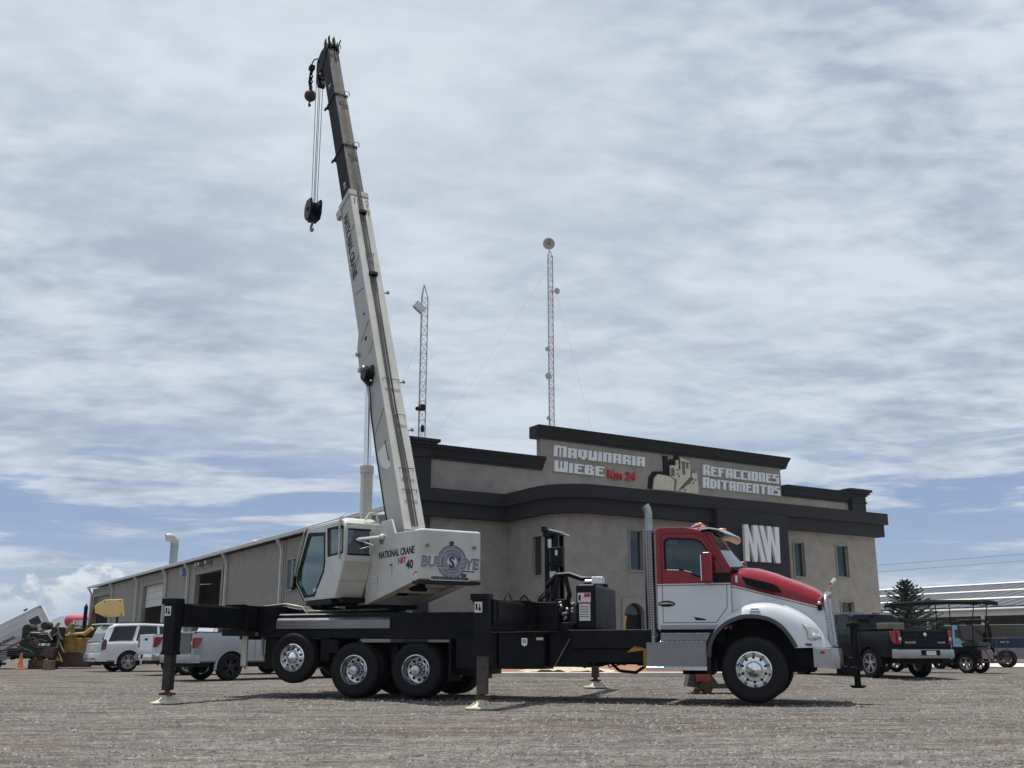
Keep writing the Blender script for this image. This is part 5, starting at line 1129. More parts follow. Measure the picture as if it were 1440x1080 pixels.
mb.box(-.75, -.25, OC1-.12, OC1-.09, 2.3, 2.36); mb.tube([(.55, 1.12, 2.5), (.0, 1.12, 2.72), (-.5, 1.12, 2.82)], .018, 6)
mb.tube([(.0+.16*cos(t), .9+.16*sin(t), 2.6) for t in [2*pi*k/12 for k in range(13)]], .014, 5); mb.build('cab_interior', BLKM, ocab, bev=.01)
mb = CB(); mb.tube([(1.0, OC1+.04, 2.45), (.78, OC1+.04, 2.9), (.55, OC1+.03, 3.28), (.43, OC1+.0, 3.42)], .016, 6); mb.sph((1.03, OC1+.05, 2.40), .03)
mb.tube([(-1.47, OC1+.02, 2.62), (-1.47, OC1+.035, 3.3), (-1.45, OC1+.02, 3.42), (-1.35, OC1-.1, 3.50), (-.9, OC1-.2, 3.48)], .022, 8); mb.tube([(-1.62, .75, 3.38), (-1.60, .65, 3.52), (-1.55, .48, 3.52), (-1.55, .42, 3.3), (-1.55, .42, 3.1)], .022, 8)
mb.build('grab_rail', CREAM, ocab, smooth=60)
mb = CB(); mb.tube([(-1.7, .95, 2.98), (-2.25, .64, 3.0)], .03, 8); mb.sph((-2.25, .66, 3.0), .055); mb.tube([(-1.72, .98, 2.98), (-1.95, .70, 2.86), (-1.74, .9, 2.80)], .012, 6); mb.build('work_light_arm', DECW, ocab)
mb = CB(); mb.box(-1.42, -1.28, OC0-.0, OC1-.1, 1.80, 1.90); mb.box(-1.1, .3, .62, 1.2, 1.78, 1.88); mb.prism([(-1.35, 1.9), (-.8, 1.9), (-.8, 1.78), (-1.0, 1.76)], .62, 1.1); mb.build('cab_bracket', BLKM, ocab)
mb = CB(); mb.box(.97, 1.12, 1.26, 1.28, 2.18, 2.78); m_ = mb.build('cab_mirror', mat('mirror_dark', (.05, .055, .05), .25, .3), ocab, bev=.01)
mb = CB(); mb.tube([(1.0, 1.27, 2.7), (.86, 1.18, 2.72)], .014, 6); mb.tube([(1.0, 1.27, 2.3), (.96, 1.18, 2.35)], .014, 6); mb.build('mirror_arm', STEEL, m_)
mb = CB(); mb.box(.95, 1.05, OC1-.05, OC1+.05, 2.18, 2.42); mb.sph((1.0, OC1+.05, 2.18), .05); mb.build('cab_lamp', BLKM, ocab)
mb = CB(); mb.box(-.35, -.1, OC1, OC1+.006, 2.05, 2.12); mb.build('cab_decal', DECW, ocab, smooth=0)
# ---- lift cylinder
mb = SB(); mb.cyl((.72, 0, 2.0), (.78, 0, 4.85), .135, n=28); mb.cyl((.78, 0, 4.72), (.781, 0, 4.88), .155, n=28); mb.tube([(.62, .12, 2.6), (.63, .14, 4.6), (.7, .1, 4.75)], .016, 6)
lc = mb.build('lift_cylinder', CREAM, T, smooth=40)
mb = SB(); mb.cyl((.781, 0, 4.86), (.86, 0, 7.25), .085, n=24); mb.build('cylinder_rod', CHR, lc, smooth=40); mb = SB(); mb.cyl((.70, -.22, 2.05), (.70, .22, 2.05), .09); mb.build('cylinder_pin', STEEL, lc)
# ---- boom (frame: x along the boom, z down from the back face, y across)
be = Vector((.385, 0, .923)).normalized(); bn = Vector((be.z, 0, -be.x)); BM = Matrix(((be.x, 0, bn.x, -1.70), (0, 1, 0, 0), (be.z, 0, bn.z, 3.25), (0, 0, 0, 1)))
def BB(): return MB(MS @ BM)
def boombox(mb, s0, s1, w0, w1, n0, n1, ch=.03, taper=None):
    h0, h1 = w0/2, w1/2; m1 = taper if taper else n1
    R = lambda s, h, a, b: [(s, -h+ch, a), (s, h-ch, a), (s, h, a+ch), (s, h, b-ch*3), (s, h-ch*2.5, b), (s, -h+ch*2.5, b), (s, -h, b-ch*3), (s, -h, a+ch)]
    mb.loft([R(s0, h0, n0, n1), R(s1, h1, n0 if not isinstance(m1, tuple) else m1[0], m1 if not isinstance(m1, tuple) else m1[1])], True, True)
mb = BB(); boombox(mb, -.55, 9.50, .49, .49, 0, .72, .012, .66)
# thick side plating near the base, welded ribs and the swelling under the cylinder head
for s in (1.0, 3.3, 5.9, 8.6): pass
for (sa, na, sb, nb) in ((2.9, .03, 2.55, .60), (4.7, .03, 4.55, .3), (5.35, .04, 5.1, .60), (6.3, .04, 6.5, .58), (7.3, .04, 7.1, .58), (8.3, .04, 8.15, .56)):
    for y in (.245, -.257): mb.fbox((sa, y, na), (.05, 0, 0), (0, .012, 0), (sb-sa, 0, nb-na))
for y in (.245, -.262): mb.fbox((9.32, y, -.01), (.18, 0, 0), (0, .017, 0), (0, 0, .68))
mb.fbox((9.32, -.25, -.018), (.18, 0, 0), (0, .5, 0), (0, 0, .016))
base = mb.build('boom_base_section', CREAMB, T, smooth=20, bev=.006)
mb = BB(); mb.add([(3.9, .2, .70), (4.55, .2, .96), (5.15, .2, .92), (5.55, .2, .69), (3.9, -.2, .70), (4.55, -.2, .96), (5.15, -.2, .92), (5.55, -.2, .69)], [(0, 1, 2, 3), (4, 7, 6, 5), (0, 4, 5, 1), (1, 5, 6, 2), (2, 6, 7, 3), (3, 7, 4, 0)]); mb.cyl((4.52, -.26, .88), (4.52, .26, .88), .06); mb.build('cylinder_bracket', CREAMB, base)
# back face: overlay in lighter paint stands in for sunlight on it
mb = BB(); mb.box(-.02, 9.3, -.235, .235, -.006, -.002); mb.build('boom_back_sunlit_tone', CREAM, base, smooth=0)
mb = BB()
for s, n_ in ((5.67, .24), (5.03, .34)): mb.cyl((s, .244, n_), (s, .2495, n_), .04 if s > 5.5 else .055, n=14)
mb.build('boom_hole', DARK, base)
mb = BB(); mb.text('NATIONAL CRANE', (8.95, .249, .50), (-1, 0, 0), (0, 0, -1), .25, .004, .05, fit=2.05); mb.build('lettering', DECB, base, smooth=0)
# boom angle indicator
mb = BB(); P = [(2.12, .12), (2.12, .60)]+[(2.12-.62*sin(t), .12+.48*cos(t)) for t in [pi/2*k/10 for k in range(1, 11)]]
mb.plate(P, [], .248, .252, 'y'); mb.build('angle_gauge', DECW, base, smooth=0); mb = BB(); mb.fbox((2.16, .253, .16), (-.5, 0, -.03), (0, .006, 0), (0, 0, .035)); mb.build('gauge_needle', DECB, base)
for s in (2.72,): pass
# anti-two-block cable reel
mb = BB(); mb.cyl((4.02, .25, .38), (4.02, .36, .38), .20, n=26); mb.cyl((4.02, .36, .38), (4.02, .43, .38), .15, n=20); mb.box(3.9, 4.15, .25, .30, .16, .60); mb.box(3.78, 3.86, .25, .33, .30, .48)
mb.cyl((4.2, .3, .45), (4.28, .3, .45), .04); rl = mb.build('cable_reel', BLK, base, smooth=40, bev=.008)
mb = BB(); mb.sph((4.24, .36, .42), .045); mb.sph((3.78, .32, .26), .03); mb.build('reel_fitting', ALU, rl); mb = BB(); mb.tube([(3.82, .3, .4), (3.5, .27, .5), (3.1, .26, .62), (2.2, .255, .66), (.8, .255, .66), (.3, .26, .62)], .014, 6); mb.build('reel_cable', HOSE, base)
# hoses along the back face
mb = BB()
for y in (.015, .055, -.05): mb.tube([(9.75, y*.6, -.03), (8.7, y, -.035), (7, y*1.1, -.03), (5.5, y+.01, -.04), (3, y+.03, -.035), (1.4, y, -.045), (.05, y-.01, -.03)], .012, 6)
mb.build('boom_hose', mat('hose_brown', (.055, .045, .04), .6), base)
mb = BB(); mb.box(.05, 9.2, -.035, -.005, -.012, -.0065); mb.box(.05, 9.2, .065, .075, -.02, -.0065); mb.build('hose_track', STEEL, base)
mb = BB()
for s, ww in ((8.72, .06), (6.70, .07)): mb.box(s-.05, s+.05, -.03-ww, .02+ww, -.10, -.005); mb.cyl((s, -.02, -.11), (s, -.02, -.02), .04)
mb.build('hose_guide', BLKM, base)
mb = BB()
for s, ya, yb in ((3.65, .17, -.2), (1.38, .13, -.17), (.87, .13, -.17), (7.35, .08, -.10), (2.72, .0, -.2)): mb.tube([(s+.03, ya, -.01), (s, ya, -.06), (s, yb, -.06), (s-.03, yb, -.01)], .010, 5)
for s in (9.2, 8.9): mb.tube([(s, -.16, -.01), (s-.05, -.19, -.06), (s-.15, -.19, -.06), (s-.2, -.16, -.01)], .010, 5)
mb.tube([(9.25, .12, -.01), (9.2, .15, -.04), (9.0, .16, -.01)], .010, 5); mb.build('hose_clip', STEEL, base)
mb = BB()
for s in (6.24, 2.40, 3.66): mb.cyl((s, -.25, .03), (s, -.33, .0), .022); mb.cyl((s, -.325, .0), (s+.01, -.34, -.0), .045, n=10)
for s in (9.25,): mb.box(s-.12, s+.1, .2, .3, .60, .78)
mb.cyl((4.95, .2, .86), (4.95, .28, .86), .05); mb.build('boom_lug', CREAMB, base)
# telescopic sections
def section(s0, s1, w_, n0, n1, name, col, txt=None):
    mb = BB(); boombox(mb, s0, s1, w_, w_, n0, n1, .02)
    o = mb.build(name, col, T, smooth=20, bev=.006)
    mb = BB(); mb.loft([[(s, -w_/2-.02, n0-.022), (s, w_/2+.02, n0-.022), (s, w_/2+.02, n1+.05), (s, -w_/2-.02, n1+.05)] for s in (s1-.07, s1)], True, True)
    mb.box(s1-.06, s1-.01, w_/2, w_/2+.05, n1+.02, n1+.12)
    mb.build('section_collar', BLKM, o, bev=.006)
    mb = BB(); mb.tube([(s1-.02, -.08, n0-.03), (s1+.02, -.10, n0-.12), (s1+.02, -w_/2-.02, n0-.12), (s1-.06, -w_/2-.05, n0-.05)], .012, 5); mb.tube([(s1-.02, .10, n0-.03), (s1+.0, .10, n0-.09), (s1+.0, -.06, n0-.09)], .010, 5); mb.tube([(s1-.35, .1, n0-.005), (s1-.5, .02, n0-.03), (s1-.45, -.12, n0-.02), (s1-.1, -.15, n0-.02)], .009, 5); mb.build('hose_loop', STEEL, o)
    mb = BB()
    for y in (-.04, .0, .05): mb.tube([(s0+.1, y, n0-.012), (s1-.05, y, n0-.012)], .009, 5)
    mb.build('section_hose', mat('hose_brown', (0, 0, 0)), o)
    if txt:
        mb = BB(); mb.text(txt[0], (txt[1], w_/2+.002, txt[2]), (-1, 0, 0), (0, 0, -1), .15, .003, .02, 1.); mb.build('lettering', DECW, o, smooth=0)
    return o
BD2 = mat('boom_back_steel', (.12, .11, .10), .55, var=.5, vs=3, stain=(.05, .046, .044))
sec2 = section(9.0, 11.25, .385, .045, .62, 'boom_section', [BOOMD], ('A1', 10.05, .36))
sec3 = section(11.0, 13.30, .365, .07, .60, 'boom_section', [BOOMD])
sec4 = section(13.1, 15.35, .345, .09, .58, 'boom_section', [BOOMD], ('A', 13.9, .36))
for o, s0, s1, w_, n0 in ((sec2, 9.5, 11.2, .385, .045), (sec3, 11.3, 13.22, .365, .07), (sec4, 13.32, 15.3, .345, .09)):
    mb = BB(); mb.box(s0, s1, -w_/2+.02, w_/2-.02, n0-.004, n0-.001); mb.build('section_back_plate', BD2, o, smooth=0)
# boom head: cheek plates, sheaves, nose
mb = BB()
for y in (-.19, .16): mb.plate([(15.2, .06), (15.62, .06), (15.58, .18), (15.42, .24), (15.5, .44), (15.45, .78), (15.2, .92), (14.95, .86), (14.9, .52)], [], y, y+.03, 'y')
mb.box(15.2, 15.45, -.18, .18, .08, .2); mb.box(15.3, 15.62, -.05, .0, -.06, .05); mb.fbox((15.25, .1, -.0), (.30, .03, -.12), (0, .03, 0), (.0, 0, .10)); mb.fbox((15.25, -.14, .0), (.24, -.06, -.14), (0, .03, 0), (0, 0, .10)); mb.fbox((15.35, -.04, .05), (.28, .02, .06), (0, .05, 0), (0, 0, .10))
hd = mb.build('boom_head', BLKM, T, bev=.006)
for s, n_, r_ in ((15.1, .80, .16), (15.35, .14, .12)):
    for y in (-.09, -.03, .04): 
        mb = BB(); mb.lathe([(.03, -.02), (r_, -.02), (r_-.02, 0), (r_, .02), (.03, .02)], (s, y, n_), 'y', 20); mb.build('sheave', BLKM, hd)
mb = BB(); mb.tube([(15.3, .05, .7), (15.2, .1, 1.05), (15.0, .08, 1.15)], .03, 6); mb.tube([(15.45, .0, .5), (15.4, .06, .95), (15.2, .05, 1.12)], .02, 6); mb.box(15.05, 15.2, -.1, .1, .98, 1.16); mb.box(14.75, 15.0, -.08, .12, 1.0, 1.12)
mb.build('jib_bracket', BLKM, hd)
# ropes, hook block, ball hook (hang vertically)
mb = SB()
for x, y, zt in ((5.02, .12, 17.3), (5.02, .04, 17.3), (5.14, -.05, 17.3), (5.14, -.13, 17.3)): mb.cyl((x+.13, y, zt), (x+(.03 if x < 5.1 else .02), y*.8, 12.95), .011, n=6)
mb.build('hoist_rope', STEEL, T)
mb = SB(); mb.prism([(4.95, 13.0), (5.25, 13.02), (5.40, 12.86), (5.40, 12.60), (5.28, 12.44), (5.02, 12.44), (4.92, 12.60), (4.90, 12.88)], -.17, -.11); mb.prism([(4.95, 13.0), (5.25, 13.02), (5.40, 12.86), (5.40, 12.60), (5.28, 12.44), (5.02, 12.44), (4.92, 12.60), (4.90, 12.88)], .11, .17)
mb.cyl((5.14, -.2, 12.74), (5.14, .2, 12.74), .06); mb.box(5.06, 5.26, -.12, .12, 12.38, 12.55)
for y in (-.08, -.0, .08): mb.lathe([(.03, -.025), (.20, -.025), (.18, 0), (.20, .025), (.03, .025)], (5.14, y, 12.76), 'y', 20)
hb = mb.build('hook_block', BLK, T, bev=.008)
def hook(mb, x, y, z, r):
    P = [(x, y, z+r*1.6), (x, y, z+r*1.0)]+[(x+r*.75*sin(a), y, z+r*.75*cos(a)*.95) for a in [radians(q) for q in range(20, 250, 20)]]
    mb.tube([P[0], P[1]]+[(p[0], p[1], p[2]) for p in P[2:]], [r*.22, r*.22]+[r*.26]*(len(P)-4)+[r*.18, r*.08], 8)
mb = SB(); hook(mb, 5.15, .0, 12.22, .14); mb.build('hook', STEEL, hb)
mb = SB(); mb.sph((5.92, 0, 16.66), .175, 18, (1, 1, 1.0)); bh = mb.build('headache_ball', mat('ball_red', (.07, .02, .016), .55, var=.5, vs=8), T, smooth=80)
mb = SB(); hook(mb, 5.92, 0, 16.40, .10); mb.cyl((5.92, 0, 16.78), (5.92, 0, 16.95), .05); mb.build('hook', RUST, bh)
mb = SB()
for k in range(7): z = 16.95+.09*k; mb.tube([(5.92+.04*cos(a)*(k % 2), .04*cos(a)*((k+1) % 2), z+.055*sin(a)) for a in [2*pi*q/8 for q in range(9)]], .02, 5)
mb.tube([(5.86, .05, 17.4), (5.95, .05, 17.1), (5.88, .02, 16.85)], .03, 6); mb.tube([(5.92, 0, 17.5), (5.85, .02, 17.7), (5.7, .0, 17.75), (5.2, 0, 17.5)], .02, 6); mb.box(5.80, 5.98, -.06, .08, 17.5, 17.62); mb.tube([(5.85, .03, 17.6), (5.98, .02, 17.3), (5.9, 0, 17.0)], .014, 6)
mb.build('ball_chain', BLKM, bh)
# ================================================================== PARKED VEHICLES (frame: x forward from the rear axle, y left)
def lerpk(K, x):
    if x <= K[0][0]: return K[0][1]
    for (a, b), (c, d) in zip(K, K[1:]):
        if x <= c: t = (x-a)/(c-a); t = t*t*(3-2*t)*.5+t*.5; return b+(d-b)*t
    return K[-1][1]
def car(name, label, cat_, loc, az, p, group=None):
    t = thing(name, label, cat_, (loc[0], loc[1], gz(loc[0], loc[1])), az, group)
    W, R, wb, x0, x1 = p['W'], p['R'], p['wb'], p['x0'], p['x1']; Ra = R+.075
    belt, roof = p['belt'], p['roof']; zs = p['sill']
    def ring(x):
        z0 = zs
        for c in (0, wb):
            if abs(x-c) < Ra: z0 = max(z0, R-.02+sqrt(max(0, Ra*Ra-(x-c)**2)))
        zb = lerpk(belt, x); zr = max(lerpk(roof, x), zb); g = zr-zb
        w_ = W*(1-.10*sstep(x1-.9, x1, x)-.05*sstep(x0+.35, x0, x))
        wr = w_-.05-.20*min(1, g/.6)
        return [(x, w_*.9, min(z0, zb-.08)), (x, w_-.01, min(z0+.05, zb-.07)), (x, w_+.0, (z0*.45+zb*.55)), (x, w_-.012, zb-.10), (x, w_-.03, zb-.03), (x, w_-.065, zb+.003), (x, wr+.03, zb+max(0., g-.05)+.004), (x, wr-.07, zr+.006), (x, 0, zr+.02*(g > .2)+.006)]
    xs_ = [x0+(x1-x0)*i/86 for i in range(87)]; xs_ = sorted(set(xs_+[c+s*Ra*k for c in (0, wb) for s in (-1, 1) for k in (1, .97, .9)]))
    H = [ring(x) for x in xs_]
    full = [h+[(a, -b, c) for a, b, c in reversed(h[:-1])] for h in H]
    mb = MB(); mb.loft(full, False); m = len(full[0])
    mb.add(full[0], [tuple(range(m))]); mb.add(full[-1], [tuple(range(m))])
    body = mb.build('body', p['paint'], t, smooth=38)
    mb = MB()
    for c in (0, wb):
        for s in (-1, 1):
            P = [(c+Ra*cos(a), s*(W-.33), R-.02+Ra*sin(a)) for a in [pi*k/14 for k in range(15)]]; Q = [(x, s*(W-.015), z) for x, y, z in P]
            mb.loft([P, Q], False); mb.add(P, [tuple(range(15))])
    mb.box(x0+.15, x1-.2, -W+.2, W-.2, zs-.12, zs+.06); mb.build('underbody', BLKM, t)
    for c in (0, wb):
        for s in (-1, 1):
            mb = MB(); P = []
            for k in range(17):
                a = pi*k/16*1.08-.12; P.append([(c+(Ra-.01)*cos(a), s*(W+.004), R-.02+(Ra-.01)*sin(a)), (c+(Ra+.06)*cos(a), s*(W+.006), R-.02+(Ra+.06)*sin(a)), (c+(Ra+.06)*cos(a), s*(W-.06), R-.02+(Ra+.06)*sin(a)), (c+(Ra-.01)*cos(a), s*(W-.06), R-.02+(Ra-.01)*sin(a))])
            mb.loft(P, True, True); mb.build('wheel_arch', p.get('archm', p['paint']), body, smooth=45)
            w_, mb, _q = wheel(t, c, s*(W-.02), R, R, .26, 'car', -s); mb.build('rim', p['rim'], w_, smooth=35)
            mb = MB(); mb.cyl((c, s*(W-.14), R), (c, s*(W-.16), R), R*.55, n=20); mb.build('brake_disc', DARK if p.get('darkrim') else STEEL, w_)
    def sp(x, f, s, off):
        h = ring(x); a, b = h[5], h[6]; return (x, s*(a[1]+(b[1]-a[1])*f+off), a[2]+(b[2]-a[2])*f+off*.3)
    for s in (-1, 1):
        for (xa, xb, ya, yb) in p['wins']:
            mb = MB(); P = []
            for k in range(7):
                f = .06+.86*k/6; P.append([sp(xa+(ya-xa)*k/6+((xb+(yb-xb)*k/6)-(xa+(ya-xa)*k/6))*j/8, f, s, .007) for j in range(9)])
            mb.quadsheet(P); mb.build('side_window', GLK, body, smooth=60)
    for (q, nm) in p['glass']:
        (xb, zb), (xt, zt), wb_, wt_ = q; mb = MB(); mb.add([(xb, -wb_, zb), (xb, wb_, zb), (xt, wt_, zt), (xt, -wt_, zt)], [(0, 1, 2, 3)]); mb.build(nm, GLK, body, smooth=0)
    for s in (-1, 1):
        for xg in p['gaps']:
            mb = MB(); h0, h5 = ring(xg)[1:3], None; h = ring(xg)
            mb.tube([(xg, s*(a[1]+.001), a[2]) for a in h[1:6]], .005, 4); mb.build('door_gap', DARK, body)
        for xg in p['handles']:
            h = ring(xg); mb = MB(); mb.box(xg-.09, xg+.09, *sorted((s*(h[3][1]+.0), s*(h[3][1]+.03))), h[3][2]-.06, h[3][2]-.03); mb.build('door_handle', p.get('handlem', p['paint']), body, bev=.008)
        h = ring(p['mirror']); mb = MB(); mb.box(p['mirror']-.05, p['mirror']+.08, *sorted((s*(h[5][1]+.02), s*(h[5][1]+.24))), h[5][2]+.03, h[5][2]+.22); mb.build('wing_mirror', p['paint'], body, bev=.03)
    return t, body, ring
def rim_mat(n, c): return mat(n, c, .25, .9, var=.1)
RIMB = mat('rim_black', (.012, .012, .013), .3, .3); RIMS = rim_mat('rim_silver', (.42, .42, .44))
# --- silver pickup
SILV = mat('silver_paint', (.30, .31, .33), .25, .35, var=.04, coat=.8)
pk = dict(W=1.0, R=.41, wb=3.7, x0=-1.24, x1=4.72, sill=.52, belt=[(-1.24, 1.40), (-1.1, 1.42), (.72, 1.40), (2.8, 1.32), (3.2, 1.30), (4.3, 1.22), (4.72, .98)],
          roof=[(.70, .9), (.74, 1.36), (.95, 1.90), (1.3, 1.95), (2.2, 1.93), (3.05, 1.32)], wins=[(.98, 1.75, 1.05, 1.72), (1.85, 2.8, 1.80, 2.25)], glass=[(((.80, 1.45), (.94, 1.85), .80, .66), 'rear_window'), (((3.0, 1.37), (2.32, 1.90), .82, .70), 'windscreen')],
          gaps=[.78, 1.82, 2.95], handles=[1.05, 2.0], mirror=2.75, paint=SILV, rim=RIMB, darkrim=True)
t, body, rg = car('pickup_truck', 'silver pickup truck with black wheels parked behind the tail of the crane truck', 'pickup', (-9.13, 32.41), 46, pk, 'vehicles parked beside the warehouse')
def tailparts(t, body, W, x, zt, zb, lamp, lampm, plate='', bump=CHR, tgm=None, lampin=None, tw=None):
    tw = tw or W*.80
    mb = MB(); mb.box(x-.015, x+.02, -tw, tw, zb, zt-.05); mb.box(x-.03, x, -tw, tw, zt-.08, zt-.01); g = mb.build('tailgate', tgm or t_p, t, bev=.012)
    mb = MB(); mb.box(x-.028, x-.016, -.16, .16, zt-.22, zt-.14); mb.build('tailgate_handle', BLKM, g, bev=.005)
    for s in (-1, 1):
        mb = MB(); y0, y1 = sorted((s*(W-.145), s*(W-.02))); z0, z1 = lamp
        mb.prism([(x+.16, z1), (x-.02, z1), (x-.035, z0+.05), (x, z0), (x+.10, z0+.06)], y0, y1); l_ = mb.build('tail_lamp', lampm, t, bev=.015)
        mb = MB(); mb.prism([(x+.27, z1+.005), (x+.02, z1+.005), (x+.0, z0+.04), (x+.10, z0+.03), (x+.22, z0+.17)], *sorted((s*(W-.03), s*(W+.004)))); mb.build('lamp_side', lampm, l_, bev=.004)
        mb = MB(); mb.box(x-.037, x-.03, *sorted((s*(W-.13), s*(W-.06))), z0+.12, z0+.20); mb.build('reversing_lens', DECW, l_)
    mb = MB(); K = [(x+.16, -W+.02), (x-.05, -W+.03), (x-.16, -W*.78), (x-.18, 0), (x-.16, W*.78), (x-.05, W-.03), (x+.16, W-.02)]
    mb.loft([[(a, b, zb-.28), (a-.015, b, zb-.18), (a, b, zb-.06), (a+.08, b, zb-.05), (a+.08, b, zb-.28)] for a, b in K], True, True); b_ = mb.build('rear_bumper', bump, t, smooth=40, bev=.008)
    mb = MB(); mb.box(x-.202, x-.178, -.30, .30, zb-.21, zb-.07); pl_ = mb.build('plate_recess', BLKM, b_); mb = MB(); mb.box(x-.21, x-.203, -.16, .16, zb-.20, zb-.09); mb.build('number_plate', DECW, pl_)
    return g
t_p = SILV; g = tailparts(t, body, 1.0, -1.25, 1.40, .80, (.93, 1.24), REDL, tgm=mat('tailgate_grey', (.10, .10, .10), .45), bump=mat('bumper_silver', (.34, .34, .35), .3, .6))
mb = MB(); mb.box(-1.2, .68, -.93, .93, 1.35, 1.40); mb.build('bed_cover', BLKM, t)
# --- white pickup
WCAR = mat('white_car_paint', (.56, .57, .59), .22, var=.03, coat=.8)
pw = dict(pk); pw['paint'] = WCAR; pw['rim'] = RIMS; pw['darkrim'] = False; t_p = WCAR
t, body, rg = car('pickup_truck', 'white pickup truck parked between the white wagon and the silver pickup', 'pickup', (-12.05, 38.25), 55, pw, 'vehicles parked beside the warehouse')
tailparts(t, body, 1.0, -1.25, 1.42, .80, (.95, 1.32), REDL)
mb = MB(); mb.text('4x4', (-.55, -1.003, 1.27), (1, 0, 0), (0, 0, 1), .10, .003, .02, 1.4); mb.build('side_lettering', DECB, body, smooth=0)
# --- white large wagon
ps = dict(W=1.02, R=.41, wb=3.4, x0=-1.13, x1=4.25, sill=.42, belt=[(-1.13, 1.02), (-1.05, 1.16), (-.2, 1.20), (2.6, 1.18), (3.2, 1.22), (4.0, 1.12), (4.25, .85)],
          roof=[(-1.10, .9), (-1.05, 1.18), (-.80, 1.80), (-.5, 1.90), (.6, 1.94), (1.9, 1.90), (2.75, 1.24)], wins=[(-.85, .10, -.62, .30), (.25, 1.15, .42, 1.12), (1.25, 2.45, 1.22, 1.9)], glass=[(((-1.085, 1.20), (-.80, 1.76), .80, .66), 'rear_window'), (((2.72, 1.26), (2.0, 1.84), .84, .70), 'windscreen')],
          gaps=[.20, 1.2, 2.3], handles=[.45, 1.4], mirror=2.4, paint=WCAR, rim=RIMS)
t, body, rg = car('sport_wagon', 'large white sport utility wagon with dark tail lamps, leftmost parked vehicle', 'suv', (-16.2, 43.58), 52, ps, 'vehicles parked beside the warehouse')
mb = MB(); mb.box(-1.17, -1.12, -.78, .78, .82, 1.12); g = mb.build('tailgate', WCAR, t, bev=.02); mb = MB(); mb.box(-1.18, -1.17, -.26, .26, .88, 1.02); mb.build('number_plate', DECW, g)
for s in (-1, 1):
    mb = MB(); mb.prism([(-1.12, .86), (-.93, .90), (-.90, 1.22), (-.98, 1.30), (-1.10, 1.22)], *sorted((s*.80, s*1.015))); l_ = mb.build('tail_lamp', mat('smoked_red', (.05, .012, .014), .15, coat=1.), t, bev=.015)
mb = MB(); mb.loft([[(a, b, .42), (a-.03, b, .55), (a, b, .74), (a+.1, b, .76), (a+.1, b, .42)] for a, b in [(-.95, -1.02), (-1.13, -.98), (-1.24, -.8), (-1.26, 0), (-1.24, .8), (-1.13, .98), (-.95, 1.02)]], True, True); b_ = mb.build('rear_bumper', WCAR, t, smooth=45)
mb = MB(); mb.box(-1.24, -1.0, -.85, .85, .36, .46); mb.box(-1.285, -1.24, -.8, .8, .5, .54); mb.build('bumper_insert', BLKM, b_, bev=.01); mb = MB(); mb.box(-1.10, -.62, -.70, .70, 1.86, 1.91); mb.build('roof_spoiler', WCAR, body, bev=.02)
mb = MB()
for s in (-1, 1): mb.tube([(-.4, s*.70, 1.94), (.8, s*.71, 1.99), (1.9, s*.69, 1.95)], .018, 5)
mb.build('roof_rail', BLKM, body)
# --- black pickup on the right
BCAR = mat('black_car_paint', (.005, .008, .010), .22, var=.1, spec=.15, coat=.06)
pf = dict(W=.925, R=.385, wb=3.2, x0=-1.16, x1=4.1, sill=.50, belt=[(-1.16, 1.24), (-1.0, 1.26), (.60, 1.25), (2.3, 1.18), (2.8, 1.16), (3.7, 1.08), (4.1, .85)],
          roof=[(.58, .8), (.62, 1.22), (.80, 1.70), (1.1, 1.775), (1.8, 1.75), (2.55, 1.18)], wins=[(.88, 1.45, .95, 1.42), (1.52, 2.35, 1.48, 1.85)], glass=[(((.675, 1.30), (.80, 1.66), .72, .60), 'rear_window'), (((2.55, 1.21), (1.92, 1.72), .74, .62), 'windscreen')],
          gaps=[.68, 1.5, 2.5], handles=[.95, 1.7], mirror=2.35, paint=BCAR, rim=RIMS, archm=BCAR)
t, body, rg = car('pickup_truck', 'black pickup truck with silver wheels, seen from behind, right of the red hood', 'pickup', (10.62, 29.11), -20, pf, None)
t_p = BCAR; g = tailparts(t, body, .925, -1.17, 1.25, .80, (.86, 1.22), REDL, bump=mat('bumper_chrome', (0, 0, 0)))
mb = MB(); mb.text('FRONTIER', (-1.188, .66, .90), (0, -1, 0), (0, 0, 1), .05, .003, .015, 1.1); mb.text('V6 4X4', (-1.188, -.42, .90), (0, -1, 0), (0, 0, 1), .05, .003, .015, 1.1); mb.build('tailgate_lettering', DECW, g, smooth=0)
mb = MB(); mb.lathe([(.001, -.02), (.05, -.015), (.055, 0)], (-1.19, 0, 1.13), 'x', 16); mb.build('round_badge', CHR, g)
mb = MB(); mb.box(.66, .70, -.12, .12, 1.72, 1.76); mb.build('brake_light', REDL, body)
mb = MB(); mb.box(-1.12, .56, -.82, .82, 1.20, 1.262); mb.build('bed_cover', BLKM, t)
mb = MB(); mb.box(-1.05, .62, .885, .905, 1.262, 1.285); mb.box(-1.05, .62, -.905, -.885, 1.262, 1.285); mb.build('bed_rail', BLKM, t)
mb = MB(); mb.box(-.1, .4, -.30, .25, 1.264, 1.46); tag(mb.build('cardboard_sheet', mat('kraft_board', (.20, .18, .13), .9), None, bev=.01), 'tan board box carried in the bed of the black pickup', 'box').matrix_world = Matrix.Translation((10.62, 29.11, gz(10.62, 29.11))) @ Matrix.Rotation(radians(110), 4, 'Z')
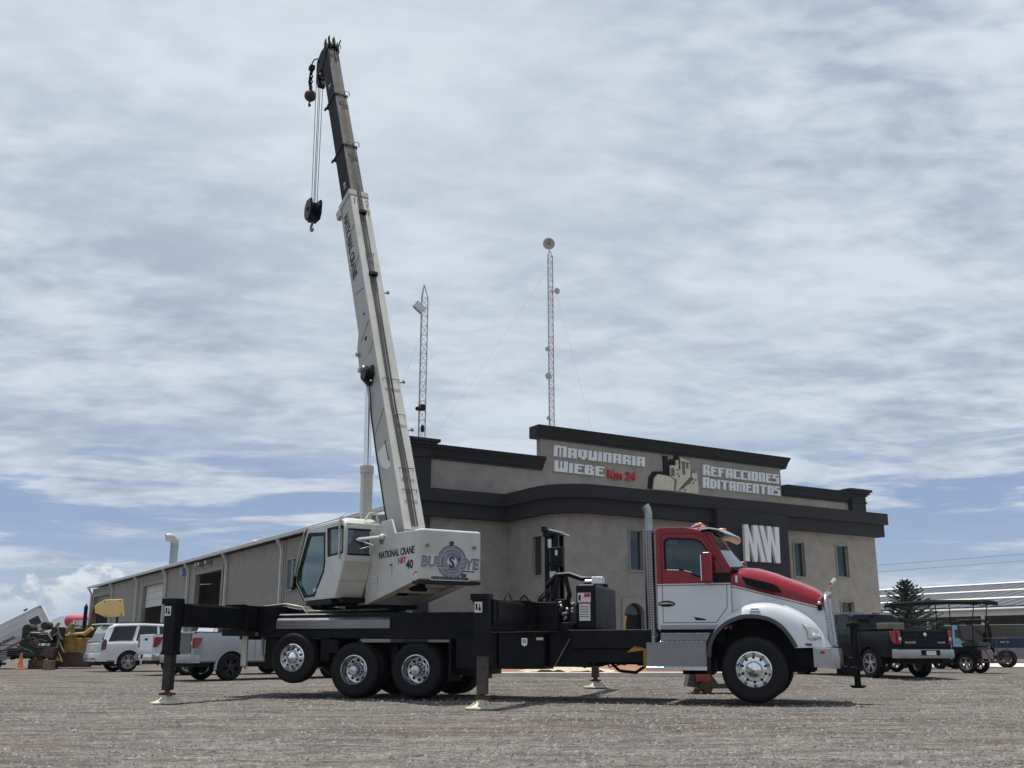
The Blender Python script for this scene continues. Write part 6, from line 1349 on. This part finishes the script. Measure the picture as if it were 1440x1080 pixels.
# --- long golf cart
def cartwheel(t, x, y, s, R, rimm, Wd=.24):
    w_, mb, _q = wheel(t, x, y, R, R, Wd, 'car', s); mb.build('rim', rimm, w_, smooth=35)
gx_, gy_ = 14.52, 33.17
t = thing('golf_cart', 'long six seat golf cart with flat black canopy and brown seats behind the black pickup', 'golf cart', (gx_, gy_, gz(gx_, gy_)), -45)
for x in (0, 2.75):
    cartwheel(t, x, .60, -1, .29, RIMS); cartwheel(t, x, -.60, 1, .29, RIMS)
MAR = mat('maroon_dark', (.06, .012, .014), .3, coat=.5)
mb = MB(); mb.box(-.1, 3.3, -.52, .52, .30, .42); mb.box(-.35, .45, -.50, .50, .42, .80); mb.box(.9, 1.35, -.5, .5, .42, .78); mb.box(1.75, 2.2, -.5, .5, .42, .78)
mb.prism([(2.55, .42), (3.45, .42), (3.5, .60), (3.3, .80), (2.75, .95), (2.6, .95)], -.52, .52); b_ = mb.build('body', mat('cart_black', (.008, .008, .010), .4, spec=.25), t, bev=.03)
mb = MB()
for s in (-1, 1):
    mb.loft([[(.42*cos(a), s*.48, .30+.42*sin(a)), (.42*cos(a), s*.62, .30+.42*sin(a)), (.37*cos(a), s*.62, .30+.37*sin(a)), (.37*cos(a), s*.48, .30+.37*sin(a))] for a in [pi*k/10 for k in range(11)]], True, True)
mb.build('fender', mat('cart_black', (0, 0, 0)), t, smooth=40)
mb = MB(); mb.box(-.46, -.36, -.45, .45, .42, .70); mb.build('rear_panel', MAR, t, bev=.02)
BRN = mat('seat_brown', (.045, .032, .027), .6, var=.2)
for x, d in ((-.15, -1), (1.1, 1), (1.95, 1)):
    mb = MB(); mb.box(x-.27, x+.27, -.5, .5, .80, .93); mb.build('seat', BRN, t, bev=.04, segs=3)
    mb = MB(); mb.fbox((x-.24*d-.05, -.5, .98), (.10, 0, 0), (0, 1., 0), (-.08*d, 0, .48)); mb.build('backrest', BRN, t, bev=.045, segs=3)
mb = MB(); mb.box(-.95, -.40, -.45, .45, .32, .38); mb.tube([(-.92, -.42, .36), (-.92, -.42, 1.05), (-.50, -.42, 1.05)], .016, 6); mb.tube([(-.92, .42, .36), (-.92, .42, 1.05), (-.50, .42, 1.05)], .016, 6); mb.tube([(-.92, -.42, 1.05), (-.92, .42, 1.05)], .016, 6); mb.tube([(-.5, .4, .8), (-.72, .42, .36)], .018, 6); mb.build('rear_footrest', mat('footrest_brown', (.10, .075, .055), .7), t)
mb = MB(); K = [(-.72, 2.17), (-.62, 2.21), (.9, 2.25), (2.2, 2.22), (2.45, 2.16)]
mb.loft([[(x, -.66, z-.06), (x, -.6, z+.01), (x, 0, z+.03), (x, .6, z+.01), (x, .66, z-.06), (x, .6, z-.10), (x, -.6, z-.10)] for x, z in K], True, True); mb.build('canopy', mat('canopy_black', (.010, .010, .013), .75, spec=.1), t, smooth=30)
mb = MB()
for s in (-1, 1):
    mb.tube([(-.25, s*.5, .8), (-.30, s*.52, 1.5), (-.42, s*.55, 2.14)], .018, 6); mb.tube([(.8, s*.5, .8), (.8, s*.54, 2.2)], .018, 6); mb.tube([(2.6, s*.5, .95), (2.1, s*.54, 2.18)], .018, 6); mb.tube([(-.7, s*.5, 2.13), (-.3, s*.55, 2.08), (.2, s*.5, 2.14)], .012, 6)
mb.build('canopy_post', BLKM, t)
mb = MB(); mb.tube([(2.5, .25, .95), (2.2, .25, 1.12)], .02, 6); mb.tube([(2.2+.07*cos(a), .25+.17*sin(a), 1.14+.1*cos(a)) for a in [2*pi*k/12 for k in range(13)]], .014, 5); mb.build('steering_wheel', BLKM, t)
# --- dark blue side by side buggy behind it
ux, uy = 20.35, 43.3
BUL = mat('buggy_blue', (.008, .018, .055), .35, coat=.2)
t = thing('off_road_buggy', 'dark blue off road buggy with black roll cage, just beyond the golf cart', 'buggy', (ux, uy, gz(ux, uy)), -62)
for x in (0, 2.1):
    cartwheel(t, x, .72, -1, .35, mat('rim_bronze', (.10, .08, .05), .4, .5), .28); cartwheel(t, x, -.72, 1, .35, mat('rim_bronze', (0, 0, 0)), .28)
mb = MB(); mb.box(-.85, .55, -.66, .66, .78, 1.18); mb.box(-.80, .5, -.62, .62, 1.185, 1.2); mb.build('cargo_bed', BUL, t, bev=.03); mb = MB(); mb.box(-.3, 2.5, -.55, .55, .32, .50); mb.box(.6, 1.9, -.66, .66, .42, .62); mb.prism([(1.75, .55), (2.75, .55), (2.75, .85), (2.35, 1.05), (1.8, 1.15)], -.6, .6); mb.build('body', BUL, t, bev=.03)
mb = MB(); mb.text('4x4 LE', (.15, .663, .98), (-1, 0, 0), (0, 0, 1), .07, .003, .02, 1.2); mb.build('bed_lettering', DECW, t, smooth=0)
mb = MB()
for s in (-1, 1):
    mb.tube([(.5, s*.62, .6), (.55, s*.64, 1.6), (.62, s*.64, 1.80), (.8, s*.64, 1.88), (1.6, s*.64, 1.88), (1.85, s*.63, 1.78), (2.3, s*.6, 1.05)], .045, 8); mb.tube([(1.25, s*.62, .6), (1.3, s*.64, 1.86)], .04, 8); mb.tube([(.55, s*.62, .9), (1.0, s*.62, 1.5)], .02, 6)
mb.tube([(.62, -.64, 1.83), (.62, .64, 1.83)], .045, 8); mb.tube([(1.75, -.64, 1.84), (1.75, .64, 1.84)], .04, 8); mb.box(.5, .62, -.3, .3, 1.9, 1.98); mb.build('roll_cage', BLKM, t, smooth=50)
mb = MB(); mb.box(.65, 1.9, -.58, .58, 1.895, 1.93); mb.build('roof_panel', BLKM, t, bev=.01)
for y in (-.32, .32):
    mb = MB(); mb.box(.8, 1.25, y-.24, y+.24, .62, .82); mb.fbox((.7, y-.23, .8), (.14, 0, 0), (0, .46, 0), (-.08, 0, .62)); mb.build('seat', BLKM, t, bev=.04)
# --- pale blue little utility cart between pickup and golf cart
lx, ly = 16.6, 40.2
t = thing('utility_cart', 'light blue utility cart half hidden behind the tailgate of the black pickup', 'cart', (lx, ly, gz(lx, ly)), -30)
LB = mat('pale_blue_plastic', (.20, .38, .52), .45)
for x in (0, 1.7):
    cartwheel(t, x, .55, -1, .28, RIMB); cartwheel(t, x, -.55, 1, .28, RIMB)
mb = MB(); mb.plate([(-.5, .95), (.5, .95), (.5, 1.52), (.42, 1.60), (-.42, 1.60), (-.5, 1.52)], [[(-.42, 1.12), (-.07, 1.12), (-.05, 1.45), (-.38, 1.47)], [(.07, 1.12), (.42, 1.12), (.38, 1.47), (.05, 1.45)]], -.42, -.36, 'x'); mb.box(-.4, 2.0, -.5, .5, .35, .60); mb.box(-.4, .5, -.5, .5, .6, .95); mb.build('body', LB, t, bev=.02)
mb = MB()
for s in (-1, 1): mb.tube([(-.3, s*.5, .9), (-.25, s*.52, 1.75), (.2, s*.52, 1.85), (1.5, s*.5, 1.78), (1.9, s*.48, .9)], .03, 6)
mb.box(-.2, 1.5, -.5, .5, 1.82, 1.87); mb.box(-.1, .4, -.45, .45, .95, 1.4); mb.build('frame', BLKM, t, bev=.01)
mb = MB(); mb.tube([(-.5, -.42, 1.0), (-.52, -.5, 1.2), (-.5, -.46, 1.35), (-.45, -.3, 1.32)], .05, 6); mb.build('yellow_handle', mat('strap_yellow', (0, 0, 0)), t)
# --- dark trailer and pale vans behind the carts
t = thing('dark_trailer', 'low dark trailer with pale lower rail standing before the solar shed', 'trailer', (30.0, 58.0, gz(30, 58)), -60)
mb = MB(); mb.box(-3.2, 5.5, -1., 1., 1.0, 2.05); mb.build('body', mat('trailer_dark', (.05, .05, .045), .6, var=.2), t, bev=.04); mb = MB(); mb.box(-3.3, 5.5, -1.03, 1.03, .82, .97); mb.build('rail', WHB, t)
for x in (-1.2, .2):
    for y, s in ((1.0, -1), (-1.0, 1)): cartwheel(t, x, y, s, .38, RIMB)
# ================================================================== TREES
def crown_sheet(mb, P, r, nrm, rnd):
    a = nrm.orthogonal().normalized(); b = nrm.cross(a)
    t = rnd.random()*6.28; u = a*cos(t)+b*sin(t); v = nrm.cross(u)
    mb.v += [tuple(P-u*r), tuple(P+v*r*.35), tuple(P+u*r), tuple(P-v*r*.35)]; o = len(mb.v)-4
    mb.f.append((o, o+1, o+2, o+3)); mb.mi.append(0)
def pine(x, y, H, Rb, label, seed=1, blue=False):
    rnd = random.Random(seed); z0 = gz(x, y) if y < 300 else 0
    t = thing('spruce_tree', label, 'tree', (x, y, z0), 90)
    mb = MB(); mb.cyl((0, 0, -.1), (0, 0, H*.97), .11, .015, 8); mb.build('trunk', mat('bark', (.07, .05, .035), .95, var=.4, vs=9, bump=.5), t)
    mb = MB(); nb = 150; wood = MB()
    for i in range(nb):
        f = (i+.5)/nb; z = .35+(H-.40)*f; az = i*2.399+rnd.random()*.5; L_ = Rb*(1-f)**.72*(.72+.5*rnd.random())+.08
        d = Vector((cos(az), sin(az), 0)); rise = .25+.55*f
        wood.tube([(0, 0, z), tuple(d*L_*.5+Vector((0, 0, z+L_*rise*.30))), tuple(d*L_+Vector((0, 0, z+L_*rise*.75)))], [.016, .010, .004], 4)
        n = int(22+70*L_/Rb)
        for k in range(n):
            g = rnd.random()**.7; P = d*L_*g+Vector((0, 0, z+L_*rise*(.55*g+.2*g*g))); side = d.cross(Vector((0, 0, 1)))
            P = P+side*(rnd.random()-.5)*.42*L_*(1.1-g)+Vector((0, 0, (rnd.random()-.35)*.10))
            q = d*(.6+rnd.random())+side*(rnd.random()-.5)*1.6+Vector((0, 0, .35+.5*rnd.random())); q.normalize()
            nn = Vector((rnd.random()-.5, rnd.random()-.5, rnd.random()*.8)); nn.normalize(); r = .05+.05*rnd.random()
            vv = q.cross(nn); vv.normalize(); o = len(mb.v)
            mb.v += [tuple(P-q*r), tuple(P+vv*r*.33), tuple(P+q*r*1.15), tuple(P-vv*r*.33)]; mb.f.append((o, o+1, o+2, o+3)); mb.mi.append(0)
    m = mat('spruce_needles', (.030, .050, .034), .8, var=.45, vs=3.0)
    cr = mb.build('crown', m, t, smooth=0, keep=True); wood.build('branch', mat('bark', (0, 0, 0)), cr); return t
pine(20.7, 54.5, 4.2, 2.0, 'bushy dark green spruce tree standing between the black pickup and the solar shed', 4)
def bush(x, y, H, R_, label):
    rnd = random.Random(int(x*10)); t = thing('round_tree', label, 'tree', (x, y, 0), 90); mb = MB(); mb.tube([(0, 0, 0), (.1, 0, H*.5), (0, .05, H*.75)], [.14, .09, .04], 7); mb.build('trunk', mat('bark', (0, 0, 0)), t)
    mb = MB(); C = [(Vector((rnd.gauss(0, R_*.45), rnd.gauss(0, R_*.45), H*.66+rnd.gauss(0, H*.13))), R_*(.3+.3*rnd.random())) for k in range(11)]
    for c, r in C:
        for k in range(260):
            d = Vector((rnd.gauss(0, 1), rnd.gauss(0, 1), rnd.gauss(0, 1))).normalized(); crown_sheet(mb, c+d*r*(.65+.4*rnd.random()), .10+.07*rnd.random(), (d+Vector((rnd.random()-.5, rnd.random()-.5, rnd.random()-.5))).normalized(), rnd)
    mb.build('crown', mat('leaf_green', (.045, .065, .028), .8, var=.4, vs=2), t, smooth=0, keep=True)
bush(-52.9, 131, 5.5, 1.5, 'dark bushy tree rising behind the red diesel tank')
# ================================================================== YARD MACHINERY on the left
def bolt(mb, p, r=.04): mb.sph(p, r, 6)
Yd = 50.
def placed(name, label, cat_, x, y, az=90, group=None): return thing(name, label, cat_, (x, y, gz(x, y)), az, group)
# raised white service body
t = placed('service_body', 'white ribbed truck body with red stripe tipped up steeply over the scrap machines', 'truck body', -22.5, 51.0, 68)
Mt = Matrix.Translation((.05, 0, 1.92)) @ Matrix.Rotation(radians(-30), 4, 'Y')
SV = mat('service_white', (.62, .62, .61), .45, var=.08, vs=2)
mb = MB(Mt); mb.prism([(-6, 0), (0, 0), (.02, .15), (-.02, .98), (-.10, 1.10), (-6, 1.12)], -1.0, 1.0); b_ = mb.build('shell', SV, t, bev=.03)
mb = MB(Mt); mb.prism([(-6, -.42), (-2.1, -.42), (-1.75, -.30), (-1.55, 0), (-6, 0)], -.98, -.92); mb.prism([(-1.0, 0), (-.95, -.16), (-.75, -.16), (-.2, 0)], -.98, -.92); mb.build('skirt', SV, t)
mb = MB(Mt); mb.box(-6, -.02, -1.01, 1.01, 1.10, 1.22); mb.box(-.03, .05, -1.01, 1.01, .0, 1.20); mb.build('edge_trim', mat('trim_white', (.72, .72, .71), .4), t, bev=.02)
mb = MB(Mt)
for z in (.22, .55, .60, .88): mb.box(-5.9, -.95, -1.016, -1.001, z, z+.025)
mb.build('side_rib', SV, b_); mb = MB(Mt); mb.box(-6, -.35, -1.012, -1.001, .03, .075); mb.build('red_stripe', DECR, b_)
mb = MB(Mt); mb.text('ROEHRMAN', (-2.55, -1.016, .28), (1, 0, 0), (0, 0, 1), .17, .004, .04, fit=.98); mb.build('side_lettering', mat('maroon_letter', (.12, .02, .03), .5), b_, smooth=0)
mb = MB(Mt); mb.plate(rect(-.80, -.20, .32, .84), [rect(-.74, -.28, .38, .78)], -1.03, -1.001); f = mb.build('window', mat('trim_white', (0, 0, 0)), b_); mb = MB(Mt); mb.box(-.74, -.28, -1.014, -1.004, .38, .78); mb.build('pane', GLK, f)
mb = MB(Mt); mb.cyl((-.70, 0, 1.2), (-.70, 0, 1.3), .03); mb.box(-.78, -.58, -.05, .05, 1.30, 1.37); mb.build('beacon', BLKM, t)
mb = MB(); mb.tube([(-1.6, 0, .4), (-1.0, 0, 1.5)], .07, 8); mb.tube([(-1.5, .5, .4), (-1.1, .5, 1.4)], .05, 8); mb.box(-4.5, -.8, -.5, .5, .45, .62); mb.build('tipping_ram', BLKM, t)
# scrap chassis with dark cab frame
t = placed('scrap_loader', 'dark dismantled loader frame with hoses and a bent cab hoop under the white body', 'loader', -23.1, 49.2)
DK = mat('scrap_dark', (.018, .018, .017), .7, var=.6, vs=4); DG = mat('scrap_green', (.035, .05, .040), .7, var=.5, vs=4)
rnd = random.Random(11)
mb = MB(); mb.box(-.3, 2.0, -.5, .3, .55, .95); mb.box(.25, .75, -.4, .3, .9, 1.75); mb.box(.95, 1.9, -.4, .3, 1.15, 1.55); mb.cyl((.5, -.5, 1.8), (.5, .2, 1.8), .22); mb.cyl((1.3, -.5, 1.95), (1.3, .1, 1.95), .18); mb.box(1.6, 1.95, -.4, .4, .2, 1.9); mb.build('frame', DK, t, bev=.03)
mb = MB(); mb.tube([(.6, -.5, 1.4), (.7, -.5, 1.62), (1.5, -.5, 1.60), (1.75, -.5, 1.3)], .05, 8); mb.tube([(1.9, -.45, 1.9), (2.05, -.45, 1.5), (2.0, -.45, 1.0), (1.75, -.5, .8)], .04, 6)
for k in range(12): x = -.2+2*rnd.random(); z = .6+.9*rnd.random(); mb.tube([(x, -.52, z), (x+.2, -.56, z+.2*rnd.random()), (x+.45, -.52, z-.25*rnd.random())], .022, 5)
mb.build('cab_hoop', STEEL, t)
mb = MB(); mb.box(.95, 1.75, -.55, -.42, .95, 1.05); mb.box(.80, 1.0, -.5, -.3, 1.0, 1.35); mb.cyl((.82, -.5, 1.28), (.82, -.4, 1.28), .12); mb.prism([(1.3, .6), (1.9, .5), (1.95, .95), (1.5, 1.05)], -.6, -.45); mb.build('rusty_plate', RUST, t)
# green fork frame lying in front
t = placed('steel_fork_frame', 'dark green welded fork frame with long tines lying left of the traffic cone', 'steel frame', -24.2, 48.2)
mb = MB(); mb.box(-.2, 1.6, 0, .9, .80, .86); mb.box(-.2, 1.4, 0, .05, 1.05, 1.10); mb.box(-.2, -.14, 0, .05, .8, 1.1); mb.fbox((1.3, 0, 1.08), (.9, 0, -.35), (0, .05, 0), (0, 0, .06))
for z in (.70, .62): mb.fbox((-1.6, -.02, z+.1), (3.9, 0, -.12), (0, .08, 0), (0, 0, .04))
mb.build('frame', DG, t, bev=.01)
# implement axle with yellow hub
t = placed('implement_axle', 'old implement axle with a small yellow hub wheel beside the cone', 'axle', -23.55, 48.0)
w_, mb, _q = wheel(t, .05, -.1, .24, .24, .22, 'car', 1); mb.build('rim', mat('hub_yellow', (.38, .24, .03), .5), w_)
mb = MB(); mb.cyl((.05, 0, .24), (.05, .9, .24), .06); mb.box(-1.6, -.1, .1, .35, .10, .46); mb.build('beam', mat('tan_rust', (.13, .09, .05), .85, var=.5, vs=5), t, bev=.02)
# traffic cone
t = placed('traffic_cone', 'faded orange traffic cone standing on gravel before the scrap machines', 'cone', -22.05, 47.3)
mb = MB(); mb.lathe([(.001, .74), (.035, .74), (.045, .70), (.14, .05), (.15, .03)], (0, 0, 0), 'z', 20); mb.build('cone', mat('cone_orange', (.50, .14, .07), .7, var=.2, vs=5), t, smooth=60)
mb = MB(); mb.box(-.24, .24, -.24, .24, 0, .04); mb.build('base', mat('cone_orange', (0, 0, 0)), t, bev=.01)
# yellow track loader
t = placed('track_loader', 'worn yellow track loader with raised lift arms beside the white wagon', 'track loader', -21.75, 50.6)
mb = MB(); mb.prism([(.0, .75), (.95, .72), (1.0, 1.55), (.1, 1.45)], -.7, -.6); mb.prism([(-.15, .4), (.1, .4), (.25, 1.5), (.0, 1.6)], -.7, .6); mb.box(.3, 1.6, -.5, .5, .6, 1.4); b_ = mb.build('body', YEL, t, bev=.02)
for y in (-.75, .65):
    mb = MB(); mb.fbox((.15, y, 1.05), (.75, 0, 1.0), (0, .10, 0), (-.14, 0, .06)); mb.build('lift_arm', YEL, t, bev=.015)
    mb = MB(); mb.fbox((-.35, y, 1.35), (.55, 0, .75), (0, .10, 0), (-.12, 0, .05)); mb.build('lift_arm', YEL, t, bev=.015)
mb = MB(); mb.tube([(-.1, -.75, 1.42), (1.0, -.75, 1.58), (1.45, -.75, 1.62)], .07, 8); mb.tube([(1.35, -.75, 1.55), (1.75, -.75, 1.85)], .10, 8); mb.build('boom_tube', mat('boom_yellow', (.48, .32, .09), .6, var=.25, vs=4), t)
mb = MB(); n = 16; P = []
mb.loft([[(x, y, z) for (x, z) in [(.1, .1), (1.7, .1), (1.95, .35), (1.9, .65), (1.2, .78), (.3, .62), (.0, .35)]] for y in (-.75, -.35)], True, True)
for k in range(12): mb.box(.12+.14*k, .20+.14*k, -.77, -.33, .06, .11)
mb.build('track', RUST, t, bev=.02)
mb = MB(); mb.tube([(1.12, -.2, 1.2), (1.12, -.2, 3.0)], .05, 8); mb.cyl((1.12, -.2, 1.9), (1.12, -.2, 2.9), .09); mb.build('exhaust_stack', BLKM, t)
mb = MB(); mb.box(.75, 1.6, -.4, .4, 1.4, 1.85); mb.build('engine', DK, t, bev=.03); mb = MB(); mb.tube([(-.9, -.8, .45), (-.2, -.8, .50), (.2, -.8, .4)], .06, 6); mb.tube([(-.9, -.9, .12), (.1, -.9, .25)], .08, 6); mb.build('push_frame', YEL, t)
# brown box body / grader blade behind
t = placed('brown_hopper', 'brown steel hopper tilted behind the yellow track loader', 'hopper', -23.6, 60)
mb = MB(); mb.prism([(-.3, 1.4), (2.9, 1.4), (2.6, 1.75), (.6, 2.1), (-.3, 2.15)], -.8, .8); mb.build('body', mat('hopper_brown', (.14, .075, .03), .8, var=.4, vs=3), t, bev=.02); mb = MB(); mb.box(-.2, 0, -.6, .6, 0, 1.4); mb.box(2.0, 2.2, -.6, .6, 0, 1.4); mb.tube([(0, 0, 2.1), (.1, 0, 2.9)], .05, 6); mb.build('leg', DK, t)
# white delivery trucks behind
t = placed('box_truck', 'small white cab truck parked behind the yellow track loader', 'truck', -26.0, 66)
mb = MB(); mb.prism([(-2.8, .5), (1.8, .5), (1.8, 1.9), (1.65, 2.15), (.6, 2.2), (.5, 1.5), (-2.8, 1.5)], -.9, .9); mb.build('body', SV, t, bev=.05); mb = MB(); mb.box(.75, 1.45, -.915, -.902, 1.45, 1.95); mb.build('side_window', GLK, t)
for x in (-1.8, 1.1):
    for y, s in ((-.9, 1), (.9, -1)): cartwheel(t, x, y, s, .38, RIMB)
# red diesel tank on stands
t = placed('fuel_tank', 'red cylindrical fuel tank lettered DIESEL raised on a stand behind the scrap yard', 'tank', -44.9, 110)
RT = mat('tank_red', (.42, .05, .07), .5, var=.12, vs=1.5)
mb = MB(); mb.lathe([(.001, -2.15), (.35, -2.13), (.55, -2.0), (.6, -1.85), (.6, 1.85), (.55, 2.0), (.35, 2.13), (.001, 2.15)], (0, 0, 3.75), 'x', 30); tk = mb.build('tank', RT, t, smooth=50)
mb = MB(); mb.text('DIESEL', (-1.1, -.615, 3.3), (1, 0, 0), (0, 0, 1), .50, .01, .10, fit=2.3); mb.build('lettering', DECW, tk, smooth=0)
mb = MB(); mb.box(-1.4, -1.25, -.4, .4, 0, 3.2); mb.box(1.25, 1.4, -.4, .4, 0, 3.2); mb.box(-1.5, 1.5, -.42, .42, 2.95, 3.05); mb.build('stand', STEEL, t)
# scrap bin and sheets
t = placed('scrap_bin', 'low rusty bin heaped with bent sheets between the cone and the yellow loader', 'scrap bin', -21.55, 49.3)
mb = MB(); mb.box(-.9, .1, -.4, .6, .0, .42); b_ = mb.build('bin', mat('bin_brown', (.10, .065, .05), .85, var=.5, vs=4), t, bev=.02)
rnd = random.Random(21); mb = MB()
for k in range(22):
    x, z = -.85+.95*rnd.random(), .4+.25*rnd.random(); mb.M = Matrix.Translation((x, -.3+.8*rnd.random(), z)) @ Matrix.Rotation(rnd.random()*3, 4, 'Z') @ Matrix.Rotation(rnd.random()*2-1, 4, 'X'); mb.box(-.25, .25, -.04, .04, -.02, .03)
mb.build('sheet_scrap', RUST, b_)
mb = MB(); rnd = random.Random(5)
for k in range(12):
    x = -1.2+1.4*rnd.random(); z = .5+.5*rnd.random(); mb.tube([(x, -.45, z), (x+.5*rnd.random(), -.4, z+.5*rnd.random()), (x+.3+.5*rnd.random(), -.45, z-.2)], .03, 5)
mb.build('bent_tube', YEL, b_)
# steel block stand
t = placed('steel_stand', 'rusty square steel stand sitting on gravel left of the white wagon', 'stand', -20.45, 46.6)
mb = MB(); mb.box(-.19, .19, -.19, .19, .0, .36); mb.box(-.22, .22, -.22, .22, .36, .40); mb.cyl((.0, -.2, .18), (.0, -.185, .18), .05); mb.build('stand', mat('stand_rust', (.20, .12, .09), .85, var=.4, vs=6), t, bev=.02)
# machine with yellow canopy behind the wagon
t = placed('canopy_machine', 'machine with a thick pale yellow pointed canopy plate behind the white wagon', 'machine', -20.62, 52.0, 90)
k_ = 1477/54.
def P2(u, v): return ((u-143.5)/k_, 2.95+(858-v)/k_)
mb = MB(Matrix.Rotation(radians(0), 4, 'X')); mb.prism([P2(137.5, 857.5), P2(151, 849), P2(174, 848), P2(178.5, 871), P2(155, 873), P2(139, 866.5)], -.10, .10); cp_ = mb.build('canopy', YELB, t, bev=.02)
mb = MB()
for u, v in ((151, 851.5), (172, 850), (175.5, 869), (155, 871)): x, z = P2(u, v); mb.cyl((x, -.10, z), (x, -.12, z), .035, n=8)
mb.build('canopy_bolt', RUST, cp_)
mb = MB(); mb.tube([(.1, .1, 2.7), (.25, .2, 1.2), (.3, .2, .3)], .07, 6); mb.tube([(.9, .1, 2.5), (.9, .2, .3)], .07, 6); mb.box(-.3, 1.3, -.1, .9, .2, 1.7); mb.build('frame', DK, t, bev=.02)
mb = MB(); mb.tube([(-.5, .2, 2.0), (-.25, .15, 2.9), (-.3, .1, 2.2), (-.7, .2, 1.2)], [.08, .12, .16, .2], 8); mb.build('arm', mat('tan_rust', (0, 0, 0)), t)
# low rusty part beyond the truck step
t = placed('rusty_trolley', 'rusty low trolley with small wheels and a red bracket behind the truck steps', 'trolley', 4.35, 22.6)
g0 = 0
mb = MB(); mb.prism([(-.62, .16), (-.55, .42), (-.1, .42), (.05, .22), (.35, .22), (.42, .12), (-.3, .10)], .0, .5); mb.prism([(.36, .06), (.62, .10), (.95, .22), (.98, .42), (.38, .42)], .1, .16); mb.build('frame', mat('trolley_grey', (.09, .085, .075), .8, var=.5, vs=5), t, bev=.01)
mb = MB(); mb.box(-.42, -.12, -.05, .0, .26, .40); mb.build('bracket', mat('bracket_red', (.30, .07, .04), .7), t)
for x, r in ((-.22, .13), (-.42, .07), (.45, .08)):
    mb = MB(); mb.lathe([(.001, 0), (r*.5, -.01), (r, 0), (r, .09), (r*.5, .1), (.001, .09)], (x, -.1, r), 'y', 20); mb.build('wheel', RUST, t)
# yellow hydrant-like lamp by the door
t = thing('yellow_hand_truck', 'yellow wheeled frame with black hoop leaning by the arched showroom door', 'hand truck', (4.55, 41.8, gz(4.5, 41.8)), 60)
mb = MB(); mb.tube([(-.05, 0, .2), (-.05, 0, 1.7), (.02, 0, 2.0)], .05, 6); mb.box(-.2, .25, -.15, .15, .5, .62); mb.box(-.15, .15, -.1, .1, .62, 1.25); mb.box(.12, .22, -.1, .1, .7, 1.1); mb.build('frame', mat('hub_yellow', (0, 0, 0)), t, bev=.01)
mb = MB(); mb.tube([(.35+.3*cos(a), -.1, .95+.45*sin(a)) for a in [2*pi*k/16 for k in range(17)]], .03, 6); mb.build('hoop', HOSE, t)
# ================================================================== separate pieces become parts of their own
def split_pieces(o, gap=.03):
    me = o.data; n = len(me.vertices); par = list(range(n))
    def fd(a):
        while par[a] != a: par[a] = par[par[a]]; a = par[a]
        return a
    for e in me.edges:
        a, b = fd(e.vertices[0]), fd(e.vertices[1])
        if a != b: par[a] = b
    isl = {}
    for p in me.polygons: isl.setdefault(fd(p.vertices[0]), []).append(p.index)
    bx = {}
    for k, fs in isl.items():
        c = [me.vertices[v].co for f in fs for v in me.polygons[f].vertices]; bx[k] = [[min(q[i] for q in c)-gap/2 for i in range(3)], [max(q[i] for q in c)+gap/2 for i in range(3)]]
    ks = list(isl); grp = {k: k for k in ks}
    def fg(k):
        while grp[k] != k: k = grp[k]
        return k
    for i, a in enumerate(ks):
        for b in ks[i+1:]:
            A1, B1 = bx[a], bx[b]
            if all(A1[0][q] <= B1[1][q] and B1[0][q] <= A1[1][q] for q in range(3)):
                ra, rb = fg(a), fg(b)
                if ra != rb: grp[ra] = rb
    out = {}
    for k in ks: out.setdefault(fg(k), []).extend(isl[k])
    if len(out) < 2: return
    first = True; name = o.name.split('.')[0]; mats_ = list(me.materials)
    for fs in out.values():
        vm = {}; vs = []; nf = []
        for f in fs:
            t_ = []
            for v in me.polygons[f].vertices:
                if v not in vm: vm[v] = len(vs); vs.append(tuple(me.vertices[v].co))
                t_.append(vm[v])
            nf.append(t_)
        m2 = bpy.data.meshes.new(name); m2.from_pydata(vs, [], nf)
        for q in mats_: m2.materials.append(q)
        m2.polygons.foreach_set('material_index', [me.polygons[f].material_index for f in fs]); m2.polygons.foreach_set('use_smooth', [True]*len(nf)); m2.set_sharp_from_angle(angle=radians(35))
        if first: o.data = m2; first = False
        else:
            c = o.copy(); c.data = m2; COL.objects.link(c)
for o in list(bpy.data.objects):
    if o.type == 'MESH' and o.name.split('.')[0] in ('hood_side', 'mud_flap', 'guard_post', 'canopy_post', 'hanger_bracket', 'tail_bracket', 'bumper_mount', 'bumper_opening', 'boom_lug', 'hose_guide', 'grab_rail', 'bed_rail', 'roof_rail', 'beam_decal', 'sill_trim',
        'reel_fitting', 'lift_arm', 'boom_tube', 'push_frame', 'hose_clip', 'boom_hole', 'canopy_bolt', 'counterweight_bolt', 'deck_fender', 'control_box', 'fender', 'skirt', 'decal_bar', 'warning_decal', 'axle', 'rib', 'seat', 'cab_bracket', 'plaster_string', 'wiper', 'decal', 'chassis_box', 'hydraulic_gear', 'step_edge', 'wheel_well', 'large_hose', 'pipe', 'deck_rail', 'hook', 'hydraulic_hose', 'leg'):
        split_pieces(o)
# ================================================================== AIR
mb = MB(); mb.box(-6500, 6500, -400, 9600, -8, 200)
hz = mb.build('haze', [], None, smooth=0); setkind(hz, 'stuff'); hz['label'] = 'thin pale blue air over the whole yard and plain'
hm = bpy.data.materials.new('haze_air'); hm.use_nodes = True; ht = hm.node_tree; ht.nodes.clear()
vo = ht.nodes.new('ShaderNodeVolumePrincipled'); vo.inputs['Color'].default_value = (.72, .84, 1, 1); vo.inputs['Density'].default_value = .00011; vo.inputs['Anisotropy'].default_value = .0
ho = ht.nodes.new('ShaderNodeOutputMaterial'); ht.links.new(vo.outputs[0], ho.inputs['Volume']); hz.data.materials.append(hm)
